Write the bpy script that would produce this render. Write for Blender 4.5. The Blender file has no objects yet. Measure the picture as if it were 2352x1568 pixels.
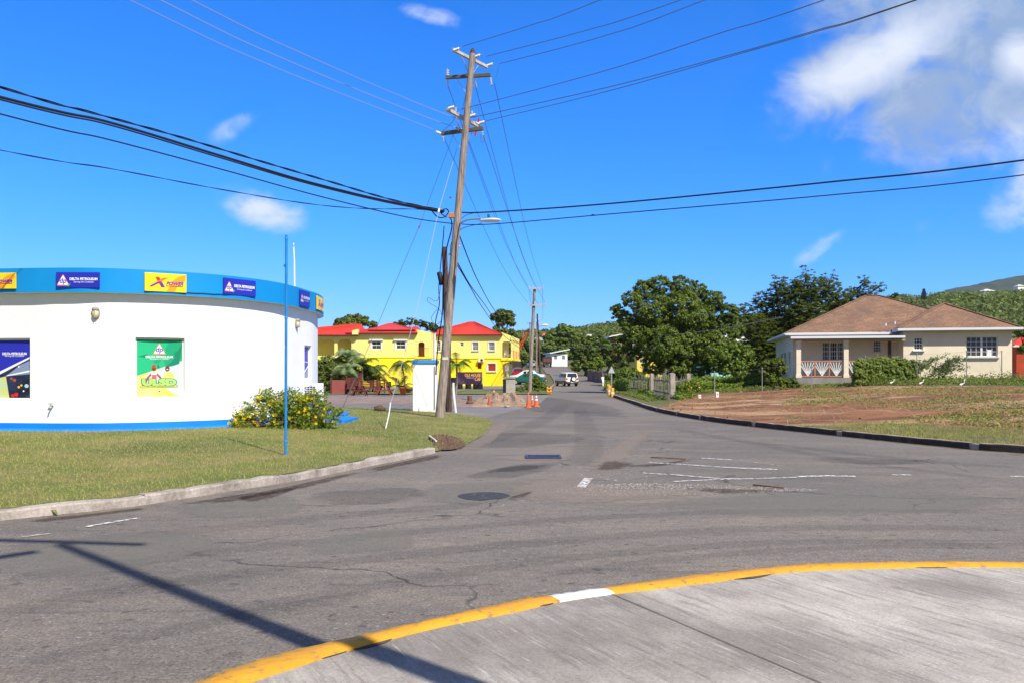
import bpy, bmesh, math, random
import numpy as np
from mathutils import Vector, Matrix
from mathutils.geometry import tessellate_polygon
C = bpy.context.scene.collection
sc = bpy.context.scene
rad = math.radians
F, HZ, CX, CH = 1895.0, 855.0, 1176.0, 1.6      # focal length, horizon row, centre column (2352 px wide frame), eye height

# ---------------------------------------------------------------- camera, sky, sun, exposure
cam = bpy.data.cameras.new('camera'); camo = bpy.data.objects.new('camera', cam); C.objects.link(camo)
camo.location = (0, 0, CH); camo.rotation_euler = (rad(90), 0, 0)
cam.sensor_width = 36; cam.lens = 36*F/2352; cam.shift_y = 71/2352
cam.clip_start = .05; cam.clip_end = 20000
sc.camera = camo
SUN_EL = rad(47); SX, SY = .60, -.80            # towards the sun (horizontal)
sv = Vector((SX*math.cos(SUN_EL), SY*math.cos(SUN_EL), math.sin(SUN_EL)))
sl = bpy.data.lights.new('sun', 'SUN'); sl.energy = 4.6; sl.angle = rad(.53); sl.color = (1, .925, .82)
so = bpy.data.objects.new('sun', sl); C.objects.link(so); so.rotation_euler = (-sv).to_track_quat('-Z', 'Y').to_euler(); so.location = (30, -40, 50)
sc.view_settings.view_transform = 'Standard'; sc.view_settings.look = 'None'
sc.view_settings.gamma = 1; sc.view_settings.use_curve_mapping = False
sc.view_settings.exposure = .55

world = bpy.data.worlds.new('World'); sc.world = world; world.use_nodes = True
def build_sky():
    nt = world.node_tree; N = nt.nodes; L = nt.links; N.clear()
    out = N.new('ShaderNodeOutputWorld'); bg = N.new('ShaderNodeBackground'); L.new(bg.outputs[0], out.inputs[0])
    sky = N.new('ShaderNodeTexSky'); sky.sky_type = 'NISHITA'; sky.sun_disc = False
    sky.sun_elevation = SUN_EL; sky.sun_rotation = math.atan2(SX, SY)
    sky.air_density = 1.0; sky.dust_density = .25; sky.ozone_density = 3.0
    bg.inputs[1].default_value = .106
    def val(v):
        n = N.new('ShaderNodeValue'); n.outputs[0].default_value = v; return n.outputs[0]
    def m(op, a, b=0, c=0, clamp=False):
        n = N.new('ShaderNodeMath'); n.operation = op; n.use_clamp = clamp
        for i, q in enumerate((a, b, c)):
            if hasattr(q, 'is_linked') or hasattr(q, 'links'): L.new(q, n.inputs[i])
            else: n.inputs[i].default_value = q
        return n.outputs[0]
    tint = N.new('ShaderNodeMix'); tint.data_type = 'RGBA'; tint.blend_type = 'MULTIPLY'; tint.inputs[0].default_value = 1
    L.new(sky.outputs[0], tint.inputs[6]); tint.inputs[7].default_value = (.50, .80, 1.30, 1)
    # deepen the blue: red falls off faster overhead than at the horizon
    s3 = N.new('ShaderNodeSeparateColor'); L.new(tint.outputs[2], s3.inputs[0]); c3 = N.new('ShaderNodeCombineColor')
    L.new(m('MULTIPLY', m('POWER', m('MULTIPLY', s3.outputs[0], .154), 2.1), 11.0), c3.inputs[0]); L.new(m('MULTIPLY', s3.outputs[1], .86), c3.inputs[1]); L.new(m('MULTIPLY', s3.outputs[2], 1.22), c3.inputs[2])
    tc = N.new('ShaderNodeTexCoord'); sp = N.new('ShaderNodeSeparateXYZ'); L.new(tc.outputs['Generated'], sp.inputs[0])
    x, y, z = sp.outputs
    ys = m('MAXIMUM', y, .05); u = m('DIVIDE', x, ys); v = m('DIVIDE', z, ys)
    cb = N.new('ShaderNodeCombineXYZ'); L.new(u, cb.inputs[0]); L.new(v, cb.inputs[1])
    def noise(scale, det, rough, off=0, dist=0):
        mp = N.new('ShaderNodeMapping'); mp.inputs[1].default_value = (off, off*.7, off*.3)
        mp.inputs[3].default_value = (1, 1.25, 1)
        L.new(cb.outputs[0], mp.inputs[0])
        n = N.new('ShaderNodeTexNoise'); n.inputs['Scale'].default_value = scale; n.inputs['Detail'].default_value = det
        n.inputs['Roughness'].default_value = rough; n.inputs['Distortion'].default_value = dist; L.new(mp.outputs[0], n.inputs[0]); return n.outputs[0]
    n1 = noise(5.0, 10, .60, 3.1, .9)
    n2 = noise(15, 8, .62, 7.7, .5)
    # cloud patches: centre, radii, slant, strength
    P = [((2230, 60), (380, 190), -.25, 1.15), ((1985, 150), (235, 115), .45, 1.15), ((2190, 240), (270, 150), .0, 1.1), ((2000, 340), (150, 50), .35, .45), ((2420, 425), (150, 120), .5, 1.0), ((612, 492), (92, 50), -.1, .85), ((2480, 180), (240, 160), 0, 1.0),
         ((985, 32), (85, 26), -.2, .62), ((1895, 565), (85, 30), .6, .55), ((535, 292), (70, 36), .5, .42), ((752, 676), (38, 22), 0, .6), ((400, 430), (190, 22), 0, .2), ((2085, 535), (90, 25), .5, .3), ((1870, 90), (40, 90), 0, .5)]
    tot = None
    for (px, py), (rx, ry), sl_, s in P:
        cu, cv = (px-CX)/F, (HZ-py)/F
        du = m('SUBTRACT', u, cu); a = m('DIVIDE', du, rx/F); b = m('DIVIDE', m('SUBTRACT', m('SUBTRACT', v, cv), m('MULTIPLY', du, sl_)), ry/F)
        d = m('SQRT', m('ADD', m('MULTIPLY', a, a), m('MULTIPLY', b, b)))
        e = m('MULTIPLY', m('SUBTRACT', 1.4, d, clamp=True), s)
        tot = e if tot is None else m('MAXIMUM', tot, e)
    den = m('ADD', m('MULTIPLY', m('SUBTRACT', n1, .5), 2.1), m('MULTIPLY', m('SUBTRACT', n2, .5), 1.15))
    den = m('ADD', den, m('MULTIPLY', tot, 1.15)); den = m('SUBTRACT', den, .38)
    den = m('MULTIPLY', den, m('MULTIPLY', tot, 3.0, clamp=True))
    mr = N.new('ShaderNodeMapRange'); mr.interpolation_type = 'SMOOTHSTEP'; L.new(den, mr.inputs[0]); mr.inputs[1].default_value = -.05; mr.inputs[2].default_value = 1.0
    mask = m('MULTIPLY', mr.outputs[0], m('GREATER_THAN', y, .06)); mask = m('MULTIPLY', mask, .95)
    # sunlit billows are white, the thick underside and the thin veil are blue-grey
    def glow(px, py, rx, ry, sl_):
        du = m('SUBTRACT', u, (px-CX)/F); a = m('DIVIDE', du, rx/F); b = m('DIVIDE', m('SUBTRACT', m('SUBTRACT', v, (HZ-py)/F), m('MULTIPLY', du, sl_)), ry/F)
        return m('SUBTRACT', 1.25, m('SQRT', m('ADD', m('MULTIPLY', a, a), m('MULTIPLY', b, b))), clamp=True)
    lit = m('MAXIMUM', glow(1985, 150, 230, 80, .5), m('MAXIMUM', glow(2340, 420, 90, 140, .5), glow(2345, 130, 60, 60, 0)))
    lit = m('MAXIMUM', lit, m('LESS_THAN', u, .30)); lit = m('MAXIMUM', lit, m('LESS_THAN', v, .21))
    lit = m('ADD', lit, m('MULTIPLY', m('SUBTRACT', n2, .5), 1.1), clamp=True)
    cc = N.new('ShaderNodeMix'); cc.data_type = 'RGBA'; L.new(lit, cc.inputs[0])
    cc.inputs[6].default_value = (2.1, 2.95, 4.5, 1); cc.inputs[7].default_value = (5.5, 5.9, 6.9, 1)
    mx = N.new('ShaderNodeMix'); mx.data_type = 'RGBA'; L.new(mask, mx.inputs[0]); L.new(c3.outputs[0], mx.inputs[6]); L.new(cc.outputs[2], mx.inputs[7])
    # neutral white added overhead and behind the view, unseen, to lighten blue shadows
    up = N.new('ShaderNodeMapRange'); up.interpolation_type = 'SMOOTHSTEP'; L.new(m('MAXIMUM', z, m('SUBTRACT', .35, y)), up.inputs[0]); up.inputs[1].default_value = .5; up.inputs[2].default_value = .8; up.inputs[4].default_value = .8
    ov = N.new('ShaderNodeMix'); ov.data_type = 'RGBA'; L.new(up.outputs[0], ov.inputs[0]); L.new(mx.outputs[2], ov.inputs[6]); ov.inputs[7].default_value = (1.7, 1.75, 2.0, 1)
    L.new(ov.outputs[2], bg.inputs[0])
build_sky()

# ---------------------------------------------------------------- helpers
def A(px, py, Y): return Vector(((px-CX)/F*Y, Y, CH+(HZ-py)/F*Y))
def W(px, py, z=0.0):
    Y = F*(CH-z)/(py-HZ); return Vector(((px-CX)/F*Y, Y, z))
def G(px, py): # ground point seen in a direction, following the terrain
    Y = np.concatenate([np.arange(3, 120, .05), np.arange(120, 440, .25)]); X = (px-CX)/F*Y; h = hgt(X, Y)
    k = np.argmax(CH+(HZ-py)/F*Y <= h); return Vector((X[k], Y[k], float(h[k])))
def T(px, Y): # terrain point at distance Y
    x = (px-CX)/F*Y; return Vector((x, Y, float(hgt(x, Y))))
def smooth(t): t = np.clip(t, 0, 1); return t*t*(3-2*t)

def props(o, label=None, cat=None, group=None, kind=None):
    if label: o['label'] = label
    if cat: o['category'] = cat
    if group: o['group'] = group
    if kind: o['kind'] = kind
    return o
def thing(name, label, cat, loc=(0, 0, 0), rz=0, group=None):
    o = bpy.data.objects.new(name, None); C.objects.link(o); o.empty_display_size = .2
    o.location = loc; o.rotation_euler = (0, 0, rz); return props(o, label, cat, group)
def link_mesh(name, me, parent=None):
    o = bpy.data.objects.new(name, me); C.objects.link(o)
    if parent is not None: o.parent = parent
    return o
def root_of(o):
    while o.parent is not None: o = o.parent
    return o
def copy_tree(o, parent=None, loc=None, rz=None):
    c = o.copy(); C.objects.link(c); c.parent = parent
    if loc is not None: c.location = loc
    if rz is not None: c.rotation_euler = (0, 0, rz)
    for ch in list(o.children): copy_tree(ch, c)
    return c

_m = {}
def mat(name, col, rough=.8, col2=None, scale=4.0, det=6, mixw=(.35, .65), bump=0.0, bscale=None, metal=0.0, spec=.3, stretch=(1, 1, 1), col3=None, scale3=.5, w3=(.45, .7), rotz=0.0, coords='POS', leaf=0, fine=None):
    if name in _m: return _m[name]
    ma = bpy.data.materials.new(name); ma.use_nodes = True; nt = ma.node_tree; N = nt.nodes; L = nt.links
    b = N['Principled BSDF']; b.inputs['Roughness'].default_value = rough; b.inputs['Metallic'].default_value = metal
    b.inputs['Specular IOR Level'].default_value = spec
    c4 = lambda c: (c[0], c[1], c[2], 1)
    b.inputs['Base Color'].default_value = c4(col)
    if coords == 'POS':
        g = N.new('ShaderNodeNewGeometry'); src = g.outputs['Position']
    else:
        g = N.new('ShaderNodeTexCoord'); src = g.outputs['Object']
    def noise(sc_, de=det, off=0.0, st=stretch):
        mp = N.new('ShaderNodeMapping'); mp.inputs[1].default_value = (off, off, off); mp.inputs[2].default_value = (0, 0, rotz); mp.inputs[3].default_value = st
        if rotz:
            m0 = N.new('ShaderNodeMapping'); m0.inputs[2].default_value = (0, 0, rotz); L.new(src, m0.inputs[0]); mp.inputs[2].default_value = (0, 0, 0); L.new(m0.outputs[0], mp.inputs[0])
        else: L.new(src, mp.inputs[0])
        n = N.new('ShaderNodeTexNoise'); n.inputs['Scale'].default_value = sc_; n.inputs['Detail'].default_value = de; n.inputs['Roughness'].default_value = .62
        L.new(mp.outputs[0], n.inputs[0]); return n.outputs[0]
    def ramp(f, lo, hi):
        r = N.new('ShaderNodeMapRange'); L.new(f, r.inputs[0]); r.inputs[1].default_value = lo; r.inputs[2].default_value = hi; return r.outputs[0]
    def mix(f, a, c, mode='MIX'):
        n = N.new('ShaderNodeMix'); n.data_type = 'RGBA'; n.blend_type = mode
        if isinstance(f, float): n.inputs[0].default_value = f
        else: L.new(f, n.inputs[0])
        for i, q in ((6, a), (7, c)):
            if isinstance(q, tuple): n.inputs[i].default_value = c4(q)
            else: L.new(q, n.inputs[i])
        return n.outputs[2]
    cur = None
    if leaf:
        gi = N.new('ShaderNodeNewGeometry'); cur = mix(gi.outputs['Random Per Island'], tuple(col), tuple(col2 or col))
        if col3: cur = mix(ramp(noise(scale3, 3), *w3), cur, tuple(col3))
    else:
        if col2: cur = mix(ramp(noise(scale), *mixw), tuple(col), tuple(col2))
        if col3: cur = mix(ramp(noise(scale3, 4, 5.3), *w3), cur if cur is not None else tuple(col), tuple(col3))
    if fine: # (scale, lo factor, hi factor) aggregate speckle
        nf = noise(fine[0], 2, 1.7, (1, 1, 1)); v = N.new('ShaderNodeCombineColor')
        r = N.new('ShaderNodeMapRange'); L.new(nf, r.inputs[0]); r.inputs[1].default_value = .3; r.inputs[2].default_value = .7; r.inputs[3].default_value = fine[1]; r.inputs[4].default_value = fine[2]
        for i in range(3): L.new(r.outputs[0], v.inputs[i])
        cur = mix(1.0, cur if cur is not None else tuple(col), v.outputs[0], 'MULTIPLY')
    if cur is not None: L.new(cur, b.inputs['Base Color'])
    if bump:
        bn = N.new('ShaderNodeBump'); bn.inputs['Strength'].default_value = bump; bn.inputs['Distance'].default_value = .02
        L.new(noise(bscale or scale*4), bn.inputs['Height']); L.new(bn.outputs[0], b.inputs['Normal'])
    if leaf:
        tr = N.new('ShaderNodeBsdfTranslucent'); ms = N.new('ShaderNodeMixShader'); ms.inputs[0].default_value = .36
        if cur is not None: L.new(cur, tr.inputs[0])
        L.new(b.outputs[0], ms.inputs[1]); L.new(tr.outputs[0], ms.inputs[2]); L.new(ms.outputs[0], N['Material Output'].inputs[0])
    _m[name] = ma; return ma

def frame_from(d):
    d = d.normalized(); up = Vector((0, 0, 1)) if abs(d.z) < .95 else Vector((1, 0, 0))
    s = d.cross(up).normalized(); return s, s.cross(d).normalized()

class MB:
    def __init__(s): s.v = []; s.f = []; s.mi = []; s.mats = []; s.sm = []
    def _k(s, m):
        if m not in s.mats: s.mats.append(m)
        return s.mats.index(m)
    def add(s, vs, fs, m, smooth=False):
        o = len(s.v); s.v += [Vector(q) for q in vs]; k = s._k(m)
        for f in fs: s.f.append([i+o for i in f]); s.mi.append(k); s.sm.append(smooth)
        return s
    def box(s, c, size, m, rz=0, rot=None, bevel=0):
        hx, hy, hz = size[0]/2, size[1]/2, size[2]/2
        R = rot if rot is not None else Matrix.Rotation(rz, 3, 'Z'); c = Vector(c)
        vs = [c+R @ Vector((x, y, z)) for x in (-hx, hx) for y in (-hy, hy) for z in (-hz, hz)]
        return s.add(vs, [(0, 1, 3, 2), (4, 6, 7, 5), (0, 4, 5, 1), (2, 3, 7, 6), (0, 2, 6, 4), (1, 5, 7, 3)], m)
    def beam(s, p0, p1, w, h, m):
        p0, p1 = Vector(p0), Vector(p1); d = p1-p0; a, b = frame_from(d)
        vs = [p+a*x*w/2+b*y*h/2 for p in (p0, p1) for x, y in ((-1, -1), (1, -1), (1, 1), (-1, 1))]
        return s.add(vs, [(3, 2, 1, 0), (4, 5, 6, 7), (0, 1, 5, 4), (1, 2, 6, 5), (2, 3, 7, 6), (3, 0, 4, 7)], m)
    def tube(s, pts, r, m, n=8, caps=True, smooth=True):
        pts = [Vector(p) for p in pts]; k = len(pts); rs = r if isinstance(r, (list, tuple)) else [r]*k
        vs = []; a = None
        for i, p in enumerate(pts):
            d = (pts[min(i+1, k-1)]-pts[max(i-1, 0)]).normalized()
            if a is None: a, b = frame_from(d)
            else:
                a = (a-d*a.dot(d)); a = a.normalized() if a.length > 1e-6 else frame_from(d)[0]; b = a.cross(d).normalized()
            for j in range(n):
                t = 2*math.pi*j/n; vs.append(p+(a*math.cos(t)+b*math.sin(t))*rs[i])
        fs = [(i*n+j, i*n+(j+1) % n, (i+1)*n+(j+1) % n, (i+1)*n+j) for i in range(k-1) for j in range(n)]
        s.add(vs, fs, m, smooth)
        if caps: s.add(vs[:n], [tuple(range(n))[::-1]], m); s.add(vs[-n:], [tuple(range(n))], m)
        return s
    def lathe(s, c, prof, m, n=16, axis=None, smooth=True):
        c = Vector(c); ax = Vector(axis).normalized() if axis else Vector((0, 0, 1)); a, b = frame_from(ax)
        pts = [c+ax*z for r, z in prof]; vs = []
        for (r, z), p in zip(prof, pts):
            for j in range(n):
                t = 2*math.pi*j/n; vs.append(p+(a*math.cos(t)+b*math.sin(t))*max(r, 1e-4))
        k = len(prof)
        return s.add(vs, [(i*n+j, i*n+(j+1) % n, (i+1)*n+(j+1) % n, (i+1)*n+j) for i in range(k-1) for j in range(n)], m, smooth)
    def quad(s, a, b, c, d, m): return s.add([a, b, c, d], [(0, 1, 2, 3)], m)
    def poly(s, pts, m): return s.add(pts, [tuple(range(len(pts)))], m)
    def prism(s, pts, vec, m): # extrude a planar polygon
        vec = Vector(vec); n = len(pts); vs = [Vector(p) for p in pts]+[Vector(p)+vec for p in pts]
        return s.add(vs, [tuple(range(n))[::-1], tuple(range(n, 2*n))]+[(i, (i+1) % n, n+(i+1) % n, n+i) for i in range(n)], m)
    def ellipsoid(s, c, r, m, n=12, k=8):
        prof = []; c = Vector(c); vs = []
        for i in range(k+1):
            t = math.pi*i/k
            for j in range(n):
                p = 2*math.pi*j/n; vs.append(c+Vector((r[0]*math.sin(t)*math.cos(p), r[1]*math.sin(t)*math.sin(p), r[2]*math.cos(t))))
        return s.add(vs, [(i*n+j, i*n+(j+1) % n, (i+1)*n+(j+1) % n, (i+1)*n+j) for i in range(k) for j in range(n)], m, True)
    def build(s, name, parent=None, world=False, origin=None, fix=True):
        me = bpy.data.meshes.new(name)
        vs = s.v
        if world and parent is not None:
            r = root_of(parent); inv = (Matrix.Translation(r.location) @ Matrix.Rotation(r.rotation_euler.z, 4, 'Z')).inverted(); vs = [inv @ q for q in vs]
        o_ = Vector((0, 0, 0))
        if parent is None:
            if origin is None:
                n = len(vs); o_ = Vector((sum(q.x for q in vs)/n, sum(q.y for q in vs)/n, min(q.z for q in vs)))
            else: o_ = Vector(origin)
            vs = [q-o_ for q in vs]
        me.from_pydata([tuple(q) for q in vs], [], s.f)
        for m in s.mats: me.materials.append(m)
        me.polygons.foreach_set('material_index', s.mi); me.polygons.foreach_set('use_smooth', s.sm)
        if fix:
            bm = bmesh.new(); bm.from_mesh(me); bmesh.ops.recalc_face_normals(bm, faces=bm.faces); bm.to_mesh(me); bm.free()
        me.update(); o = link_mesh(name, me, parent); o.location = o_ if parent is None else (0, 0, 0); return o
def bev(o, w=.01, seg=2):
    md = o.modifiers.new('bevel', 'BEVEL'); md.width = w; md.segments = seg; md.limit_method = 'ANGLE'; md.angle_limit = rad(40); return o

def text_part(s, size, m, parent, cx, cz, y, name='lettering', width=None, height=None, shear=0, bold=0, rotz=0, align='CENTER', space=1.0):
    cu = bpy.data.curves.new(name, 'FONT'); cu.body = s; cu.size = size; cu.align_x = align; cu.align_y = 'CENTER'; cu.shear = shear; cu.offset = bold; cu.space_character = space
    cu.resolution_u = 3
    t = bpy.data.objects.new('tmp', cu); C.objects.link(t); bpy.context.view_layer.update()
    me = bpy.data.meshes.new_from_object(t.evaluated_get(bpy.context.evaluated_depsgraph_get())); bpy.data.objects.remove(t); bpy.data.curves.remove(cu)
    me.name = name; xs = [v.co.x for v in me.vertices]; ys = [v.co.y for v in me.vertices]
    fx = fy = 1
    if width: fx = width/(max(xs)-min(xs)); fy = fx
    if height: fy = height/(max(ys)-min(ys))
    mx, my = ((max(xs)+min(xs))/2 if align == 'CENTER' else min(xs)), (max(ys)+min(ys))/2
    ca, sa = math.cos(rotz), math.sin(rotz)
    for v in me.vertices:
        a, b = (v.co.x-mx)*fx, (v.co.y-my)*fy; v.co = (cx+a*ca-b*sa, y, cz+a*sa+b*ca)
    me.materials.clear(); me.materials.append(m); me.update()
    return link_mesh(name, me, parent)

def in_poly(xs, ys, poly):
    ins = np.zeros(len(xs), bool); n = len(poly); j = n-1
    for i in range(n):
        xi, yi = poly[i][0], poly[i][1]; xj, yj = poly[j][0], poly[j][1]
        c = ((yi > ys) != (yj > ys)) & (xs < (xj-xi)*(ys-yi)/((yj-yi) if yj != yi else 1e-9)+xi); ins ^= c; j = i
    return ins
def dist_line(x, y, pts): # distance to polyline and side (+ right of its direction)
    x = np.asarray(x, float); y = np.asarray(y, float); best = np.full(x.shape, 1e9); side = np.zeros(x.shape)
    for (ax, ay), (bx, by) in zip(pts[:-1], pts[1:]):
        if (ax-bx)**2+(ay-by)**2 < 1e-8: continue
        dx, dy = bx-ax, by-ay; t = np.clip(((x-ax)*dx+(y-ay)*dy)/(dx*dx+dy*dy), 0, 1)
        ex, ey = x-ax-t*dx, y-ay-t*dy; d = np.hypot(ex, ey); cr = dx*(y-ay)-dy*(x-ax)
        u = d < best; best = np.where(u, d, best); side = np.where(u, np.where(cr < 0, 1, -1), side)
    return best, side
def catmull(P, n=8, closed=False):
    P = [Vector(p) for p in P]; k = len(P); out = []
    rng = range(k if closed else k-1)
    for i in rng:
        if closed: p0, p1, p2, p3 = P[(i-1) % k], P[i], P[(i+1) % k], P[(i+2) % k]
        else: p0, p1, p2, p3 = P[max(i-1, 0)], P[i], P[i+1], P[min(i+2, k-1)]
        for j in range(n):
            t = j/n; out.append(.5*((2*p1)+(p2-p0)*t+(2*p0-5*p1+4*p2-p3)*t*t+(3*p1-p0-3*p2+p3)*t**3))
    if not closed: out.append(P[-1])
    return out

# ---------------------------------------------------------------- terrain shape
def g2(px, py): p = W(px, py); return (p.x, p.y)
KL = [(-22, -6), (-14, .5), (-9.5, 5.2)]+[g2(*q) for q in ((0, 1195), (130, 1181), (300, 1163), (450, 1140), (575, 1120), (700, 1100), (850, 1070), (1000, 1040))]
KL = [(q.x, q.y) for q in catmull([(p[0], p[1], 0) for p in KL], 5)]
LAWN_E = [g2(1000, 1040), g2(1062, 1026), g2(1100, 1003), g2(1128, 980), g2(1132, 966), g2(1100, 956), g2(1010, 946), g2(900, 941), g2(760, 938)]
LAWN = KL+LAWN_E[1:]+[(-14, 37), (-30, 37), (-60, 30), (-60, -6)]
KR = [(60, -30), (34, -4), (22, 6.5), (14.5, 12.3)]+[g2(*q) for q in ((2352, 1040), (2170, 1025), (2000, 1008), (1755, 982), (1640, 968), (1560, 955), (1500, 942), (1450, 925), (1420, 915), (1401, 908))]
KR = [(q.x, q.y) for q in catmull([(p[0], p[1], 0) for p in KR], 5)]
KR2 = KR+[(8.3, 62), (9.2, 80), (11.4, 100), (12.2, 120), (11.6, 150), (13.9, 215), (12, 260)]
BY = ([-1e4, 100, 130, 215, 260, 1e4], [0, 0, .9, 3.2, 4.2, 4.2])
RIDGE = ([-9000, 700, 1200, 1260, 1323, 1364, 1411, 1560, 1700, 1900, 2067, 2265, 2352, 2900, 6000], [45, 55, 72, 74, 78, 86, 92, 104, 104, 135, 152, 160, 164, 185, 120])
def hgt(x, y):
    x = np.asarray(x, float); y = np.asarray(y, float)
    b = np.interp(y, *BY)
    px = CX+F*x/np.maximum(y, 230); rz_ = CH+np.interp(px, *RIDGE)/F*430
    far = smooth((y-225)/205); b = np.where(y > 225, b+(rz_-b)*far, b); b = np.where(y > 430, b-(y-430)*.02, b)
    d, s = dist_line(x, y, KR2); fade = np.interp(y, [-30, 5, 60, 130], [.2, 1, 1, .25])
    r = np.where(s > 0, (.12+.93*smooth(d/18))*fade, 0)
    r = np.where((s > 0) & (y > 120), r*np.interp(d, [0, 2], [.3, 1]), r)
    ins = in_poly(x.ravel(), y.ravel(), LAWN).reshape(x.shape)
    d2, _ = dist_line(x, y, KL+LAWN_E)
    l = np.where(ins, .11+.14*smooth(d2/6), 0)
    dg, _ = dist_line(x, y, LAWN_E); l = np.where(ins, l*np.interp(dg, [0, 1.2], [.12, 1]), 0)
    return b+r+l

def sheet(name, poly, m, dz, step=1.0, bump=None, flat=False, kind='structure', level=False):
    vs = [Vector((p[0], p[1], 0)) for p in poly]
    bm = bmesh.new(); bv = [bm.verts.new(v) for v in vs]
    for t in tessellate_polygon([vs]):
        try: bm.faces.new([bv[i] for i in t])
        except ValueError: pass
    xs = [v.x for v in vs]; ys = [v.y for v in vs]
    for ax, lo, hi in ((0, min(xs), max(xs)), (1, min(ys), max(ys))):
        q = lo+step
        while q < hi-1e-4:
            co = Vector((q, 0, 0)) if ax == 0 else Vector((0, q, 0)); no = Vector((1, 0, 0)) if ax == 0 else Vector((0, 1, 0))
            bmesh.ops.bisect_plane(bm, geom=bm.verts[:]+bm.edges[:]+bm.faces[:], plane_co=co, plane_no=no, dist=1e-5); q += step
    X = np.array([v.co.x for v in bm.verts]); Y = np.array([v.co.y for v in bm.verts]); Z = np.zeros(len(X)) if flat else (np.interp(Y, *BY) if level else hgt(X, Y))
    if bump: Z = Z+bump(X, Y)
    for v, z in zip(bm.verts, Z): v.co.z = z+dz
    bm.normal_update(); bmesh.ops.reverse_faces(bm, faces=[f for f in bm.faces if f.normal.z < 0])
    me = bpy.data.meshes.new(name); bm.to_mesh(me); bm.free(); me.materials.append(m)
    me.polygons.foreach_set('use_smooth', [True]*len(me.polygons))
    o = link_mesh(name, me); o['kind'] = kind; return o

# ---------------------------------------------------------------- foliage
def leaf_mesh(name, P, Nn, size, m, rng, parent=None, aspect=.55, droop=0, origin=None, tri=False):
    n = len(P); u = rng.normal(size=(n, 3)); u -= Nn*(u*Nn).sum(1, keepdims=True); u /= np.linalg.norm(u, axis=1, keepdims=True)+1e-9
    w = np.cross(Nn, u); s = size if np.ndim(size) else np.full(n, size); s = s[:, None]
    a = P-u*s*.5; c = P+u*s*.5; b = P+w*s*aspect*.5+Nn*s*.08; d = P-w*s*aspect*.5+Nn*s*.08
    V = np.stack([a, b, c, d], 1).reshape(-1, 3)
    if origin is not None: V = V-np.array(origin)
    me = bpy.data.meshes.new(name); me.vertices.add(4*n); me.vertices.foreach_set('co', V.astype(np.float32).ravel())
    me.loops.add(4*n); me.loops.foreach_set('vertex_index', np.arange(4*n, dtype=np.int32))
    me.polygons.add(n); me.polygons.foreach_set('loop_start', np.arange(0, 4*n, 4, dtype=np.int32)); me.polygons.foreach_set('loop_total', np.full(n, 4, np.int32))
    mm = m if isinstance(m, (list, tuple)) else [m]
    for q in mm: me.materials.append(q)
    if len(mm) > 1: me.polygons.foreach_set('material_index', rng.integers(0, len(mm), n).astype(np.int32) if len(mm) == 2 else rng.integers(0, len(mm), n).astype(np.int32))
    me.update(calc_edges=True); me.validate()
    o = link_mesh(name, me, parent)
    if origin is not None and parent is None: o.location = origin
    return o
def crown_pts(blobs, nclump, nleaf, rng, cs=.22, inner=.55, flat=.8):
    """blobs (x,y,z,rx,ry,rz): leaf clumps near each lobe's surface; returns points and normals"""
    B = np.array(blobs, float); vol = (B[:, 3]*B[:, 4]+B[:, 3]*B[:, 5]); w = vol/vol.sum()
    idx = rng.choice(len(B), nclump, p=w); d = rng.normal(size=(nclump, 3)); d /= np.linalg.norm(d, axis=1, keepdims=True)
    r = inner+(1-inner)*rng.random(nclump)**.6; cc = B[idx, :3]+d*r[:, None]*B[idx, 3:6]
    crad = cs*B[idx, 3:6].mean(1)*(.6+.8*rng.random(nclump))
    e = rng.normal(size=(nclump, nleaf, 3)); e /= np.linalg.norm(e, axis=2, keepdims=True); rr = rng.random((nclump, nleaf, 1))**.45
    P = cc[:, None, :]+e*rr*crad[:, None, None]*np.array([1, 1, flat])
    Nn = e*.7+d[:, None, :]*.5+np.array([0, 0, .55])+rng.normal(size=e.shape)*.45
    P = P.reshape(-1, 3); Nn = Nn.reshape(-1, 3); Nn /= np.linalg.norm(Nn, axis=1, keepdims=True); return P, Nn
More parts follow.
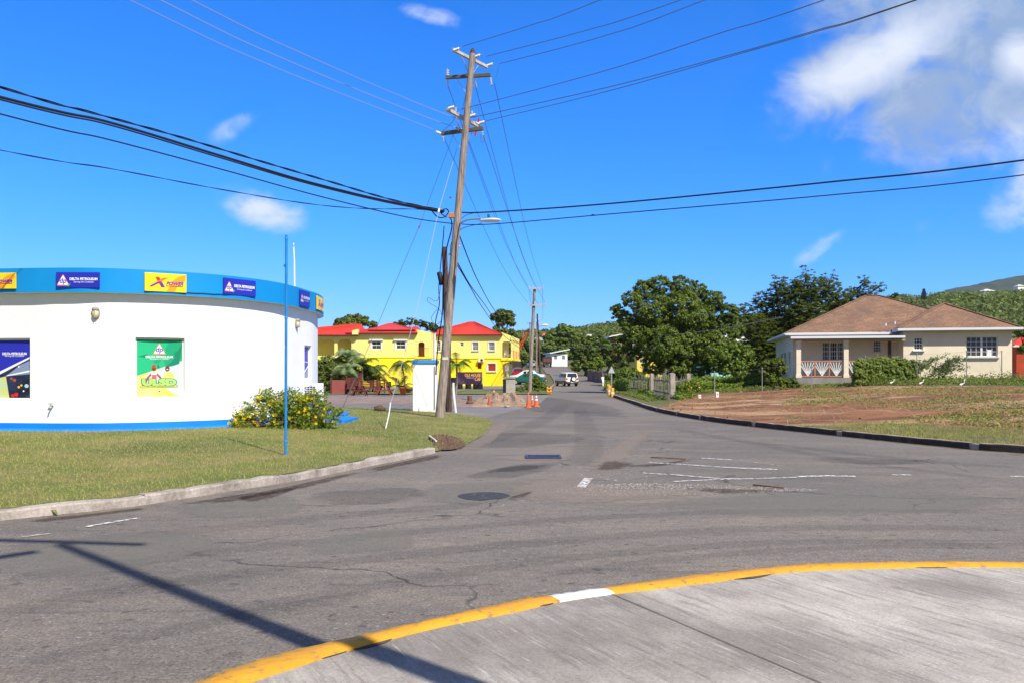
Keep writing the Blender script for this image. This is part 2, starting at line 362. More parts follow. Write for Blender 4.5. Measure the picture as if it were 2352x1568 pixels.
# ---------------------------------------------------------------- materials of the setting
def asphalt(name, base, dusty, dark, crack=1.0, dust=.5):
    ma = bpy.data.materials.new(name); ma.use_nodes = True; nt = ma.node_tree; N = nt.nodes; L = nt.links; b = N['Principled BSDF']
    b.inputs['Roughness'].default_value = .82; b.inputs['Specular IOR Level'].default_value = .25
    g = N.new('ShaderNodeNewGeometry').outputs['Position']
    def mp(st, off=0., rz=0.):
        q = N.new('ShaderNodeMapping'); q.inputs[1].default_value = (off, off*.6, 0); q.inputs[2].default_value = (0, 0, rz); q.inputs[3].default_value = st; L.new(g, q.inputs[0]); return q.outputs[0]
    def nz(s, d, st=(1, 1, 1), off=0., rz=0., ro=.6, dist=0):
        n = N.new('ShaderNodeTexNoise'); n.inputs['Scale'].default_value = s; n.inputs['Detail'].default_value = d; n.inputs['Roughness'].default_value = ro; n.inputs['Distortion'].default_value = dist
        L.new(mp(st, off, rz), n.inputs[0]); return n.outputs[0]
    def rg(f, a, c, lo=0., hi=1., it='LINEAR'):
        r = N.new('ShaderNodeMapRange'); r.interpolation_type = it; L.new(f, r.inputs[0]); r.inputs[1].default_value = a; r.inputs[2].default_value = c; r.inputs[3].default_value = lo; r.inputs[4].default_value = hi; return r.outputs[0]
    def mix(f, a, c, mode='MIX'):
        n = N.new('ShaderNodeMix'); n.data_type = 'RGBA'; n.blend_type = mode
        if isinstance(f, float): n.inputs[0].default_value = f
        else: L.new(f, n.inputs[0])
        for i, q in ((6, a), (7, c)):
            if isinstance(q, tuple): n.inputs[i].default_value = q+(1,)
            else: L.new(q, n.inputs[i])
        return n.outputs[2]
    def mul(a, c):
        n = N.new('ShaderNodeMath'); n.operation = 'MULTIPLY'
        for i, q in enumerate((a, c)):
            if isinstance(q, float): n.inputs[i].default_value = q
            else: L.new(q, n.inputs[i])
        return n.outputs[0]
    c = mix(rg(nz(.16, 6, off=4.), .42, .6), base, dark)
    c = mix(mul(rg(nz(.5, 7, (1, 2.2, 1), 11., .35), .5, .68), dust), c, dusty)
    c = mix(mul(rg(nz(.9, 5, (.35, 3, 1), 2., -.2), .55, .7), .35), c, tuple(.62*q for q in dark))
    c = mix(mul(rg(nz(3.3, 4, off=9.), .62, .72), .45), c, tuple(.5*q for q in dark))
    # aggregate speckle
    sp = rg(nz(48, 3, ro=.85), .34, .66, .50, 1.5); cc = N.new('ShaderNodeCombineColor')
    for i in range(3): L.new(sp, cc.inputs[i])
    c = mix(1.0, c, cc.outputs[0], 'MULTIPLY')
    sp2 = rg(nz(11, 3, ro=.7, off=3.), .3, .7, .82, 1.17); c2 = N.new('ShaderNodeCombineColor')
    for i in range(3): L.new(sp2, c2.inputs[i])
    c = mix(1.0, c, c2.outputs[0], 'MULTIPLY')
    c = mix(mul(rg(nz(8.5, 2, ro=.4, off=13.), .665, .70), .55), c, (.05, .045, .042))
    c = mix(mul(rg(nz(23, 1, ro=.3, off=17.), .70, .74), .6), c, (.34, .31, .28))
    c = mix(mul(rg(nz(2.2, 5, (.22, 3.2, 1), 21., -.1, .7), .58, .66), .35), c, tuple(.55*q for q in dark))
    # cracks: distorted cell borders, only in some areas
    dn = N.new('ShaderNodeTexNoise'); dn.inputs['Scale'].default_value = 1.3; dn.inputs['Detail'].default_value = 6; L.new(g, dn.inputs[0])
    ad = N.new('ShaderNodeVectorMath'); ad.operation = 'MULTIPLY_ADD'; L.new(dn.outputs['Color'], ad.inputs[0]); ad.inputs[1].default_value = (1.1, 1.1, 0); L.new(mp((1, 1, 0), 2.2), ad.inputs[2])
    vo = N.new('ShaderNodeTexVoronoi'); vo.feature = 'DISTANCE_TO_EDGE'; vo.inputs['Scale'].default_value = .33; L.new(ad.outputs[0], vo.inputs[0])
    ck = mul(mul(rg(vo.outputs[0], .002, .009, 1., 0.), rg(nz(.3, 3, off=6.), .50, .58)), .75*crack)
    c = mix(ck, c, (.03, .026, .022))
    L.new(c, b.inputs['Base Color'])
    bn = N.new('ShaderNodeBump'); bn.inputs['Strength'].default_value = .55; bn.inputs['Distance'].default_value = .012; L.new(nz(55, 3, ro=.75), bn.inputs['Height'])
    b2 = N.new('ShaderNodeBump'); b2.inputs['Strength'].default_value = .5; b2.inputs['Distance'].default_value = .03; L.new(nz(4, 4, off=8.), b2.inputs['Height']); L.new(b2.outputs[0], bn.inputs['Normal'])
    L.new(bn.outputs[0], b.inputs['Normal']); return ma

M_ROAD = asphalt('road_asphalt', (.184, .164, .138), (.26, .216, .162), (.145, .130, .112))
M_SIDE = asphalt('side_asphalt', (.22, .205, .195), (.30, .25, .21), (.17, .16, .155), .3)
M_PATCHD = asphalt('patch_dark', (.055, .056, .066), (.08, .078, .08), (.045, .046, .054), 0., .2)
M_PATCHL = asphalt('patch_grey', (.19, .195, .175), (.22, .20, .18), (.16, .165, .155), 0., .4)
M_PATCHM = asphalt('patch_mid', (.12, .115, .115), (.16, .145, .13), (.10, .097, .1), 0., .4)
M_GRASSG = mat('lawn_soil', (.13, .155, .035), .95, (.22, .19, .07), 1.1, 8, (.4, .62), .5, 30, col3=(.075, .11, .02), scale3=.35, fine=(28, .65, 1.35))
M_WILD = mat('rough_ground', (.075, .105, .025), .95, (.15, .125, .045), .5, 8, (.42, .65), .5, 8, col3=(.13, .085, .05), scale3=.12, fine=(9, .7, 1.3))
M_DIRT = mat('bare_dirt', (.26, .122, .052), .95, (.13, .060, .030), .8, 9, (.40, .60), 1.0, 6, col3=(.38, .25, .14), scale3=.24, w3=(.535, .64), stretch=(.45, 1.6, 1), rotz=.25, fine=(14, .66, 1.35))
M_GRAV = mat('reddish_gravel', (.27, .205, .17), .95, (.21, .15, .12), .8, 8, (.4, .6), .6, 12, fine=(20, .75, 1.25))
M_KERB = mat('kerb_concrete', (.42, .37, .32), .85, (.25, .215, .18), 2.2, 8, (.4, .65), .5, 20, col3=(.10, .085, .07), scale3=.9, w3=(.60, .72), fine=(25, .8, 1.2))
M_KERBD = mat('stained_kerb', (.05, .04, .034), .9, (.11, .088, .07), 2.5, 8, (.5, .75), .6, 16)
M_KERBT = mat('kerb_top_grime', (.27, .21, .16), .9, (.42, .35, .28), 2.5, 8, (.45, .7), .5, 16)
M_YEL = mat('kerb_yellow_paint', (.66, .325, .016), .6, (.54, .26, .02), 3.0, 8, (.40, .7), .9, 16, col3=(.30, .19, .06), scale3=13, w3=(.57, .68))
M_WPAINT = mat('kerb_white_paint', (.72, .71, .68), .6, (.5, .48, .45), 5.0, 8, (.5, .8), .4, 18)
def worn(name, col, thr):
    ma = bpy.data.materials.new(name); ma.use_nodes = True; nt = ma.node_tree; N = nt.nodes; L = nt.links; b = N['Principled BSDF']; b.inputs['Roughness'].default_value = .7
    g = N.new('ShaderNodeNewGeometry').outputs['Position']; n = N.new('ShaderNodeTexNoise'); n.inputs['Scale'].default_value = 14; n.inputs['Detail'].default_value = 6; n.inputs['Roughness'].default_value = .75; L.new(g, n.inputs[0])
    r = N.new('ShaderNodeMapRange'); L.new(n.outputs[0], r.inputs[0]); r.inputs[1].default_value = thr; r.inputs[2].default_value = thr+.05
    b.inputs['Base Color'].default_value = col+(1,); L.new(r.outputs[0], b.inputs['Alpha']); return ma
M_LINE = worn('worn_line_paint', (.66, .64, .61), .455); M_LINEF = worn('faded_line_paint', (.5, .48, .45), .5)
M_STAIN = worn('dirt_stain', (.075, .05, .035), .42); M_DUST = worn('dust_film', (.27, .235, .2), .47)

# concrete forecourt: broom grooves, stains, wheel grime
def forecourt_mat():
    ma = bpy.data.materials.new('forecourt_concrete'); ma.use_nodes = True; nt = ma.node_tree; N = nt.nodes; L = nt.links; b = N['Principled BSDF']; b.inputs['Roughness'].default_value = .85
    g = N.new('ShaderNodeNewGeometry').outputs['Position']; ang = math.atan2(.83, 1.61)
    def nz(s, d, st, off=0., ro=.6):
        r = N.new('ShaderNodeMapping'); r.inputs[2].default_value = (0, 0, -ang); L.new(g, r.inputs[0])
        q = N.new('ShaderNodeMapping'); q.inputs[1].default_value = (off, off, 0); q.inputs[3].default_value = st; L.new(r.outputs[0], q.inputs[0])
        n = N.new('ShaderNodeTexNoise'); n.inputs['Scale'].default_value = s; n.inputs['Detail'].default_value = d; n.inputs['Roughness'].default_value = ro; L.new(q.outputs[0], n.inputs[0]); return n.outputs[0]
    def rg(f, a, c, lo=0., hi=1.):
        r = N.new('ShaderNodeMapRange'); L.new(f, r.inputs[0]); r.inputs[1].default_value = a; r.inputs[2].default_value = c; r.inputs[3].default_value = lo; r.inputs[4].default_value = hi; return r.outputs[0]
    def mix(f, a, c, mode='MIX'):
        n = N.new('ShaderNodeMix'); n.data_type = 'RGBA'; n.blend_type = mode
        if isinstance(f, float): n.inputs[0].default_value = f
        else: L.new(f, n.inputs[0])
        for i, q in ((6, a), (7, c)):
            if isinstance(q, tuple): n.inputs[i].default_value = q+(1,)
            else: L.new(q, n.inputs[i])
        return n.outputs[2]
    def mul(a, c):
        n = N.new('ShaderNodeMath'); n.operation = 'MULTIPLY'; L.new(a, n.inputs[0])
        if isinstance(c, float): n.inputs[1].default_value = c
        else: L.new(c, n.inputs[1])
        return n.outputs[0]
    c = mix(rg(nz(.9, 8, (1, .8, 1), 0., .7), .38, .60), (.46, .425, .365), (.31, .28, .24))
    c = mix(mul(rg(nz(.55, 6, (1, .7, 1), 7.), .48, .64), .75), c, (.18, .16, .132))
    groove = nz(20, 5, (1, .085, 1), 3., .75)
    c = mix(mul(rg(groove, .50, .64), .58), c, (.15, .13, .108))
    gr2 = nz(5.2, 3, (1, .05, 1), 5., .6); c = mix(mul(rg(gr2, .56, .66), .22), c, (.16, .145, .125))
    c = mix(mul(rg(nz(30, 3, (1, .06, 1), 1., .7), .60, .7), .5), c, (.52, .51, .48))
    sp = rg(nz(60, 2, (1, 1, 1), 2., .8), .3, .7, .8, 1.2); cc = N.new('ShaderNodeCombineColor')
    for i in range(3): L.new(sp, cc.inputs[i])
    c = mix(1.0, c, cc.outputs[0], 'MULTIPLY'); L.new(c, b.inputs['Base Color'])
    bn = N.new('ShaderNodeBump'); bn.inputs['Strength'].default_value = .8; bn.inputs['Distance'].default_value = .012; bn.invert = True; L.new(groove, bn.inputs['Height'])
    b2 = N.new('ShaderNodeBump'); b2.inputs['Strength'].default_value = .4; b2.inputs['Distance'].default_value = .01; L.new(nz(40, 4, (1, 1, 1), 4.), b2.inputs['Height']); L.new(b2.outputs[0], bn.inputs['Normal'])
    L.new(bn.outputs[0], b.inputs['Normal']); return ma
M_FORE = forecourt_mat()

def offset(line, d):
    out = []
    for i, p in enumerate(line):
        a = Vector(line[max(i-1, 0)]).to_2d(); b = Vector(line[min(i+1, len(line)-1)]).to_2d(); t = (b-a).normalized(); out.append((p[0]+t.y*d, p[1]-t.x*d))
    return out
# ---------------------------------------------------------------- ground, roads
def ground_grid():
    def axis(*seg):
        out = []
        for a, b_, s in seg: out += list(np.arange(a, b_, s))
        return np.array(out+[seg[-1][1]], float)
    xs = axis((-2500, -800, 170), (-800, -120, 40), (-120, -24, 6), (-24, 30, 2), (30, 140, 6), (140, 800, 30), (800, 2500, 170))
    ys = axis((-600, -60, 60), (-60, 96, 4), (96, 270, 3), (270, 460, 8), (460, 1000, 60), (1000, 3000, 400))
    X, Y = np.meshgrid(xs, ys); Z = hgt(X, Y)
    near = (Y < 112) & (X > -75) & (X < 75); Z = np.where(near, np.interp(Y, *BY)-.10, Z-.07)
    d, s = dist_line(X, Y, KR2); lft = (s < 0) & (Y >= 112) & (Y < 270); Z = np.where(lft, Z-.03, Z)
    nr = (d < 2.6) & (Y >= 100) & (Y < 262); Z = np.where(nr, np.minimum(Z, np.interp(Y, *BY)-.08), Z)
    ny, nx = X.shape; V = np.stack([X, Y, Z], -1).reshape(-1, 3)
    i = np.arange(ny*nx).reshape(ny, nx); Q = np.stack([i[:-1, :-1], i[:-1, 1:], i[1:, 1:], i[1:, :-1]], -1).reshape(-1, 4)
    me = bpy.data.meshes.new('ground'); me.from_pydata(V.tolist(), [], Q.tolist()); me.materials.append(M_WILD)
    me.polygons.foreach_set('use_smooth', [True]*len(Q)); o = link_mesh('ground', me); o['kind'] = 'structure'
ground_grid()

le = [G(1266, 905), G(1273, 884), G(1272, 874), G(1262, 858), T(1254, 150), T(1247, 185), T(1243, 215)]
LE = [(p.x, p.y) for p in le]
ROAD = [(-75, -40), (62, -40)]+KR+KR2[len(KR):]+[(5, 262)]+LE[::-1]+[(LE[0][0]-.8, 59.6), (-75, 59.6)]
sheet('road', ROAD, M_ROAD, 0, 3.0, level=True)
sheet('side_road', [g2(700, 905.5), g2(1215, 905.5), g2(1262, 907), g2(1240, 925), g2(1120, 960), g2(1000, 946), g2(700, 937)], M_SIDE, .006, 3.0, level=True)
sheet('gravel_strip', [g2(560, 911), g2(800, 910.5), g2(1080, 914), g2(1200, 918), g2(1205, 931), g2(1120, 937), g2(900, 927), g2(560, 926)], M_GRAV, .012, 2.0, level=True)
sheet('grass_strip', [g2(640, 893.5), g2(1050, 893.5), g2(1150, 896), g2(1262, 896), g2(1262, 904.5), g2(1000, 904.5), g2(880, 904), g2(640, 908)], M_GRASSG, .03, 3.0, level=True)
sheet('car_park', [(-70, 78), (-12, 78), (2.3, 78), (4.6, 96), (4.2, 112), (-70, 112)], M_SIDE, .02, 3.0, level=True)
LAWN_S = [(p[0], p[1]) for p in offset(KL, -.12)]+LAWN[len(KL):]
sheet('lawn', LAWN_S, M_GRASSG, 0, .8)
LOT = [(p[0]+.13, p[1]+.03) for p in KR[12:]]+[(8.5, 62), (9.4, 80), (11.6, 100), (75, 112), (75, 9), (26, 5)]
sheet('verge', LOT, M_WILD, .0, .7, bump=lambda X, Y: .03*np.sin(X*1.7+Y)*np.sin(Y*1.3-X*.6))
rngd = np.random.default_rng(5)
def dirt_bump(X, Y):
    z = .03*np.sin(X*1.1+.4*Y)*np.sin(.9*Y)+.022*np.sin(2.9*X-1.3*Y)*np.sin(2.1*Y+X)+.016*np.sin(6.1*X+2*Y)*np.sin(5*Y-1.7*X)
    return z*np.interp(dist_line(X, Y, DIRT+DIRT[:1])[0], [0, 1.6], [0, 1])+.03*np.sin(X*1.7+Y)*np.sin(Y*1.3-X*.6)+np.interp(dist_line(X, Y, DIRT+DIRT[:1])[0], [0, 1.0], [0, .03])
dk = [(p[0]+.17, p[1]+.03) for p in KR if 23.9 < p[1] < 36]
DIRT = [G(1800, 984).xy[:]]+dk+[ G(1600, 906).xy[:], G(1750, 897).xy[:], G(1900, 889).xy[:], G(2050, 886).xy[:], G(2352, 888).xy[:], (40, 42), (48, 30), (34, 16), G(2352, 986).xy[:], G(2260, 984).xy[:], G(2165, 979).xy[:], G(2124, 974).xy[:], G(1979, 972).xy[:], G(1880, 978).xy[:]]
DIRT = [tuple(p)[:2] for p in DIRT]
sheet('dirt_lot', DIRT, M_DIRT, .006, .35, bump=dirt_bump)

# right kerb, block by block, with mortar gaps
def resample(line, step):
    L_ = [Vector(p).to_2d() for p in line]; out = [L_[0]]; acc = 0
    for a, b in zip(L_[:-1], L_[1:]):
        l = (b-a).length; s = step-acc
        while s < l: out.append(a+(b-a)*s/l); s += step
        acc = (acc+l) % step if l > 0 else acc
    return out
kr = [Vector(p) for p in KR]
def kerb_run(name, line, w, h, mt, mf, seglen, gap, seed, missing=(), z0=0.0, rough=.012):
    rnd = random.Random(seed); mb = MB(); pts = resample(line, .22); acc = 0; cur = []; k = 0; segs = []; tgt = seglen*rnd.uniform(.8, 1.2)
    for p in pts:
        cur.append(p); acc += .22
        if acc > tgt: segs.append(cur); cur = [] if gap else [p]; acc = 0; tgt = seglen*rnd.uniform(.7, 1.3)
    segs.append(cur)
    for si, sg in enumerate(segs):
        if len(sg) < 3: continue
        hh = h*rnd.uniform(.93, 1.06)*(.45 if si in missing else 1); tilt = rnd.uniform(-.01, .01); off = offset([tuple(q) for q in sg], w); n = len(sg); vs = []
        for i in range(n):
            a, b = sg[i], Vector(off[i]); zz = hh+rnd.uniform(-rough, rough)*.5; e = rnd.uniform(-rough, rough)
            c = a.lerp(b, .12+e)
            vs += [Vector((a.x, a.y, z0-.05)), Vector((a.x+(c.x-a.x)*.4, a.y+(c.y-a.y)*.4, z0+zz-.02)), Vector((c.x, c.y, z0+zz)), Vector((b.x, b.y, z0+zz+tilt)), Vector((b.x, b.y, z0-.05))]
        ft = []; ff = []
        for i in range(n-1):
            o = i*5
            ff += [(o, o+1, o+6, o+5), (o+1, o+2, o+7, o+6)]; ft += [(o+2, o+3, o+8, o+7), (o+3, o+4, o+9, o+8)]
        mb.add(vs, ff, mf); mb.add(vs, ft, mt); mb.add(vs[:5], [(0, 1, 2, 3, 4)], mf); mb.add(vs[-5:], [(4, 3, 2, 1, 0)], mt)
        if gap:
            e = sg[-1]; 
            if si+1 < len(segs) and segs[si+1]: q = segs[si+1][0]; mid = (e+q)/2; ob = Vector(off[-1]); d = (ob-e)*.5; mb.box((mid.x+d.x*1.1, mid.y+d.y*1.1, z0+hh*.42), ((q-e).length*.9, w*.8, hh*.8), M_KERB, rz=math.atan2((q-e).y, (q-e).x))
    o = mb.build(name, fix=True); o['kind'] = 'structure'; return o
i0 = 0
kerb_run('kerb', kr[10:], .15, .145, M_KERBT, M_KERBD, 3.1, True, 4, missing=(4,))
kl = [Vector(p) for p in KL]
kerb_run('kerb', kl[::-1], .15, .115, M_KERB, M_KERB, 2.6, False, 9, rough=.02)

# forecourt with painted kerb
KO = [(11, -8, 0), (11, 1, 0), (9.5, 4, 0), (7.5, 5.55, 0), (5.6, 6.32, 0)]+[W(x, y, .12) for x, y in ((2352, 1286.5), (2076, 1285), (1826, 1292), (1576, 1317.5), (1376, 1345), (1251, 1362.5), (1176, 1373), (875, 1441), (650, 1491), (500, 1536), (410, 1568))]+[(-2.5, 3.0, 0), (-3.3, 1.7, 0), (-3.8, 0, 0), (-3.8, -8, 0)]
KI = [(10.7, -8, 0), (10.7, .9, 0), (9.25, 3.8, 0), (7.35, 5.3, 0), (5.5, 6.1, 0)]+[W(x, y, .12) for x, y in ((2352, 1298), (2026, 1300), (1826, 1308), (1626, 1333), (1396, 1360), (1278, 1378), (1176, 1401), (1000, 1436), (800, 1488), (665, 1530), (550, 1568))]+[(-2.2, 2.8, 0), (-3.0, 1.6, 0), (-3.5, 0, 0), (-3.5, -8, 0)]
ko = catmull([(p[0], p[1], 0) for p in KO], 12); ki = catmull([(p[0], p[1], 0) for p in KI], 12)
def near_idx(line, px): return min(range(len(line)), key=lambda i: abs(line[i].x/max(line[i].y, .1)*F+CX-px)+(1e6 if line[i].y < 1 else 0))
wa = (near_idx(ko, 1376), near_idx(ko, 1251))
def painted_kerb():
    mb = MB(); n = len(ko); rnd = random.Random(3); ring = []
    for i in range(n):
        a = ko[i]; j = min(range(len(ki)), key=lambda k: (ki[k]-a).length_squared); b = ki[j] if 0 < j < len(ki)-1 else ki[j]
        e = rnd.uniform(-.004, .004)
        ring.append([Vector((a.x, a.y, -.03)), Vector((a.x, a.y, .085+e)), a.lerp(b, .12)+Vector((0, 0, .115+e)), a.lerp(b, .5)+Vector((0, 0, .124)), a.lerp(b, .97)+Vector((0, 0, .118+e*.5)), b+Vector((0, 0, .03))])
    for i in range(n-1):
        m = M_WPAINT if wa[0] <= i < wa[1] else M_YEL
        vs = ring[i]+ring[i+1]; mb.add(vs, [(k, k+1, k+7, k+6) for k in range(5)], m, True)
    o = mb.build('painted_kerb'); o['kind'] = 'structure'
painted_kerb()
fc = [(p.x, p.y) for p in ki]
o = sheet('forecourt', fc, M_FORE, .104, .5, flat=True)
# dark gaps where the slab has broken away from the kerb, expansion joint, crack
def stain(name, pts, m, z, n=6): 
    P = catmull([(p[0], p[1], 0) for p in pts], n, True); return sheet(name, [(p.x, p.y) for p in P], m, z, 50, flat=True)
M_GAP = mat('slab_gap', (.05, .04, .032), .95, (.12, .09, .07), 8, bump=.5)
def px_patch(name, pts, m, z, plane=.1): return stain(name, [W(x, y, plane)[:2] for x, y in pts], m, z)
for pts in (((1070, 1422), (1120, 1404), (1180, 1392), (1268, 1380.5), (1262, 1390), (1200, 1396), (1150, 1402), (1085, 1424)), ((715, 1511), (770, 1495), (800, 1490), (795, 1498), (750, 1512), (705, 1518)),
            ((1505, 1350), (1560, 1341), (1570, 1343), (1530, 1350.5)), ((1672, 1329), (1720, 1322), (1775, 1315), (1765, 1322), (1730, 1329.5), (1690, 1331)), ((2080, 1301), (2150, 1299.8), (2195, 1300.5), (2165, 1304), (2110, 1304.5)),
            ((805, 1489), (850, 1478), (900, 1466), (885, 1478), (830, 1492))):
    px_patch('slab_gap', pts, M_GAP, .108)
jl = [W(1396, 1361, .1), W(1600, 1447, .1), W(1880, 1568, .1)]; jd = (jl[2]-jl[0]).normalized(); jn = Vector((-jd.y, jd.x, 0))*.0035
mb = MB(); e = jl[2]+jd*6; mb.quad(jl[0]+jn+Vector((0, 0, .009)), e+jn+Vector((0, 0, .009)), e-jn+Vector((0, 0, .009)), jl[0]-jn+Vector((0, 0, .009)), M_GAP); o = mb.build('expansion_joint'); o['kind'] = 'structure'

# road repairs, markings, stains
def road_patch(name, pts, m, z): return px_patch(name, pts, m, z, 0)
_soft = {}
def soft_mat(col, amax, thr=.42, scale=5.0, st=(1, 1, 1)):
    k = (col, amax, thr, scale, st)
    if k in _soft: return _soft[k]
    ma = bpy.data.materials.new('soft_stain'); ma.use_nodes = True; nt = ma.node_tree; N = nt.nodes; L = nt.links; b = N['Principled BSDF']; b.inputs['Roughness'].default_value = .85; b.inputs['Specular IOR Level'].default_value = .2
    g = N.new('ShaderNodeNewGeometry').outputs['Position']; mp = N.new('ShaderNodeMapping'); mp.inputs[3].default_value = st; L.new(g, mp.inputs[0])
    n = N.new('ShaderNodeTexNoise'); n.inputs['Scale'].default_value = scale; n.inputs['Detail'].default_value = 8; n.inputs['Roughness'].default_value = .72; L.new(mp.outputs[0], n.inputs[0])
    at = N.new('ShaderNodeAttribute'); at.attribute_name = 'fade'
    ad = N.new('ShaderNodeMath'); ad.operation = 'MULTIPLY_ADD'; L.new(at.outputs['Fac'], ad.inputs[0]); ad.inputs[1].default_value = .55; L.new(n.outputs[0], ad.inputs[2])
    r = N.new('ShaderNodeMapRange'); L.new(ad.outputs[0], r.inputs[0]); r.inputs[1].default_value = thr+.30; r.inputs[2].default_value = thr+.50; r.inputs[4].default_value = amax
    ml = N.new('ShaderNodeMath'); ml.operation = 'MULTIPLY'; L.new(r.outputs[0], ml.inputs[0]); s4 = N.new('ShaderNodeMath'); s4.operation = 'MULTIPLY'; s4.use_clamp = True; L.new(at.outputs['Fac'], s4.inputs[0]); s4.inputs[1].default_value = 4; L.new(s4.outputs[0], ml.inputs[1])
    n2 = N.new('ShaderNodeTexNoise'); n2.inputs['Scale'].default_value = 60; L.new(g, n2.inputs[0]); r2 = N.new('ShaderNodeMapRange'); L.new(n2.outputs[0], r2.inputs[0]); r2.inputs[1].default_value = .3; r2.inputs[2].default_value = .7; r2.inputs[3].default_value = .7; r2.inputs[4].default_value = 1.3
    cm = N.new('ShaderNodeMix'); cm.data_type = 'RGBA'; cm.blend_type = 'MULTIPLY'; cm.inputs[0].default_value = 1; cm.inputs[6].default_value = col+(1,); cb = N.new('ShaderNodeCombineColor')
    for i in range(3): L.new(r2.outputs[0], cb.inputs[i])
    L.new(cb.outputs[0], cm.inputs[7]); L.new(cm.outputs[2], b.inputs['Base Color']); L.new(ml.outputs[0], b.inputs['Alpha']); _soft[k] = ma; return ma
def soft_mesh(name, V, Fc, fade, m):
    me = bpy.data.meshes.new(name); me.from_pydata([tuple(v) for v in V], [], Fc); at = me.attributes.new('fade', 'FLOAT', 'POINT'); at.data.foreach_set('value', fade); me.materials.append(m); o = link_mesh(name, me); o['kind'] = 'structure'; return o
def soft_patch(pts, m, z, inner=.45, name='road_stain', plane=0.0):
    P = catmull([W(x, y, plane) for x, y in pts], 6, True); c = sum(P, Vector())/len(P); n = len(P); V = []; fd = []
    for sc_, f in ((1.12, 0.0), (.86, .6), (inner, 1.0)): V += [c+(p-c)*sc_+Vector((0, 0, z)) for p in P]; fd += [f]*n
    V.append(c+Vector((0, 0, z))); fd.append(1.0)
    Fc = [(k*n+i, k*n+(i+1) % n, (k+1)*n+(i+1) % n, (k+1)*n+i) for k in (0, 1) for i in range(n)]+[(2*n+i, 2*n+(i+1) % n, 3*n) for i in range(n)]; return soft_mesh(name, V, Fc, fd, m)
def soft_strip(pts, w, m, z, name='tyre_track', plane=0.0):
    P = catmull([W(x, y, plane) for x, y in pts], 8); V = []; fd = []; n = len(P)
    for i, p in enumerate(P):
        t = (P[min(i+1, n-1)]-P[max(i-1, 0)]).normalized(); s_ = Vector((-t.y, t.x, 0)); e = min(i, n-1-i)/4; e = min(e, 1)
        for k, f in ((-1, 0), (-.4, 1), (.4, 1), (1, 0)): V.append(p+s_*w/2*k+Vector((0, 0, z))); fd.append(f*e)
    Fc = [(i*4+k, i*4+k+1, i*4+k+5, i*4+k+4) for i in range(n-1) for k in range(3)]; return soft_mesh(name, V, Fc, fd, m)
road_patch('road_patch', ((1052, 1139), (1062, 1134.5), (1090, 1131.5), (1120, 1130), (1152, 1132), (1168, 1136), (1171, 1139), (1150, 1145), (1128, 1146.5), (1105, 1149), (1080, 1147.5), (1062, 1144)), M_PATCHD, .0072)
S_DK = soft_mat((.115, .108, .105), .28, .40, 1.6); S_LT = soft_mat((.225, .215, .185), .4, .38, 1.6); S_TR = soft_mat((.10, .094, .09), .13, .44, 2.0); S_TAN = soft_mat((.30, .25, .205), .5, .44, 3.0); S_DIRT = soft_mat((.085, .058, .04), .55, .54, 6.0); S_BLK = soft_mat((.06, .055, .055), .5, .5, 4.0)
soft_patch(((690, 1152), (740, 1130), (900, 1118), (980, 1125), (950, 1150), (800, 1162)), S_DK, .0035)
soft_patch(((430, 1152), (640, 1135), (700, 1148), (690, 1175), (560, 1192), (420, 1184)), S_LT, .0040)
soft_patch(((700, 1240), (900, 1212), (950, 1222), (935, 1258), (740, 1275)), S_LT, .0042)
soft_patch(((1060, 1095), (1180, 1066), (1290, 1060), (1250, 1082), (1150, 1100)), S_DK, .0045); soft_patch(((1100, 1085), (1180, 1068), (1265, 1066), (1210, 1082)), S_BLK, .0050)
soft_patch(((1840, 1052), (1960, 1048), (2130, 1058), (2100, 1066), (1960, 1066)), S_DK, .0040)
soft_patch(((1000, 1110), (1180, 1100), (1250, 1120), (1210, 1150), (1050, 1160), (960, 1140)), S_LT, .0032)
soft_patch(((0, 1260), (300, 1225), (520, 1235), (400, 1290), (60, 1330)), S_LT, .0034)
soft_patch(((1500, 1150), (1900, 1130), (2300, 1140), (2200, 1175), (1700, 1185)), S_LT, .0038); soft_patch(((1000, 1010), (1200, 990), (1350, 1000), (1300, 1020), (1100, 1030)), S_DK, .0037); soft_patch(((1180, 905), (1300, 915), (1400, 930), (1450, 960), (1300, 950), (1200, 940)), S_DK, .0039)
soft_strip(((1060, 1030), (1200, 985), (1270, 950), (1300, 920)), 1.1, S_TR, .0046); soft_strip(((1330, 1080), (1350, 1030), (1345, 980), (1330, 930)), 1.0, S_TR, .0047)
soft_patch(((1130, 1053), (1200, 1045.5), (1310, 1046), (1312, 1056), (1200, 1058)), S_TAN, .0058)
soft_patch(((1330, 1080), (1400, 1030), (1470, 985), (1500, 990), (1450, 1040), (1400, 1090)), S_TAN, .0053, .3); soft_patch(((1180, 1100), (1320, 1085), (1400, 1120), (1700, 1125), (1500, 1150), (1250, 1160), (1150, 1130)), S_TAN, .0056, .5)
for pts in (((1360, 1075), (1400, 1055), (1470, 1066), (1400, 1082)), ((1400, 1072), (1520, 1064), (1620, 1050), (1520, 1071)), ((1560, 1120), (1700, 1122), (1800, 1128), (1650, 1134)), ((1165, 1142), (1200, 1132), (1230, 1126), (1195, 1146))): soft_patch(pts, S_DIRT, .0062, .5)
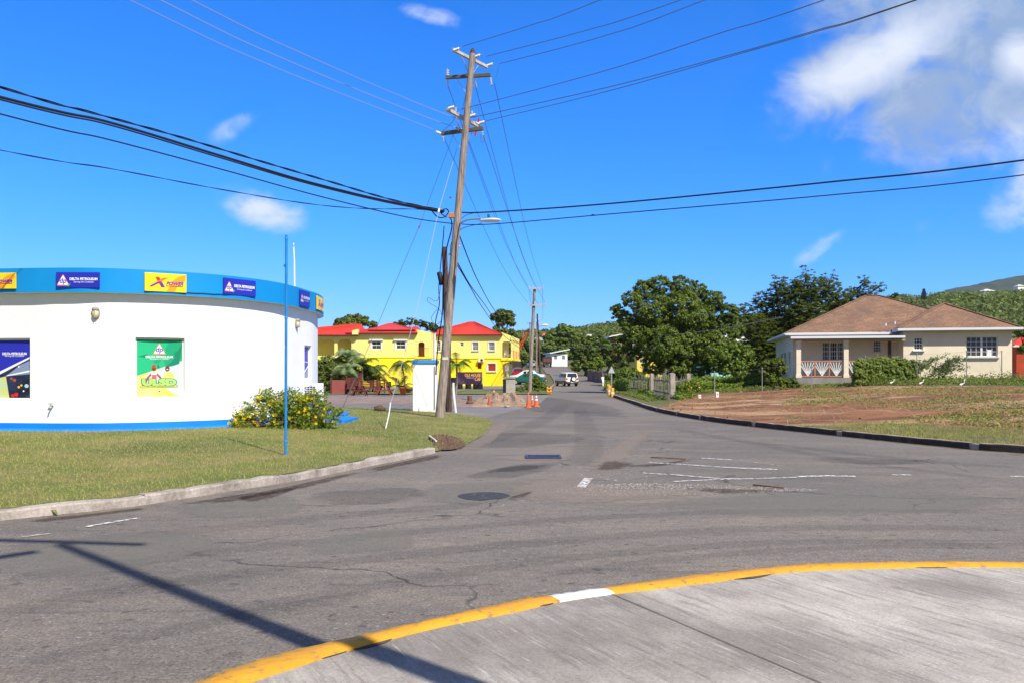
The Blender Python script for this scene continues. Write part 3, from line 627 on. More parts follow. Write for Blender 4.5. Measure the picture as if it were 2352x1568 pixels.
for k, (pts, w_) in enumerate(((((-60, 1420), (300, 1352), (800, 1288), (1300, 1240), (1800, 1212), (2400, 1214)), .5), (((-60, 1340), (300, 1290), (800, 1235), (1300, 1192), (1800, 1172), (2400, 1176)), .45), (((400, 1440), (800, 1356), (1300, 1282), (1800, 1245), (2400, 1246)), .4), (((-60, 1262), (300, 1232), (800, 1182), (1200, 1150)), .6), (((1700, 1010), (1900, 1035), (2150, 1060), (2400, 1078)), .7), (((1500, 975), (1700, 1012), (2000, 1065), (2400, 1110)), .6), (((0, 1540), (300, 1468), (620, 1402), (900, 1352)), .35), (((1180, 1330), (1600, 1278), (2000, 1255), (2400, 1258)), .3))):
    soft_strip(pts, w_, S_TR, .0030+.0001*k)
def line(pts, w, m, z=.009):
    L_ = [W(x, y, 0) for x, y in pts]; mb = MB(); n = len(L_); off = []
    for i in range(n):
        t = (L_[min(i+1, n-1)]-L_[max(i-1, 0)]).normalized(); off.append(Vector((-t.y, t.x, 0))*w/2)
    for i in range(n-1): mb.quad(L_[i]+off[i]+Vector((0, 0, z)), L_[i+1]+off[i+1]+Vector((0, 0, z)), L_[i+1]-off[i+1]+Vector((0, 0, z)), L_[i]-off[i]+Vector((0, 0, z)), m)
    o = mb.build('road_marking', fix=False); o['kind'] = 'structure'
line([(1490, 1062), (1560, 1066), (1650, 1072), (1700, 1075)], .09, M_LINE)
line([(1700, 1075), (1750, 1077), (1785, 1078)], .13, M_LINE)
line([(1475, 1086), (1560, 1091), (1640, 1098), (1700, 1100)], .08, M_LINE, .0085)
line([(1540, 1106), (1640, 1101.5), (1740, 1099), (1830, 1096)], .07, M_LINE)
line([(1830, 1094.5), (1900, 1092.5), (1965, 1094)], .13, M_LINE); line([(2050, 1090.5), (2092, 1090.5)], .1, M_LINE); line([(2320, 1094), (2380, 1094)], .1, M_LINE)
line([(1612, 1052), (1680, 1056)], .10, M_LINE); line([(1700, 1057), (1760, 1065), (1800, 1070)], .05, M_LINEF)
line([(1334, 1119), (1352, 1098)], .13, M_LINE); line([(1500, 1052), (1545, 1054)], .05, M_LINEF)
line([(200, 1210), (260, 1199), (320, 1190)], .07, M_LINE); line([(50, 1233), (118, 1225)], .06, M_LINEF)
line([(1390, 1101), (1420, 1105)], .06, M_LINEF)
for a in (((380, 1162), (460, 1151), (560, 1136), (700, 1109), (830, 1080), (835, 1086), (720, 1117), (560, 1149), (470, 1161)), ((60, 1194), (200, 1180), (340, 1163), (350, 1168), (200, 1187), (70, 1201)), ((840, 1077), (920, 1060), (1010, 1042), (1020, 1050), (930, 1068), (850, 1085)), ((540, 1142), (640, 1124), (700, 1114), (640, 1140), (560, 1156))):
    soft_patch(a, S_DIRT, .0064, .7, 'gutter_dirt')
_k = [Vector((p[0]-.14, p[1]-.04, .005)) for p in KR if 15 < p[1] < 60]; _V = []; _f = []
for i, p in enumerate(_k):
    t = (_k[min(i+1, len(_k)-1)]-_k[max(i-1, 0)]).normalized(); s_ = Vector((-t.y, t.x, 0))
    for k_, f_ in ((-.5, .8), (-.1, 1), (.2, .6), (.5, 0)): _V.append(p+s_*.45*k_); _f.append(f_)
soft_mesh('gutter_dirt', _V, [(i*4+k, i*4+k+1, i*4+k+5, i*4+k+4) for i in range(len(_k)-1) for k in range(3)], _f, S_DIRT)
soft_patch(((1060, 1028), (1110, 1000), (1140, 968), (1180, 965), (1150, 1000), (1100, 1035)), S_TAN, .0052, .4, 'gutter_dirt')
# crumbled hole at the end of the left kerb
MB_ = MB()
def hole():
    c = W(1028, 1019, 0); pts = [(985, 1010), (1010, 1003), (1040, 1005), (1068, 1016), (1055, 1028), (1015, 1032), (990, 1024)]
    stain('washed_out_hole', [W(x, y, .03)[:2] for x, y in pts], M_GAP, .03)
M_SOIL = mat('dark_soil', (.085, .05, .033), .95, (.15, .095, .065), 5, 8, bump=1.0, bscale=12)
hole()

# ---------------------------------------------------------------- grass, stones, straw
def blades(name, P, h, w, m, rng, lean=.5):
    n = len(P); th = rng.random(n)*2*math.pi; dx = np.stack([np.cos(th), np.sin(th), np.zeros(n)], 1)
    l = rng.normal(size=(n, 3))*lean; l[:, 2] = 1; l /= np.linalg.norm(l, axis=1, keepdims=True); hh = (h*(.5+rng.random(n)))[:, None]
    V = np.stack([P-dx*w/2, P+dx*w/2, P+l*hh], 1).reshape(-1, 3)
    me = bpy.data.meshes.new(name); me.vertices.add(3*n); me.vertices.foreach_set('co', V.astype(np.float32).ravel()); me.loops.add(3*n)
    me.loops.foreach_set('vertex_index', np.arange(3*n, dtype=np.int32)); me.polygons.add(n)
    me.polygons.foreach_set('loop_start', np.arange(0, 3*n, 3, dtype=np.int32)); me.polygons.foreach_set('loop_total', np.full(n, 3, np.int32))
    me.materials.append(m); me.update(calc_edges=True); o = link_mesh(name, me); o['kind'] = 'stuff'; return o
M_BLADE = mat('grass_blades', (.28, .34, .055), .7, (.48, .44, .15), leaf=1, col3=(.46, .36, .17), scale3=.45, w3=(.48, .62))
M_WEED = mat('weed_leaves', (.15, .26, .028), .6, (.27, .34, .05), leaf=1, col3=(.09, .16, .025), scale3=.5)
rg_ = np.random.default_rng(11)
def scatter(poly, n, rng, dens=None):
    xs = [p[0] for p in poly]; ys = [p[1] for p in poly]; x = rng.uniform(min(xs), max(xs), n); y = rng.uniform(min(ys), max(ys), n)
    k = in_poly(x, y, poly); x, y = x[k], y[k]; return np.stack([x, y, hgt(x, y)], 1)
ln = [p for p in [(-12, 1.5)]+KL[2:]+LAWN_E[1:]]+[(-13, 34)]
lnp = scatter(ln, 420000, rg_); keep = rg_.random(len(lnp)) < np.interp(lnp[:, 1], [8, 14, 24], [1, .75, .4]); lnp = lnp[keep & (lnp[:, 0] > -.64*lnp[:, 1]-.6)]
d_, _ = dist_line(lnp[:, 0], lnp[:, 1], KL); lnp = lnp[d_ > .17]
o = blades('lawn_grass', lnp, .042, .009, M_BLADE, rg_); o['label'] = 'short mown grass, partly dried to straw, on the left lawn'; o['category'] = 'grass'
vg = scatter([tuple(G(1790, 985)[:2]), tuple(G(1880, 976)[:2]), tuple(G(1979, 968)[:2]), tuple(G(2124, 970)[:2]), tuple(G(2180, 977)[:2]), tuple(G(2360, 984)[:2]), (20, 19), (14.5, 12.6), (10.2, 16.4), (7.4, 23.9)], 110000, rg_)
d_, s_ = dist_line(vg[:, 0], vg[:, 1], KR); vg = vg[(d_ > .2) & (s_ > 0)]
o = blades('verge_grass', vg, .055, .012, M_BLADE, rg_); o['label'] = 'thin green grass between the right kerb and the bare dirt'; o['category'] = 'grass'
# green growth along the edge of the dirt lot, under the tree and in front of the cream house
def weeds(name, poly, n, hmin, hmax, size, m, label, seed, patch=1.0):
    r = np.random.default_rng(seed); P = scatter(poly, n, r); ph = .5+.5*np.sin(P[:, 0]*.9+1.3*np.sin(P[:, 1]*.5))*np.sin(P[:, 1]*.8+P[:, 0]*.3)
    H = hmin+(hmax-hmin)*ph*r.random(len(P))**.5; P[:, 2] += H*r.random(len(P))**.6
    Nn = r.normal(size=P.shape)*.6+np.array([0, -.15, .8]); Nn /= np.linalg.norm(Nn, axis=1, keepdims=True)
    o = leaf_mesh(name, P, Nn, size*(.6+.8*r.random(len(P))), m, r); props(o, label, 'weeds', kind='stuff'); return o
e1 = [tuple(G(x, y)[:2]) for x, y in ((1412, 903), (1440, 908), (1490, 921), (1530, 917), (1600, 905), (1680, 899), (1800, 893), (1990, 886), (2150, 884), (2352, 884))]
weeds('low_weeds', e1+[(33, 46), (27, 49), (18, 49), (12, 54), (9, 58)], 130000, .04, .32, .10, [M_WEED, mat('weed_dry', (.2, .2, .06), .8, (.12, .15, .04), leaf=1)], 'low green weeds along the far edge of the bare dirt lot', 3)
weeds('dirt_weeds', [tuple(G(1790, 930)[:2]), tuple(G(2352, 955)[:2]), tuple(G(2352, 892)[:2]), tuple(G(1850, 895)[:2])], 26000, .02, .16, .07, [M_WEED, mat('weed_straw', (.42, .33, .16), .8, (.28, .26, .08), leaf=1)], 'sparse weeds and straw creeping over the upper part of the dirt lot', 33)
weeds('weed_mound', [tuple(T(1386, 75)[:2]), tuple(T(1440, 62)[:2]), tuple(T(1600, 55)[:2]), tuple(T(1790, 54)[:2]), tuple(T(1780, 66)[:2]), tuple(T(1600, 80)[:2]), tuple(T(1420, 100)[:2])], 160000, .3, 1.15, .17, [M_WEED, M_WEED], 'tall creeping weeds covering the plot behind the old fence', 8)
weeds('lot_tufts', [tuple(G(x, y)[:2]) for x, y in ((2020, 972), (2150, 972), (2352, 985), (2352, 930), (2240, 945), (2100, 960))], 9000, .02, .14, .07, [mat('weed_straw', (.42, .33, .16)), M_WEED], 'dry tufts and straw at the lower right of the dirt lot', 35, )
weeds('fence_weeds', [tuple(T(1440, 59)[:2]), tuple(T(1500, 50)[:2]), tuple(T(1560, 43)[:2]), tuple(T(1600, 45)[:2]), tuple(T(1560, 50)[:2]), tuple(T(1500, 58)[:2])], 24000, .1, .6, .10, [M_WEED, M_WEED], 'green weeds growing through the old picket fence', 36)
weeds('field_weeds', [(19, 44), (24, 43), (30, 38), (40, 32), (44, 45), (30, 47.5), (22, 48)], 42000, .08, .75, .11, [M_WEED, mat('weed_dry', (1, 1, 1))], 'rough green and dry weeds below the cream house', 21)
M_STRAW = mat('dry_straw', (.42, .31, .15), .9, (.24, .15, .07), leaf=1)
def straw():
    r = np.random.default_rng(6); P = scatter(DIRT, 13000, r); ph = np.sin(P[:, 0]*.7)*np.sin(P[:, 1]*.6+P[:, 0]*.2); P = P[(ph > -.25) | (r.random(len(P)) < .3)]
    P[:, 2] += .035+.05*r.random(len(P)); Nn = r.normal(size=P.shape)*.25+np.array([0, -.5, 1]); Nn /= np.linalg.norm(Nn, axis=1, keepdims=True)
    o = leaf_mesh('cut_straw', P, Nn, .12+.5*r.random(len(P))**4, M_STRAW, r, aspect=.07); props(o, 'dry cut stalks and straw strewn over the bare dirt lot', 'straw', kind='stuff')
    Q = scatter(DIRT, 5000, r); Q = Q[np.sin(Q[:, 0]*1.3+2)*np.sin(Q[:, 1]*1.1) > .1]; Q[:, 2] += .05; Nn = r.normal(size=Q.shape)*.5+np.array([0, 0, 1]); Nn /= np.linalg.norm(Nn, axis=1, keepdims=True)
    o = leaf_mesh('soil_clods', Q, Nn, .03+.07*r.random(len(Q))**2, M_SOIL, r, aspect=.8); props(o, 'dark clods and roots lying in the bare dirt lot', 'clods', kind='stuff')
straw()
M_STONE = mat('pale_stone', (.46, .42, .38), .9, (.15, .13, .12), 20)
def stones(name, poly, n, smin, smax, label, seed, m=M_STONE, zoff=0, near=None):
    r = np.random.default_rng(seed); P = scatter(poly, n, r); mb = MB()
    if near is not None: P = P[r.random(len(P)) < near(P)]
    for p in P:
        s = r.uniform(smin, smax); a = r.random()*6.3; ca, sa = math.cos(a)*s, math.sin(a)*s; p = Vector(p)+Vector((0, 0, zoff))
        mb.add([p+Vector((ca, sa, 0)), p+Vector((-sa, ca*.7, 0)), p+Vector((-ca*.9, -sa, 0)), p+Vector((sa*.8, -ca, 0)), p+Vector((0, 0, s*.75))], [(0, 1, 4), (1, 2, 4), (2, 3, 4), (3, 0, 4)], m)
    o = mb.build(name, fix=False); props(o, label, 'gravel', kind='stuff')
stones('loose_gravel', [g2(*q) for q in ((1270, 1128), (1340, 1112), (1480, 1108), (1640, 1112), (1760, 1118), (1900, 1124), (1700, 1132), (1480, 1138), (1320, 1136))], 3600, .005, .013, 'loose gravel and broken chips gathered at the middle of the junction', 2)
stones('loose_gravel', [g2(*q) for q in ((1290, 1078), (1370, 1062), (1480, 1072), (1500, 1096), (1360, 1108), (1240, 1140), (1150, 1160))], 900, .004, .011, 'scattered chips and grit beside the faded stop line', 4)
M_TWIG = mat('twig_bark', (.13, .085, .05), .9)
mb = MB(); mb.tube([W(1730, 1112, .02), W(1770, 1116, .03), W(1800, 1119, .015)], .012, M_TWIG, 5); props(mb.build('twig'), 'brown twig lying on the asphalt right of the gravel', 'twig')
mb = MB(); mb.tube([W(1495, 1049, .02), W(1540, 1051, .03), W(1575, 1053, .015)], .012, M_TWIG, 5); props(mb.build('twig'), 'dry stick lying on the asphalt above the faded lines', 'twig')
mb = MB(); mb.tube([W(986, 1000, .16), W(1002, 1012, .12)], .02, mat('white_pipe', (.7, .68, .64), .5), 8); props(mb.build('broken_pipe'), 'short white pipe sticking out of the hole at the kerb end', 'pipe')
stones('soil_clumps', [tuple(W(x, y, .03)[:2]) for x, y in ((985, 1012), (1010, 1004), (1045, 1006), (1070, 1017), (1055, 1029), (1010, 1033))], 420, .03, .09, 'loose dark soil spilling round the washed-out hole at the kerb end', 12, M_SOIL, .0)
# manhole grate
M_GRATE = mat('grate_iron', (.05, .055, .12), .5, (.09, .09, .12), 8, metal=.4)
def grate():
    a, b, c, d = W(1209, 1053.5), W(1286, 1053.5), W(1281, 1046.5), W(1214, 1046.5); o = (a+b+c+d)/4; w = (b-a).length; h = (d-a).length*.95
    r = thing('drain_grate', 'blue-grey slotted drain grate set in the middle of the road', 'drain grate', (o.x, o.y, .004), 0)
    f = MB(); f.box((0, -h/2, .012), (w, .05, .022), M_GRATE); f.box((0, h/2, .012), (w, .05, .022), M_GRATE); f.box((-w/2, 0, .012), (.05, h, .0225), M_GRATE); f.box((w/2, 0, .012), (.05, h, .0225), M_GRATE); f.build('frame', r)
    g_ = MB(); n = 16
    for i in range(n): g_.box((-w/2+w*(i+.5)/n, 0, .01), (w/n*.6, h-.06, .018), M_GRATE)
    g_.build('bars', r)
grate()
# ---------------------------------------------------------------- curved white shop with blue fascia
M_WHITE = mat('white_render', (.88, .88, .86), .75, (.82, .82, .80), .5, 6, (.4, .8), .35, 40, fine=(3, .97, 1.02))
M_FASCIA = mat('fascia_blue', (.003, .27, .66), .55, (.003, .24, .60), .8, 6, (.4, .7), .15, 30)
M_PLINTH = mat('plinth_blue', (.004, .19, .72), .6, (.004, .22, .78), 1.2, 6, (.4, .7), .2, 20)
M_SOFFIT = mat('soffit', (.66, .66, .64), .8)
M_DKROOF = mat('flat_roof', (.32, .32, .31), .9)
M_TRIM = mat('white_trim', (.8, .8, .79), .5)
M_BLK = mat('black_rubber', (.012, .012, .014), .55)
M_NAVY = mat('sign_navy', (.022, .03, .42), .35); M_SYEL = mat('sign_yellow', (.88, .66, .02), .35, (.88, .50, .012), 3.2, 3, (.52, .66))
M_WH = mat('print_white', (.84, .84, .84), .4); M_ORG = mat('print_orange', (.82, .20, .02), .4); M_RED = mat('print_red', (.66, .02, .015), .4); M_PUR = mat('print_purple', (.13, .035, .42), .4)
M_GRN = mat('print_green', (.06, .5, .12), .4); M_BLU = mat('print_blue', (.03, .06, .5), .4)
PL = catmull([(-12.07, 19.28, 0), (-10.6, 19.12, 0), (-9.38, 19.2, 0), (-8.04, 19.86, 0), (-6.95, 20.9, 0), (-6.28, 22.35, 0), (-6.06, 24.2, 0), (-6.04, 26.1, 0), (-6.62, 28.4, 0), (-8.5, 31, 0), (-12, 33, 0), (-18, 32, 0), (-23, 27, 0), (-21, 21.8, 0), (-16, 19.75, 0)], 18, True)
PL = PL[-90:]+PL[:-90]; n_ = len(PL)
def nrm(line, i):
    t = (line[(i+1) % len(line)]-line[i-1]).normalized(); return Vector((t.y, -t.x, 0))
WL = [PL[i]-nrm(PL, i)*.19 for i in range(n_)]
def at_ray(line, px):
    r = (px-CX)/F; best = None
    for i in range(len(line)):
        a, b = line[i], line[(i+1) % len(line)]; fa, fb = a.x-r*a.y, b.x-r*b.y
        if fa*fb <= 0 and fa != fb:
            t = fa/(fa-fb); p = a.lerp(b, t)
            if best is None or p.y < best[1].y: best = (i+t, p)
    if best is None:
        i = max(range(len(line)), key=lambda k: line[k].x/line[k].y); best = (float(i), line[i])
    return best
def pt(line, s): i = int(s) % len(line); return line[i].lerp(line[(i+1) % len(line)], s-int(s))
ZT, ZB = 4.02, 3.45           # fascia top and bottom
Z0 = .1
def zpy(py, Y): return CH+(HZ-py)/F*Y
shop = thing('shop_building', 'white round-cornered shop with bright blue fascia and plinth on the lawn', 'building', (-12, 26, .15))
ops = []
for (x0, x1, y0, y1, kind) in ((-110, 69, 776, 916, 'L'), (311, 424, 775, 913, 'C'), (699.5, 715, 793, 869, 'R')):
    if x0 < 0: a = at_ray(WL, x1); s1, p1 = a; s0 = s1-9.2; p0 = pt(WL, s0)
    else: (s0, p0), (s1, p1) = at_ray(WL, x0), at_ray(WL, x1)
    Y = (p0.y+p1.y)/2 if x0 >= 0 else p1.y; ops.append((s0, s1, zpy(y1, Y), zpy(y0, Y), kind, p0, p1))
S = sorted(set([float(i) for i in range(n_)]+[o[0] % n_ for o in ops]+[o[1] % n_ for o in ops])); zs = sorted(set([Z0, ZB+.01]+[o[2] for o in ops]+[o[3] for o in ops]))
mb = MB(); k = len(S)
for i in range(k):
    sa = S[i]; sb = S[(i+1) % k]+(n_ if i == k-1 else 0); mid = (sa+sb)/2; a, b = pt(WL, sa), pt(WL, sb % n_ if sb >= n_ else sb)
    for z0, z1 in zip(zs[:-1], zs[1:]):
        zm = (z0+z1)/2
        if any((o[0] % n_ < mid < o[1] % n_) and o[2] < zm < o[3] for o in ops): continue
        mb.add([Vector((a.x, a.y, z0)), Vector((b.x, b.y, z0)), Vector((b.x, b.y, z1)), Vector((a.x, a.y, z1))], [(0, 1, 2, 3)], M_WHITE, True)
wall = mb.build('wall', shop, world=True, fix=False)
bm = bmesh.new(); bm.from_mesh(wall.data); bmesh.ops.remove_doubles(bm, verts=bm.verts, dist=.001); bmesh.ops.recalc_face_normals(bm, faces=bm.faces)
bm.to_mesh(wall.data); bm.free()
def ring_band(line, z0, z1, m, name, out0=0, out1=0, lip=0, under=0):
    mb = MB(); n = len(line); vs = []
    for i in range(n):
        nn = nrm(line, i); p = line[i]
        vs += [Vector((p.x+nn.x*(out0-under), p.y+nn.y*(out0-under), z0)), Vector((p.x+nn.x*out0, p.y+nn.y*out0, z0)), Vector((p.x+nn.x*out1, p.y+nn.y*out1, z1)), Vector((p.x+nn.x*(out1-lip), p.y+nn.y*(out1-lip), z1))]
    fs = []
    for i in range(n):
        j = (i+1) % n; fs += [(i*4+q, j*4+q, j*4+q+1, i*4+q+1) for q in ((0, 1, 2) if under else (1, 2))]
    mb.add(vs, fs, m, False); return mb.build(name, shop, world=True)
ring_band(PL, ZB, ZT, M_FASCIA, 'fascia', 0, 0, .2)
ring_band(PL, ZB-.001, ZB+.02, M_SOFFIT, 'soffit', -.004, -.004, 0, .21)
ring_band(WL, Z0+.02, .42, M_PLINTH, 'plinth', .07, .05, .08)
ring_band(WL, .20, .30, M_PLINTH, 'plinth_skirt', .40, .07, .05)
mb = MB(); mb.poly([Vector((p.x, p.y, ZT-.08)) for p in WL], M_DKROOF); mb.build('roof', shop, world=True)
M_GLASSD = mat('dark_glass', (.02, .025, .03), .08, spec=.6)

def flat(parent, pts, y, m, name='print'):
    mb = MB(); mb.poly([Vector((x, y, z)) for x, z in pts], m); return mb.build(name, parent, fix=False)
def ell(cx, cz, rx, rz_, n=20, a0=0, a1=2*math.pi): return [(cx+rx*math.cos(a0+(a1-a0)*i/n), cz+rz_*math.sin(a0+(a1-a0)*i/n)) for i in range(n+(1 if a1-a0 < 6.2 else 0))]
def rtri(cx, cz, w, h, r=.12): # rounded triangle
    P = [Vector((cx-w/2, cz-h/2)), Vector((cx+w/2, cz-h/2)), Vector((cx, cz+h/2))]; out = []
    for i in range(3):
        p, a, b = P[i], P[i-1], P[(i+1) % 3]; u = p+(a-p)*r; v = p+(b-p)*r
        for t in (0, .33, .66, 1): out.append(tuple((u*(1-t)**2+p*2*t*(1-t)+v*t*t)))
    return out
def logo(parent, cx, cz, w, y): # triangular emblem: orange rim, white field, blue letters, green tick
    h = w*.92; flat(parent, rtri(cx, cz, w, h), y, M_ORG, 'emblem'); flat(parent, rtri(cx, cz-.012*w, w*.83, h*.82), y-.002, M_WH, 'emblem')
    text_part('dp', w*.5, M_BLU, parent, cx, cz-.13*h, y-.004, width=w*.52, shear=.15, bold=w*.012, name='emblem_letters')
    flat(parent, [(cx+w*.30, cz-h*.50), (cx+w*.44, cz-h*.42), (cx+w*.60, cz-h*.22), (cx+w*.50, cz-h*.47), (cx+w*.40, cz-h*.56)], y-.003, M_GRN, 'emblem')
def placed(name, label, cat, p0, p1, z0, z1, group=None, off=.0):
    d = (p1-p0); w = d.length; rz = math.atan2(d.y, d.x); c = (p0+p1)/2; nn = Vector((d.y, -d.x, 0)).normalized(); c = c+nn*off
    return thing(name, label, cat, (c.x, c.y, z0), rz, group), w, z1-z0
def board(r, w, h, m, t=.03):
    mb = MB(); mb.box((0, 0, h/2), (w, t, h), m); o = mb.build('board', r); bev(o, .006); return o
def sign_blue(x0, x1, y0, y1, label, wfix=None):
    (s0, p0), (s1, p1) = at_ray(PL, x0), at_ray(PL, x1)
    if wfix: p1 = p0+(p1-p0).normalized()*wfix
    c = (p0+p1)/2; r, w, h = placed('fascia_sign', label, 'sign', p0, p1, zpy(y1, c.y), zpy(y0, c.y), 'signs along the blue fascia', .035)
    board(r, w, h, M_NAVY); y = -.018
    logo(r, -w*.335, h*.5, w*.30, y)
    text_part('DELTA PETROLEUM', .1, M_WH, r, w*.135, h*.56, y, width=w*.64, height=h*.17, bold=.004)
    text_part('Serving the Caribbean', .1, M_WH, r, w*.14, h*.36, y, width=w*.46)
def sign_yellow(x0, x1, y0, y1, label, wfix=None):
    if x0 < -5: s1, p1 = at_ray(PL, x1); p0 = pt(PL, s1-4.3)
    else: (s0, p0), (s1, p1) = at_ray(PL, x0), at_ray(PL, x1)
    c = (p0+p1)/2; 
    if x0 < -5: p0 = p1+(p0-p1).normalized()*1.0
    if wfix: p1 = p0+(p1-p0).normalized()*wfix
    r, w, h = placed('fascia_sign', label, 'sign', p0, p1, zpy(y1, c.y), zpy(y0, c.y), 'signs along the blue fascia', .035)
    board(r, w, h, M_SYEL); y = -.018
    flat(r, [(w*.02, h*.02), (w*.22, h*.02), (w*.30, h*.45), (w*.46, h*.62), (w*.48, h*.97), (w*.30, h*.85), (w*.16, h*.60), (w*.10, h*.3)], y+.001, mat('print_amber', (.84, .34, .015), .4), 'flame_print')
    flat(r, [(-w*.25, h*.78), (-w*.16, h*.78), (-w*.02, h*.25), (-w*.11, h*.25)], y-.002, M_RED, 'emblem')
    flat(r, [(-w*.40, h*.26), (-w*.34, h*.26), (w*.045, h*.76), (-w*.06, h*.76)], y-.003, M_ORG, 'emblem')
    flat(r, [(-w*.40, h*.26), (-w*.33, h*.26), (-w*.10, h*.545), (-w*.17, h*.545)], y-.0045, M_PUR, 'emblem')
    flat(r, [(-w*.145, h*.50), (-w*.09, h*.50), (-w*.02, h*.25), (-w*.11, h*.25)], y-.0045, M_PUR, 'emblem')
    text_part('POWER', .1, M_PUR, r, w*.215, h*.47, y-.006, width=w*.42, height=h*.20, shear=.35, bold=.003)
    mb = MB(); mb.box((w*.21, y-.001, h*.32), (w*.40, .002, h*.035), M_RED); mb.build('fine_print', r)
sign_yellow(-70, 39.5, 627.5, 664, 'yellow fascia sign with POWER lettering, cut off by the left edge of the photo')
sign_blue(131, 230.7, 626, 661.5, 'navy fascia sign with triangle emblem, above the first wall lamp')
sign_yellow(331.5, 427.5, 629, 671, 'yellow X POWER fascia sign, above the green window poster')
sign_blue(511, 585, 642, 679, 'navy fascia sign with triangle emblem, right of the big yellow one')
sign_blue(686, 708, 668.5, 704, 'small navy fascia sign seen at a slant, right of the blue pole')
sign_yellow(725, 738.2, 682.6, 713, 'yellow sign seen edge on at the far right end of the blue fascia', wfix=1.1)
# thin cable stapled along the fascia
cb_ = []
for x, yy in ((426, 672), (445, 673.5), (470, 674), (490, 676), (512, 676)):
    s, p = at_ray(PL, x); nn = nrm(PL, int(s)); q = p+nn*.02; cb_.append(Vector((q.x, q.y, zpy(yy, p.y))))
mb = MB(); mb.tube(cb_, .008, M_BLK, 5); props(mb.build('sign_cable'), 'thin black cable on the blue fascia linking two signs', 'cable')

def niche(op, poster):
    s0, s1, z0, z1, kind, p0, p1 = op; d = (p1-p0).normalized(); nn = Vector((d.y, -d.x, 0)); dep = .14
    q0, q1 = p0-nn*dep, p1-nn*dep; f = MB(); up = lambda p, z: Vector((p.x, p.y, z))
    arc = [p0]+[WL[i % n_] for i in range(math.ceil(s0+1e-6), math.ceil(s1-1e-6))]+[p1]
    f.quad(up(p0, z0), up(q0, z0), up(q0, z1), up(p0, z1), M_TRIM); f.quad(up(p1, z0), up(q1, z0), up(q1, z1), up(p1, z1), M_TRIM)
    f.poly([up(p, z1) for p in arc]+[up(q1, z1), up(q0, z1)], M_TRIM); f.poly([up(p, z0) for p in arc]+[up(q1, z0), up(q0, z0)], M_TRIM)
    f.quad(up(q0, z0), up(q1, z0), up(q1, z1), up(q0, z1), M_GLASSD); w_ = f.build('window', shop, world=True)
    t = .045
    f = MB(); c = (q0+q1)/2+nn*.025; w = (q1-q0).length; rz = math.atan2(d.y, d.x); h = z1-z0
    for dx, dz, sx, sz in ((-w/2+t/2, h/2, t, h), (w/2-t/2, h/2, t, h), (0, t/2, w-2*t, t), (0, h-t/2, w-2*t, t)):
        q = c+d*dx; f.box((q.x, q.y, z0+dz), (sx, .05, sz), M_TRIM, rz=rz)
    f.build('frame', w_, world=True)
    r, w, h = placed('window_poster', poster, 'poster', q0, q1, z0+.03, z1-.06, None, .052); w -= .08
    return r, w, h
M_PG = mat('poster_green', (.02, .46, .20), .35, (.012, .34, .16), 1.4, 3, (.5, .54)); M_PGD = mat('poster_dark_green', (.012, .22, .12), .35); M_PY = mat('poster_yellow', (.75, .68, .08), .35, (.76, .72, .28), 1.2, 3)
M_PALE = mat('poster_pale', (.55, .60, .62), .35); M_SKIN = mat('print_skin', (.42, .08, .04), .5); M_SKD = mat('print_dark_skin', (.16, .05, .03), .5); M_SHIRT = mat('print_shirt_pale', (.62, .68, .8), .5); M_PINK = mat('print_pink', (.72, .12, .14), .5)
M_LG = mat('print_lime', (.42, .82, .16), .4)
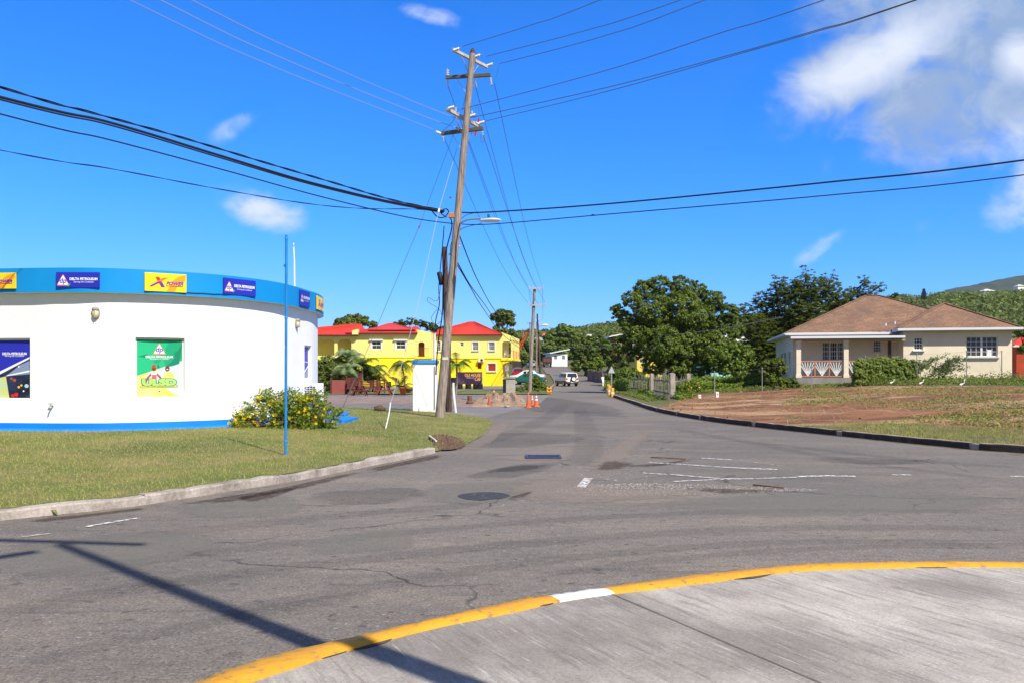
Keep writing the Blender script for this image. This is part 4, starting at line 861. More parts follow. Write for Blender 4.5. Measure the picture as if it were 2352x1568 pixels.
for op in ops:
    if op[4] == 'C':
        r, w, h = niche(op, 'green, white and yellow window poster with two men and the letters ULSD'); X = lambda u: (u-.5)*w; Z = lambda v: v*h
        def P2(*uv): return [(X(u), Z(v)) for u, v in uv]
        b = MB(); b.box((0, .004, h/2), (w, .006, h), M_PY); b.build('sheet', r)
        flat(r, P2((0, .37), (1, .64), (1, 1), (0, 1)), -.001, M_PG); flat(r, P2((.55, .2), (.80, .05), (1, .0), (1, .64), (.45, .49)), -.0012, M_PALE)
        flat(r, P2((.62, .52), (.8, .55), (.93, .585), (.97, .80), (1, .90), (1, .97), (.96, .9), (.9, .82), (.82, .78), (.84, .70), (.76, .62)), -.002, M_PGD); flat(r, P2((.44, .50), (.50, .51), (.46, .60)), -.002, M_PGD); flat(r, P2((.02, .71), (.25, .68), (.3, .72), (.2, .75)), -.002, M_PGD)
        logo(r, X(.49), Z(.85), w*.30, -.003)
        text_part('DELTA PETROLEUM', .1, M_WH, r, X(.49), Z(.706), -.004, width=w*.60, height=h*.04, bold=.004); text_part('Serving the Caribbean', .1, M_WH, r, X(.49), Z(.668), -.004, width=w*.42)
        # the two printed men
        flat(r, P2((.14, .25), (.2, .36), (.27, .44), (.5, .45), (.56, .36), (.60, .25)), -.003, M_SHIRT); flat(r, P2((.3, .24), (.34, .43), (.42, .43), (.44, .24)), -.004, M_PINK)
        flat(r, [(X(.37)+x, Z(.52)+z) for x, z in ell(0, 0, w*.055, h*.055)], -.005, M_SKIN); flat(r, [(X(.37)+x, Z(.487)+z) for x, z in ell(0, 0, w*.045, h*.028)], -.0055, M_SKD)
        flat(r, P2((.16, .26), (.22, .35), (.30, .42), (.33, .39), (.26, .33), (.21, .25)), -.005, M_SKIN); flat(r, P2((.58, .27), (.52, .36), (.44, .42), (.42, .39), (.49, .33), (.54, .26)), -.005, M_SKIN)
        flat(r, P2((.31, .385), (.43, .395), (.43, .425), (.31, .415)), -.006, M_WH)
        flat(r, P2((.56, .36), (.61, .43), (.72, .44), (.80, .41), (.84, .33), (.58, .33)), -.003, M_PY); flat(r, [(X(.665)+x, Z(.50)+z) for x, z in ell(0, 0, w*.05, h*.05)], -.0045, M_SKD); flat(r, [(X(.665)+x, Z(.487)+z) for x, z in ell(0, 0, w*.022, h*.007)], -.005, M_WH)
        text_part('ULSD', .1, M_PGD, r, X(.49), Z(.257), -.0065, width=w*.79, height=h*.142, bold=.012); text_part('ULSD', .1, M_LG, r, X(.49), Z(.257), -.0075, width=w*.75, height=h*.12, bold=.006)
        flat(r, P2((.09, .155), (.88, .165), (.9, .19), (.88, .21), (.09, .20), (.07, .178)), -.003, M_PGD); flat(r, P2((.10, .162), (.87, .171), (.885, .188), (.87, .203), (.10, .194), (.082, .178)), -.004, mat('print_gold', (.8, .62, .08), .4))
        text_part('ULTRA LOW SULPHUR DIESEL', .1, M_PGD, r, X(.48), Z(.183), -.005, width=w*.72, height=h*.020)
        flat(r, rtri(X(.49), Z(.10), w*.05, h*.03), -.004, M_BLU, 'emblem'); text_part('CARIBBEAN', .1, M_PGD, r, X(.49), Z(.06), -.004, width=w*.13, height=h*.012)
    elif op[4] == 'L':
        r, w, h = niche(op, 'navy window poster with a night photo, cut off by the left edge of the photo'); X = lambda u: (u-.5)*w; Z = lambda v: v*h
        def P2(*uv): return [(X(u), Z(v)) for u, v in uv]
        b = MB(); b.box((0, .004, h/2), (w, .006, h), M_NAVY); b.build('sheet', r)
        M_NT = mat('night_print', (.012, .014, .03), .4, (.03, .05, .12), 3, 4); flat(r, P2((0, 0), (1, 0), (1, .70), (0, .30)), -.001, M_NT)
        flat(r, P2((0, .30), (1, .70), (1, .73), (0, .36)), -.002, M_WH); flat(r, P2((.42, .38), (1, .42), (1, .66), (.75, .58)), -.0025, mat('canopy_print', (.22, .28, .45), .4)); flat(r, P2((.42, .38), (1, .46), (1, .49), (.45, .40)), -.003, M_WH)
        flat(r, P2((0, 0), (.5, 0), (.42, .38), (0, .30)), -.0015, mat('glow_print', (.35, .62, .72), .4, (.6, .62, .12), 1.2, 3))
        for u, v, a, c in ((.55, .34, .03, M_SKIN), (.62, .31, .04, M_SKIN), (.72, .19, .03, mat('lamp_print', (.85, .5, .1), .4)), (.78, .22, .025, M_SYEL), (.66, .06, .05, M_RED), (.72, .55, .02, M_WH), (.9, .21, .05, mat('pump_print', (.4, .6, .75), .4)), (.58, .04, .04, M_RED), (.83, .12, .02, M_WH)):
            flat(r, [(X(u)+x, Z(v)+z) for x, z in ell(0, 0, w*a, h*a*.7, 9)], -.0035, c)
        logo(r, X(.12), Z(.80), w*.2, -.003); text_part('DELTA PETROLEUM', .1, M_WH, r, X(.62), Z(.775), -.004, width=w*.56, height=h*.045, bold=.004); text_part('Serving the Caribbean', .1, M_WH, r, X(.62), Z(.735), -.004, width=w*.45)
    else:
        r, w, h = niche(op, 'blue and white poster in the slanted end window'); X = lambda u: (u-.5)*w; Z = lambda v: v*h
        b = MB(); b.box((0, .004, h/2), (w, .006, h), M_NAVY); b.build('sheet', r)
        flat(r, [(X(0), Z(.1)), (X(1), Z(.42)), (X(1), Z(.36)), (X(0), Z(.02))], -.001, M_WH); flat(r, [(X(0), 0), (X(1), 0), (X(1), Z(.30)), (X(0), Z(.05))], -.0012, mat('dusk_print', (.2, .25, .4), .4))
        logo(r, X(.2), Z(.75), w*.4, -.002); text_part('DELTA PETROLEUM', .1, M_WH, r, X(.5), Z(.52), -.002, width=w*.85, height=h*.035, bold=.004)
# bulkhead lamps, tap, junction box, conduit, air conditioner
M_LAMPG = mat('lamp_glass', (.62, .55, .30), .35); M_GREY = mat('grey_plastic', (.3, .3, .29), .6); M_ACW = mat('ac_white', (.74, .74, .71), .5)
def lamp(px, py, label):
    s, p = at_ray(WL, px); nn = nrm(WL, int(s)); rz = math.atan2(-nn.x, nn.y)+math.pi; z = zpy(py, p.y)
    r = thing('wall_lamp', label, 'wall lamp', (p.x, p.y, z-.14), rz, 'wall lamps on the white shop')
    b = MB(); b.ellipsoid((0, -.02, .14), (.095, .05, .15), M_GREY, 12, 8); b.build('base', r)
    b = MB(); b.ellipsoid((0, -.06, .12), (.075, .06, .11), M_LAMPG, 12, 8); b.build('glass', r)
    b = MB(); b.ellipsoid((0, -.055, .225), (.085, .075, .055), M_GREY, 12, 6); b.box((0, -.12, .12), (.012, .012, .2), M_GREY); b.build('hood', r)
lamp(221, 719, 'oval bulkhead lamp between the left window and the green poster'); lamp(679.5, 743, 'oval bulkhead lamp near the right end of the white wall')
s, p = at_ray(WL, 122); nn = nrm(WL, int(s)); z = zpy(931, p.y); r = thing('outdoor_tap', 'small metal tap low on the white wall right of the left window', 'tap', (p.x, p.y, z), 0)
b = MB(); b.tube([Vector((0, 0, 0)), nn*.12, nn*.15+Vector((0, 0, -.05))], .018, M_GREY, 8); b.build('spout', r); b = MB(); b.box(nn*.09+Vector((0, 0, .05)), (.10, .02, .02), M_GREY); b.tube([nn*.09, nn*.09+Vector((0, 0, .05))], .01, M_GREY, 6); b.build('handle', r)
s, p = at_ray(WL, 641); s1, p1 = at_ray(WL, 657); b = MB(); nn = nrm(WL, int(s)); d = (p1-p); rz = math.atan2(d.y, d.x); c = (p+p1)/2; b.box((c.x+nn.x*.01, c.y+nn.y*.01, 1.35), (d.length, .05, 1.9), M_WHITE, rz=rz); bev(b.build('access_panel', shop, world=True), .01)
s, p = at_ray(WL, 694); s1, p1 = at_ray(WL, 716); nn = nrm(WL, int(s1)); d = (p1-p).normalized(); c = p.lerp(p1, .55)+nn*.26
r = thing('air_conditioner', 'white outdoor air conditioning unit standing behind the flowering bush', 'air conditioner', (c.x-.15, c.y-.15, .25), math.atan2(-nn.x, nn.y)+math.pi-.55)
b = MB(); b.box((0, 0, .72), (.84, .32, .62), M_ACW); bev(b.build('casing', r), .015)
b = MB(); b.lathe((-.12, -.163, .72), [(.001, 0), (.25, 0), (.25, .004)], mat('fan_dark', (.03, .03, .035), .6), 24, (0, -1, 0)); fan = b.build('fan_opening', r)
b = MB()
for i in range(9): b.box((-.12, -.172, .50+.055*i), (.46, .008, .014), M_ACW)
for i in range(4): b.box((-.30+.12*i, -.1725, .72), (.014, .008, .48), M_ACW)
b.build('grille', fan)
for x in (-.3, .3): b = MB(); b.box((x, .02, .2), (.05, .34, .42), M_GREY); b.build('leg', r)
# small blue pointed slab and antenna mast on the roof
mb = MB(); pts = [W(x, y, .27) for x, y in ((725, 950), (752, 944.4), (780, 944.5), (805, 946), (786, 955.8), (824, 957.5), (793, 966), (755, 968), (722, 965))]
mb.prism([Vector((q.x, q.y, .12)) for q in pts], (0, 0, .16), M_PLINTH); props(mb.build('pointed_slab'), 'bright blue pointed paving slab on the grass behind the flowering bush', 'slab')
p = A(676.5, 657, 24.5); mb = MB(); mb.tube([Vector((p.x, p.y, 3.9)), A(676, 600, 24.5), A(674, 556, 24.5)], [.03, .025, .02], mat('mast_white', (.7, .74, .76), .5), 8); props(mb.build('roof_mast'), 'thin white mast rising from the roof of the white shop', 'mast')
# blue flag pole on the lawn
b0 = G(656, 1045); t0 = A(658, 540, b0.y); M_BPOLE = mat('pole_blue', (.015, .24, .62), .45, (.012, .19, .52), 3)
r = thing('blue_pole', 'tall slim bright blue pole standing on the lawn in front of the shop', 'pole', b0)
b = MB(); b.tube([b0-Vector((0, 0, .1)), b0.lerp(t0, .5), t0], .024, M_BPOLE, 12); b.build('shaft', r, world=True); b = MB()
for f in (.06, .62, .98): q = b0.lerp(t0, f); b.lathe(q, [(.03, 0), (.03, .03), (.001, .031)], M_BPOLE, 10)
b.build('collar', r, world=True); b = MB(); q = b0.lerp(t0, .86); b.box(q+Vector((-.035, 0, 0)), (.03, .012, .05), M_BPOLE); b.build('cleat', r, world=True)

# ---------------------------------------------------------------- yellow flowering bush
M_BUSH = mat('bush_leaves', (.14, .25, .025), .5, (.28, .34, .04), leaf=1, col3=(.20, .13, .06), scale3=3.5, w3=(.55, .7)); M_FLOW = mat('yellow_petals', (.85, .60, .01), .5, (.88, .72, .03), leaf=1); M_STEM = mat('bush_stem', (.16, .10, .06), .9)
def bush():
    r = np.random.default_rng(31); base = G(670, 984); Yb = base.y+.5; root = thing('flowering_bush', 'sprawling green bush full of yellow trumpet flowers at the shop corner', 'bush', (base.x, Yb, base.z))
    L_ = [(575, 950, 38), (545, 970, 22), (620, 925, 42), (670, 925, 48), (720, 930, 45), (765, 950, 28), (640, 960, 45), (700, 965, 42), (740, 965, 30), (590, 965, 30), (700, 915, 22), (610, 918, 18), (660, 940, 45), (560, 962, 26)]
    B = []
    for px, py, rp in L_: q = A(px, py+4, Yb+r.uniform(-.25, .3)); rr = rp*.92/F*Yb; B.append((q.x, q.y, q.z, rr, rr*1.1, rr*.9))
    P, Nn = crown_pts(B, 520, 30, r, .35, .30); P = P[P[:, 2] > .16]; Nn = Nn[:len(P)]
    loc = np.array([base.x, Yb, base.z]); leaf_mesh('foliage', P-loc, Nn, .065*(.6+.8*r.random(len(P))), M_BUSH, r, root, .5)
    mb = MB()
    for i in range(60):
        b_ = B[r.integers(len(B))]; e = Vector((b_[0], b_[1], b_[2]))+Vector(r.normal(size=3))*b_[3]*.75; s_ = Vector((base.x+r.uniform(-.5, .5), Yb+r.uniform(-.2, .2), base.z)); m_ = s_.lerp(e, .5)+Vector((0, 0, .12)); mb.tube([s_, m_, e], [.014, .009, .004], M_STEM, 4, False)
    mb.build('stems', root, world=True, fix=False); mb = MB()
    for i in range(120):
        b_ = B[r.integers(len(B))]; d = Vector(r.normal(size=3)); d.y = -abs(d.y)-.2; d.z = abs(d.z)*.8 if r.random() < .6 else d.z; d.normalize(); c = Vector((b_[0], b_[1], b_[2]))+Vector((d.x*b_[3], d.y*b_[4], d.z*b_[5]))*r.uniform(.85, 1.1)
        if c.z < .3: c.z = .3+r.random()*.1
        a, q = frame_from(d); s = r.uniform(.028, .048)
        for k in range(5):
            t0_, t1_ = 2*math.pi*(k-.4)/5, 2*math.pi*(k+.4)/5; p1_ = c+d*s*.7+(a*math.cos(t0_)+q*math.sin(t0_))*s; p2_ = c+d*s*.7+(a*math.cos(t1_)+q*math.sin(t1_))*s; mb.add([c-d*s*.8, p1_, p2_], [(0, 1, 2)], M_FLOW)
    o = mb.build('flowers', root, world=True, fix=False); o['kind'] = 'stuff'
bush()
# ---------------------------------------------------------------- main utility pole and its gear
M_POLE = mat('weathered_wood', (.36, .305, .255), .9, (.15, .12, .10), 6, 9, (.42, .60), .7, 14, stretch=(6, 6, .35), col3=(.36, .30, .24), scale3=2.5, w3=(.5, .7))
M_POLED = mat('dark_wood_pole', (.11, .07, .05), .9, (.06, .04, .03), 6, 8, bump=.6, stretch=(6, 6, .4))
M_ARMD = mat('crossarm_dark', (.10, .10, .075), .8, (.16, .15, .11), 4); M_ARML = mat('crossarm_grey', (.50, .47, .42), .8, (.36, .33, .28), 5)
M_INS = mat('porcelain', (.68, .70, .70), .25); M_CAB = mat('cable_black', (.012, .013, .016), .6); M_STEEL = mat('galvanised', (.46, .47, .47), .5, metal=.5)
M_WIRE = mat('bare_wire', (.10, .11, .13), .5, metal=.3); M_WIREL = mat('pale_wire', (.34, .35, .38), .5, metal=.2)
PB = G(1010, 957); PY = PB.y; PT = A(1085, 124, PY)
def on_pole(py): t = (957-py)/(957-124); return PB.lerp(PT, t)
def insulator(mb, p, d, s=1.0):
    d = d.normalized(); prof = []
    for i in range(4): z = .02+.055*i; prof += [(.02, z), (.045, z+.012), (.045, z+.022), (.02, z+.035)]
    mb.lathe(p, [(r_*s, z*s) for r_, z in prof], M_INS, 10, d); mb.tube([p-d*.03, p+d*.27*s], .009, M_STEEL, 5)
pole = thing('utility_pole', 'tall leaning weathered wooden pole on the grass corner carrying crossarms and cables', 'utility pole', PB)
b = MB(); K = 24; pts = [PB.lerp(PT, i/K) for i in range(K+1)]; pts[0] = pts[0]-Vector((0, 0, .2)); pts[0].x -= .01
b.tube(pts, [(.158-.062*i/K)*(1.05 if i == 0 else 1) for i in range(K+1)], M_POLE, 16); b.build('shaft', pole, world=True)
b = MB(); q = PB.lerp(PT, .085)
# weathered green paint remains low on the pole and a plate
M_OLDP = worn('old_paint', (.16, .27, .25), .54); pp = [PB.lerp(PT, f) for f in (.12, .16, .2, .24)]; b.tube(pp, [.156-.0605*f+.0 for f in (.12, .16, .2, .24)], M_OLDP, 16, False); b.build('paint_remains', pole, world=True)
b = MB(); q = on_pole(823); b.box(q+Vector((.02, -.145, 0)), (.19, .01, .09), mat('plate_pale', (.6, .56, .42), .6)); b.build('number_plate', pole, world=True)
b = MB(); b.lathe(PT, [(.09, 0), (.09, .05), (.07, .06), (.075, .10), (.05, .11), (.055, .16), (.001, .17)], mat('pole_cap', (.07, .025, .02), .6), 12, (PT-PB)); b.build('cap', pole, world=True)
def arm(p0, p1, w, m, name='crossarm', brace=None):
    b = MB(); b.beam(p0, p1, w, w*1.1, m); o = b.build(name, pole, world=True); bev(o, .008)
    c = min((on_pole(y) for y in range(110, 360, 2)), key=lambda q: (q-(p0+p1)/2).length) if brace is None else brace
    for e in (p0, p1):
        b = MB(); b.beam((p0+p1)/2+(e-(p0+p1)/2)*.55, (p0+p1)/2-Vector((0, 0, .62))-(PT-PB).normalized()*.02, .03, .012, M_ARML); b.build('brace', pole, world=True)
    return o
a1 = (A(1040, 118, 27.2), A(1119, 158, 28.4)); a2 = (A(1025, 182, 28.15), A(1127, 176, 27.55)); a3 = (A(1027, 254, 27.2), A(1100, 294, 28.4)); a4 = (A(1015.6, 310, 28.15), A(1110, 298, 27.55))
ARMS = []
for a, m, w in ((a1, M_ARML, .09), (a2, M_ARMD, .10), (a3, M_ARML, .10), (a4, M_ARMD, .11)):
    off = Vector((0, -.14, 0)); ARMS.append((a[0]+off, a[1]+off)); arm(a[0]+off, a[1]+off, w, m)
def ins(px, py, Y, d, s=1.0):
    b = MB(); insulator(b, A(px, py, Y), Vector(d), s); b.build('insulator', pole, world=True, fix=False)
r_out = (.76, -.64, .02)
ins(1042, 117, 27.1, r_out, 1.15); ins(1090, 132, 27.7, r_out, 1.15); ins(1119, 152, 28.3, r_out, 1.15)
ins(1028, 181, 28.0, (0, 0, 1), 1.3); ins(1028, 185, 28.1, (.06, .3, -1), .9); ins(1092, 188, 27.8, (.1, .3, -1), .9); ins(1126, 178, 27.5, (.15, .3, -1), 1.1)
ins(1030, 250, 27.1, r_out, 1.15); ins(1047, 262, 27.4, (0, 0, 1), .9); ins(1079, 268, 27.8, r_out, 1.15); ins(1100, 284, 28.2, r_out, 1.15); ins(1084, 270, 28, (0, 0, 1), .9)
ins(1014, 308, 28.1, (-.7, -.66, .1), 1.1); ins(1062, 300, 27.8, (-.7, -.66, .1), 1.2); ins(1100, 286, 28, (-.4, -.6, .1), .8)
ins(1017, 313, 28.15, (.08, .4, -1), .8); ins(1108, 301, 27.6, (.12, .3, -1), .9); ins(1036, 455, 27.7, (-.3, -.9, 0), .6); ins(1051, 567, 27.7, (.6, -.8, 0), .6); ins(1034, 585, 27.7, (-.2, -.9, 0), .6)
M_FUSE = mat('fuse_red', (.55, .02, .03), .4); b = MB(); b.tube([A(1095, 298, 27.9), A(1091, 312, 27.9)], .035, M_FUSE, 8); b.tube([A(1100, 273, 28.2), A(1098, 290, 28.2)], .035, M_FUSE, 8); b.build('fuse_tube', pole, world=True, fix=False)
b = MB()
for pts, r_ in (([(1088, 110), (1088, 150), (1072, 170), (1036, 180)], .008), ([(1062, 254), (1075, 200), (1092, 190)], .006), ([(1013, 305), (1040, 280), (1046, 265)], .008), ([(1110, 300), (1112, 320), (1106, 328), (1104, 310)], .007), ([(1145, 150), (1142, 170), (1138, 180)], .007), ([(1095, 250), (1094, 240), (1098, 244), (1100, 262)], .007)):
    b.tube(catmull([A(x, y, 27.6) for x, y in pts], 5), r_, M_WIRE, 5, False)
b.build('jumper_wires', pole, world=True, fix=False)
# street lamp on the main pole
lp = on_pole(515); r = thing('street_lamp', 'white cobra-head street lamp with green photocell on the big leaning pole', 'street lamp', lp)
b = MB(); b.tube(catmull([lp+Vector((.1, -.1, 0)), A(1072, 506, PY-.6), A(1090, 503.5, PY-1.0), A(1106, 503, PY-1.4)], 6), .028, M_STEEL, 8); b.build('bracket_arm', r, world=True)
h0, h1 = A(1103, 504, PY-1.3), A(1150, 507, PY-1.9); b = MB(); d = h1-h0; K = 8; b.tube([h0+d*i/K+Vector((0, 0, -.01)) for i in range(K+1)], [.05, .09, .10, .11, .12, .125, .11, .08, .03], mat('lamp_shell', (.66, .68, .64), .4), 12); o = b.build('head', r, world=True)
zc = sum(v.co.z for v in o.data.vertices)/len(o.data.vertices)
for v in o.data.vertices: v.co.z = zc+(v.co.z-zc)*.55
b = MB(); b.lathe(h0.lerp(h1, .42)+Vector((0, 0, .08)), [(.045, 0), (.045, .09), (.03, .11), (.001, .112)], mat('photocell', (.01, .12, .09), .4), 10); b.build('photocell', r, world=True)
# stub pole, conduit, closure, cables down the pole
s0, s1 = W(1031, 945, .0), A(1021, 567, 33.0); s0 = Vector((s0.x, s0.y, .0)); sp = thing('pole_stub', 'shorter dark wooden pole lashed behind the big leaning pole', 'utility pole', s0)
b = MB(); b.tube([s0, s0.lerp(s1, .5), s1], [.135, .12, .105], M_POLED, 14); b.build('shaft', sp, world=True)
M_PVC = mat('white_pvc', (.68, .68, .64), .45); q = W(1045, 946, .02); b = MB(); b.tube(catmull([W(1046.5, 947, 0), A(1044, 925, q.y), A(1041.5, 900, q.y), A(1041, 878, q.y)], 5), .055, M_PVC, 12)
r = thing('cable_conduit', 'white plastic cable pipe rising from the ground right of the dark stub pole', 'pipe', W(1046, 947, 0)); b.build('pipe', r, world=True); b = MB(); b.tube([A(1041, 880, q.y), A(1041, 866, q.y)], .045, M_CAB, 10); b.build('cable_end', r, world=True)
b = MB(); p0, p1 = A(1008.5, 625, 27.6), A(1015, 655, 27.6); b.tube([p0, p0.lerp(p1, .05), p0.lerp(p1, .95), p1], [.05, .085, .085, .05], M_CAB, 12); props(b.build('splice_closure'), 'black cable splice canister hanging left of the big pole', 'cable closure')
def hang(name, label, pts, r_=.014, m=M_CAB, cat='cable', group=None, n=6):
    b = MB(); P = catmull([A(*q) for q in pts], 7); b.tube(P, r_, m, n, False); o = b.build(name, fix=False); return props(o, label, cat, group)
g_ = 'loose cables down the leaning pole'
hang('loose_cable', 'thick black cable running down the left edge of the leaning pole', [(1030, 490, 27.6), (1038, 520, 27.6), (1024, 580, 27.6), (1018, 650, 27.6), (1016, 720, 27.6), (1006, 790, 27.6), (1001, 860, 27.6)], .022, group=g_)
hang('loose_cable', 'black cable looping left below the splice canister', [(1020, 520, 27.6), (1016, 570, 27.6), (1012, 610, 27.6), (1008, 660, 27.6), (1009, 700, 27.6), (1001, 735, 27.6), (999, 762, 28.6)], .018, group=g_)
hang('loose_cable', 'thin coil of black cable hanging in loops left of the pole', [(1015, 640, 27.6), (1005, 690, 27.6), (985, 684, 27.6), (984, 694, 27.6), (1010, 712, 27.6), (1014, 735, 27.6), (1000, 745, 27.6), (991, 730, 27.6), (1005, 710, 27.6)], .008, group=g_)
hang('loose_cable', 'thin black cable curling on the front of the pole near the lamp', [(1044, 492, 27.6), (1054, 510, 27.6), (1050, 540, 27.6), (1036, 560, 27.6), (1034, 600, 27.6), (1026, 660, 27.6)], .011, group=g_)
hang('loose_cable', 'black cable hugging the right side of the pole down to the ground', [(1050, 545, 27.9), (1040, 640, 27.9), (1036, 760, 27.9), (1034, 850, 28), (1030, 940, 28)], .012, group=g_)
hang('loose_cable', 'bundle of black cables drooping where the left lines meet the pole', [(990, 482, 27.4), (1003, 497, 27.5), (1018, 500, 27.6), (1030, 488, 27.7), (1024, 480, 27.7), (1012, 488, 27.6), (1026, 500, 27.6)], .02, group=g_)
b = MB(); b.box(on_pole(497)+Vector((-.2, -.12, 0)), (.20, .14, .16), mat('junction_orange', (.42, .19, .10), .7)); props(bev(b.build('junction_box'), .01), 'small rusty orange junction box on the left of the leaning pole', 'junction box')

# service kiosk and its mast
kb = W(975, 946, .08); kb = Vector((kb.x, kb.y, .0)); r = thing('meter_kiosk', 'white rendered kiosk with flat blue top beside the leaning pole', 'kiosk', kb)
kw = 56/F*kb.y; b = MB(); b.box((0, .38, 1.0), (kw*.96, .76, 2.0), M_WHITE); bev(b.build('body', r), .012); b = MB(); b.box((0, .38, 2.02), (kw*1.05, .86, .14), mat('kiosk_blue', (.05, .30, .66), .6, (.04, .24, .58), 4)); bev(b.build('cap', r), .015)
b = MB(); b.tube([Vector((-kw*.22, -.02, .0)), Vector((-kw*.22, -.02, .26))], .012, M_GREY, 6); b.build('drain_pipe', r)
b = MB(); b.tube([Vector((kw*.42, -.03, .2)), Vector((kw*.42, -.03, 1.85))], .018, M_GREY, 8); b.build('conduit', r)
m0, m1 = A(998, 830, kb.y+.3), A(998.5, 762, kb.y+.3); r = thing('service_mast', 'slim white metal mast with black weatherhead on top of the kiosk', 'mast', m0)
b = MB(); b.tube([m0, m1], .045, M_PVC, 10); b.build('tube', r, world=True); b = MB(); b.ellipsoid(m1+Vector((0, 0, .03)), (.11, .11, .06), M_CAB, 10, 6); b.tube(catmull([m1+Vector((.0, 0, .05)), m1+Vector((.14, 0, .16)), m1+Vector((.02, -.05, .28))], 4), .02, M_CAB, 6); b.build('weatherhead', r, world=True)
# guy wires
def guy(label, pts, guard, insl):
    P = [A(*q) for q in pts]; r = thing('guy_wire', label, 'guy wire', P[-1], 0, 'guy wires of the leaning pole'); b = MB(); b.tube(P, .009, M_WIREL, 5, False); b.build('wire', r, world=True)
    if guard: b = MB(); b.tube(catmull([A(*q) for q in guard], 4), .016, M_PVC, 8); b.build('guard', r, world=True)
    b = MB(); b.lathe(A(*insl), [(.015, -.09), (.038, -.07), (.038, -.02), (.02, 0), (.038, .02), (.038, .07), (.015, .09)], M_INS, 10, P[0]-P[-1]); b.build('insulator', r, world=True)
guy('pale guy wire ending in a white guard on the lawn right of the bush', [(1050, 340, 27.7), (1008, 482, 27), (960, 700, 25.2), (928, 818, 24), (903, 907, 22.6), (897, 925, 22.2), (886, 983, 21.2)], [(897, 924, 22.2), (893, 952, 21.7), (885.5, 984, 21.1)], (1008, 484, 27))
guy('dark guy wire ending beside the blue pointed slab', [(1045, 300, 27.9), (963, 520, 29.5), (888, 698, 31.4), (860, 765, 32.3), (815, 870, 34), (787, 936, 35)], [(815, 870, 34), (800, 905, 34.5)], (963, 520, 29.5))

# ---------------------------------------------------------------- overhead lines
def wire(label, pts, r_=.010, m=M_WIRE, ext=None, twist=0, group='overhead lines'):
    P = [A(*q) for q in pts]
    if ext: d = (P[-1]-P[-2]).normalized(); P.append(P[-1]+d*ext+Vector((0, 0, ext*.035)))
    Q = catmull(P, 14); b = MB()
    if twist:
        for ph in (0, math.pi):
            R = []; s = 0; q0 = Q[0]; D = []
            for i, q in enumerate(Q):
                D.append(q)
            # resample finely for the twist
            D = resample3(D, .12)
            for i, q in enumerate(D):
                d = (D[min(i+1, len(D)-1)]-D[max(i-1, 0)]); a, c = frame_from(d); t = i*.12/twist*2*math.pi+ph; R.append(q+(a*math.cos(t)+c*math.sin(t))*r_*.8)
            b.tube(R, r_*.8, m, 5, False)
    else: b.tube(Q, r_, m, 6, False)
    return props(b.build('overhead_wire', fix=False), label, 'power line', group)
def resample3(L_, step):
    out = [L_[0]]; acc = 0
    for a, b in zip(L_[:-1], L_[1:]):
        l = (b-a).length; s = step-acc
        while s < l: out.append(a+(b-a)*s/l); s += step
        acc = (acc+l) % step
    return out
wire('topmost wire running up to the right from the pole top', [(1063, 107, 28), (1220, 58, 26.1), (1380, 0, 24.3)], ext=14)
wire('second wire from the pole top running up to the right', [(1117, 130, 28.3), (1340, 72, 25.9), (1565, 0, 23.8)], ext=14)
wire('third wire from the pole top running up to the right', [(1147, 147, 28.9), (1385, 84, 26.2), (1620, 0, 24)], ext=14)
wire('single wire rising right, just above the doubled pair', [(1050, 252, 27.3), (1100, 241, 26.9), (1400, 160, 23.8), (1654, 76.6, 21.4), (1894, 0, 19.5)], ext=12)
wire('upper wire of the doubled pair rising to the top right', [(1090, 268, 27.8), (1105, 266, 27.7), (1400, 200, 24.8), (1654, 133, 22.6), (1876, 70, 20.7), (2103, 0, 19.1)], .011, ext=12)
wire('lower wire of the doubled pair rising to the top right', [(1108, 279, 28.3), (1130, 275, 28), (1400, 209, 25.1), (1654, 137, 22.6), (1876, 73, 20.8), (2107, 0, 19.1)], .011, ext=12)
wire('uppermost of three pale wires running up to the left', [(1080, 284, 27.8), (955, 236, 26.5), (700, 126, 22.2), (440, 0, 19)], .009, M_WIREL, ext=12)
wire('middle of three pale wires running up to the left', [(1055, 296, 27.7), (955, 260, 26.6), (650, 135, 22), (368, 0, 19)], .009, M_WIREL, ext=12)
wire('lowest of three pale wires running up to the left', [(997, 298, 28), (955, 282, 27.4), (620, 150, 22.6), (298, 0, 19.2)], .009, M_WIREL, ext=12)
wire('twisted black service cable, uppermost of the heavy left bundle', [(1020, 484, 27.6), (900, 459, 26), (760, 418, 24), (600, 371, 22.2), (400, 311, 20.2), (200, 256, 18.5), (0, 200, 17)], .020, M_CAB, 10, twist=1.6)
wire('thickest black cable running left from the pole', [(1020, 486, 27.6), (880, 460, 25.7), (700, 416, 23.4), (500, 356, 21.2), (250, 281, 18.9), (0, 223, 17)], .030, M_CAB, 10)
wire('second heavy black cable lying just under the thickest one', [(1018, 489, 27.6), (880, 463.5, 25.7), (700, 420, 23.4), (500, 361, 21.2), (250, 287, 18.9), (0, 229, 17)], .020, M_CAB, 10)
wire('single black cable below the heavy bundle on the left', [(1040, 514, 27.7), (930, 498, 26.4), (730, 450, 23.8), (500, 387, 21.2), (250, 321, 18.9), (0, 262, 17)], .017, M_CAB, 10)
wire('lowest thin twisted cable on the left', [(1015, 488, 27.6), (960, 481, 26.9), (830, 479, 25.1), (700, 467, 23.6), (500, 434, 21.3), (250, 387, 19), (0, 345, 17)], .010, M_CAB, 10, twist=2.4)
wire('thick black cable crossing to the right edge of the photo', [(1045, 486, 27.7), (1110, 488, 27.1), (1400, 468, 24.8), (1900, 419, 22.3), (2352, 368, 20.5)], .024, M_CAB, 12)
wire('thinner black cable crossing right below the thick one', [(1045, 514, 27.7), (1130, 515, 27), (1400, 492, 24.8), (1900, 449, 22.3), (2352, 402, 20.5)], .016, M_CAB, 12)
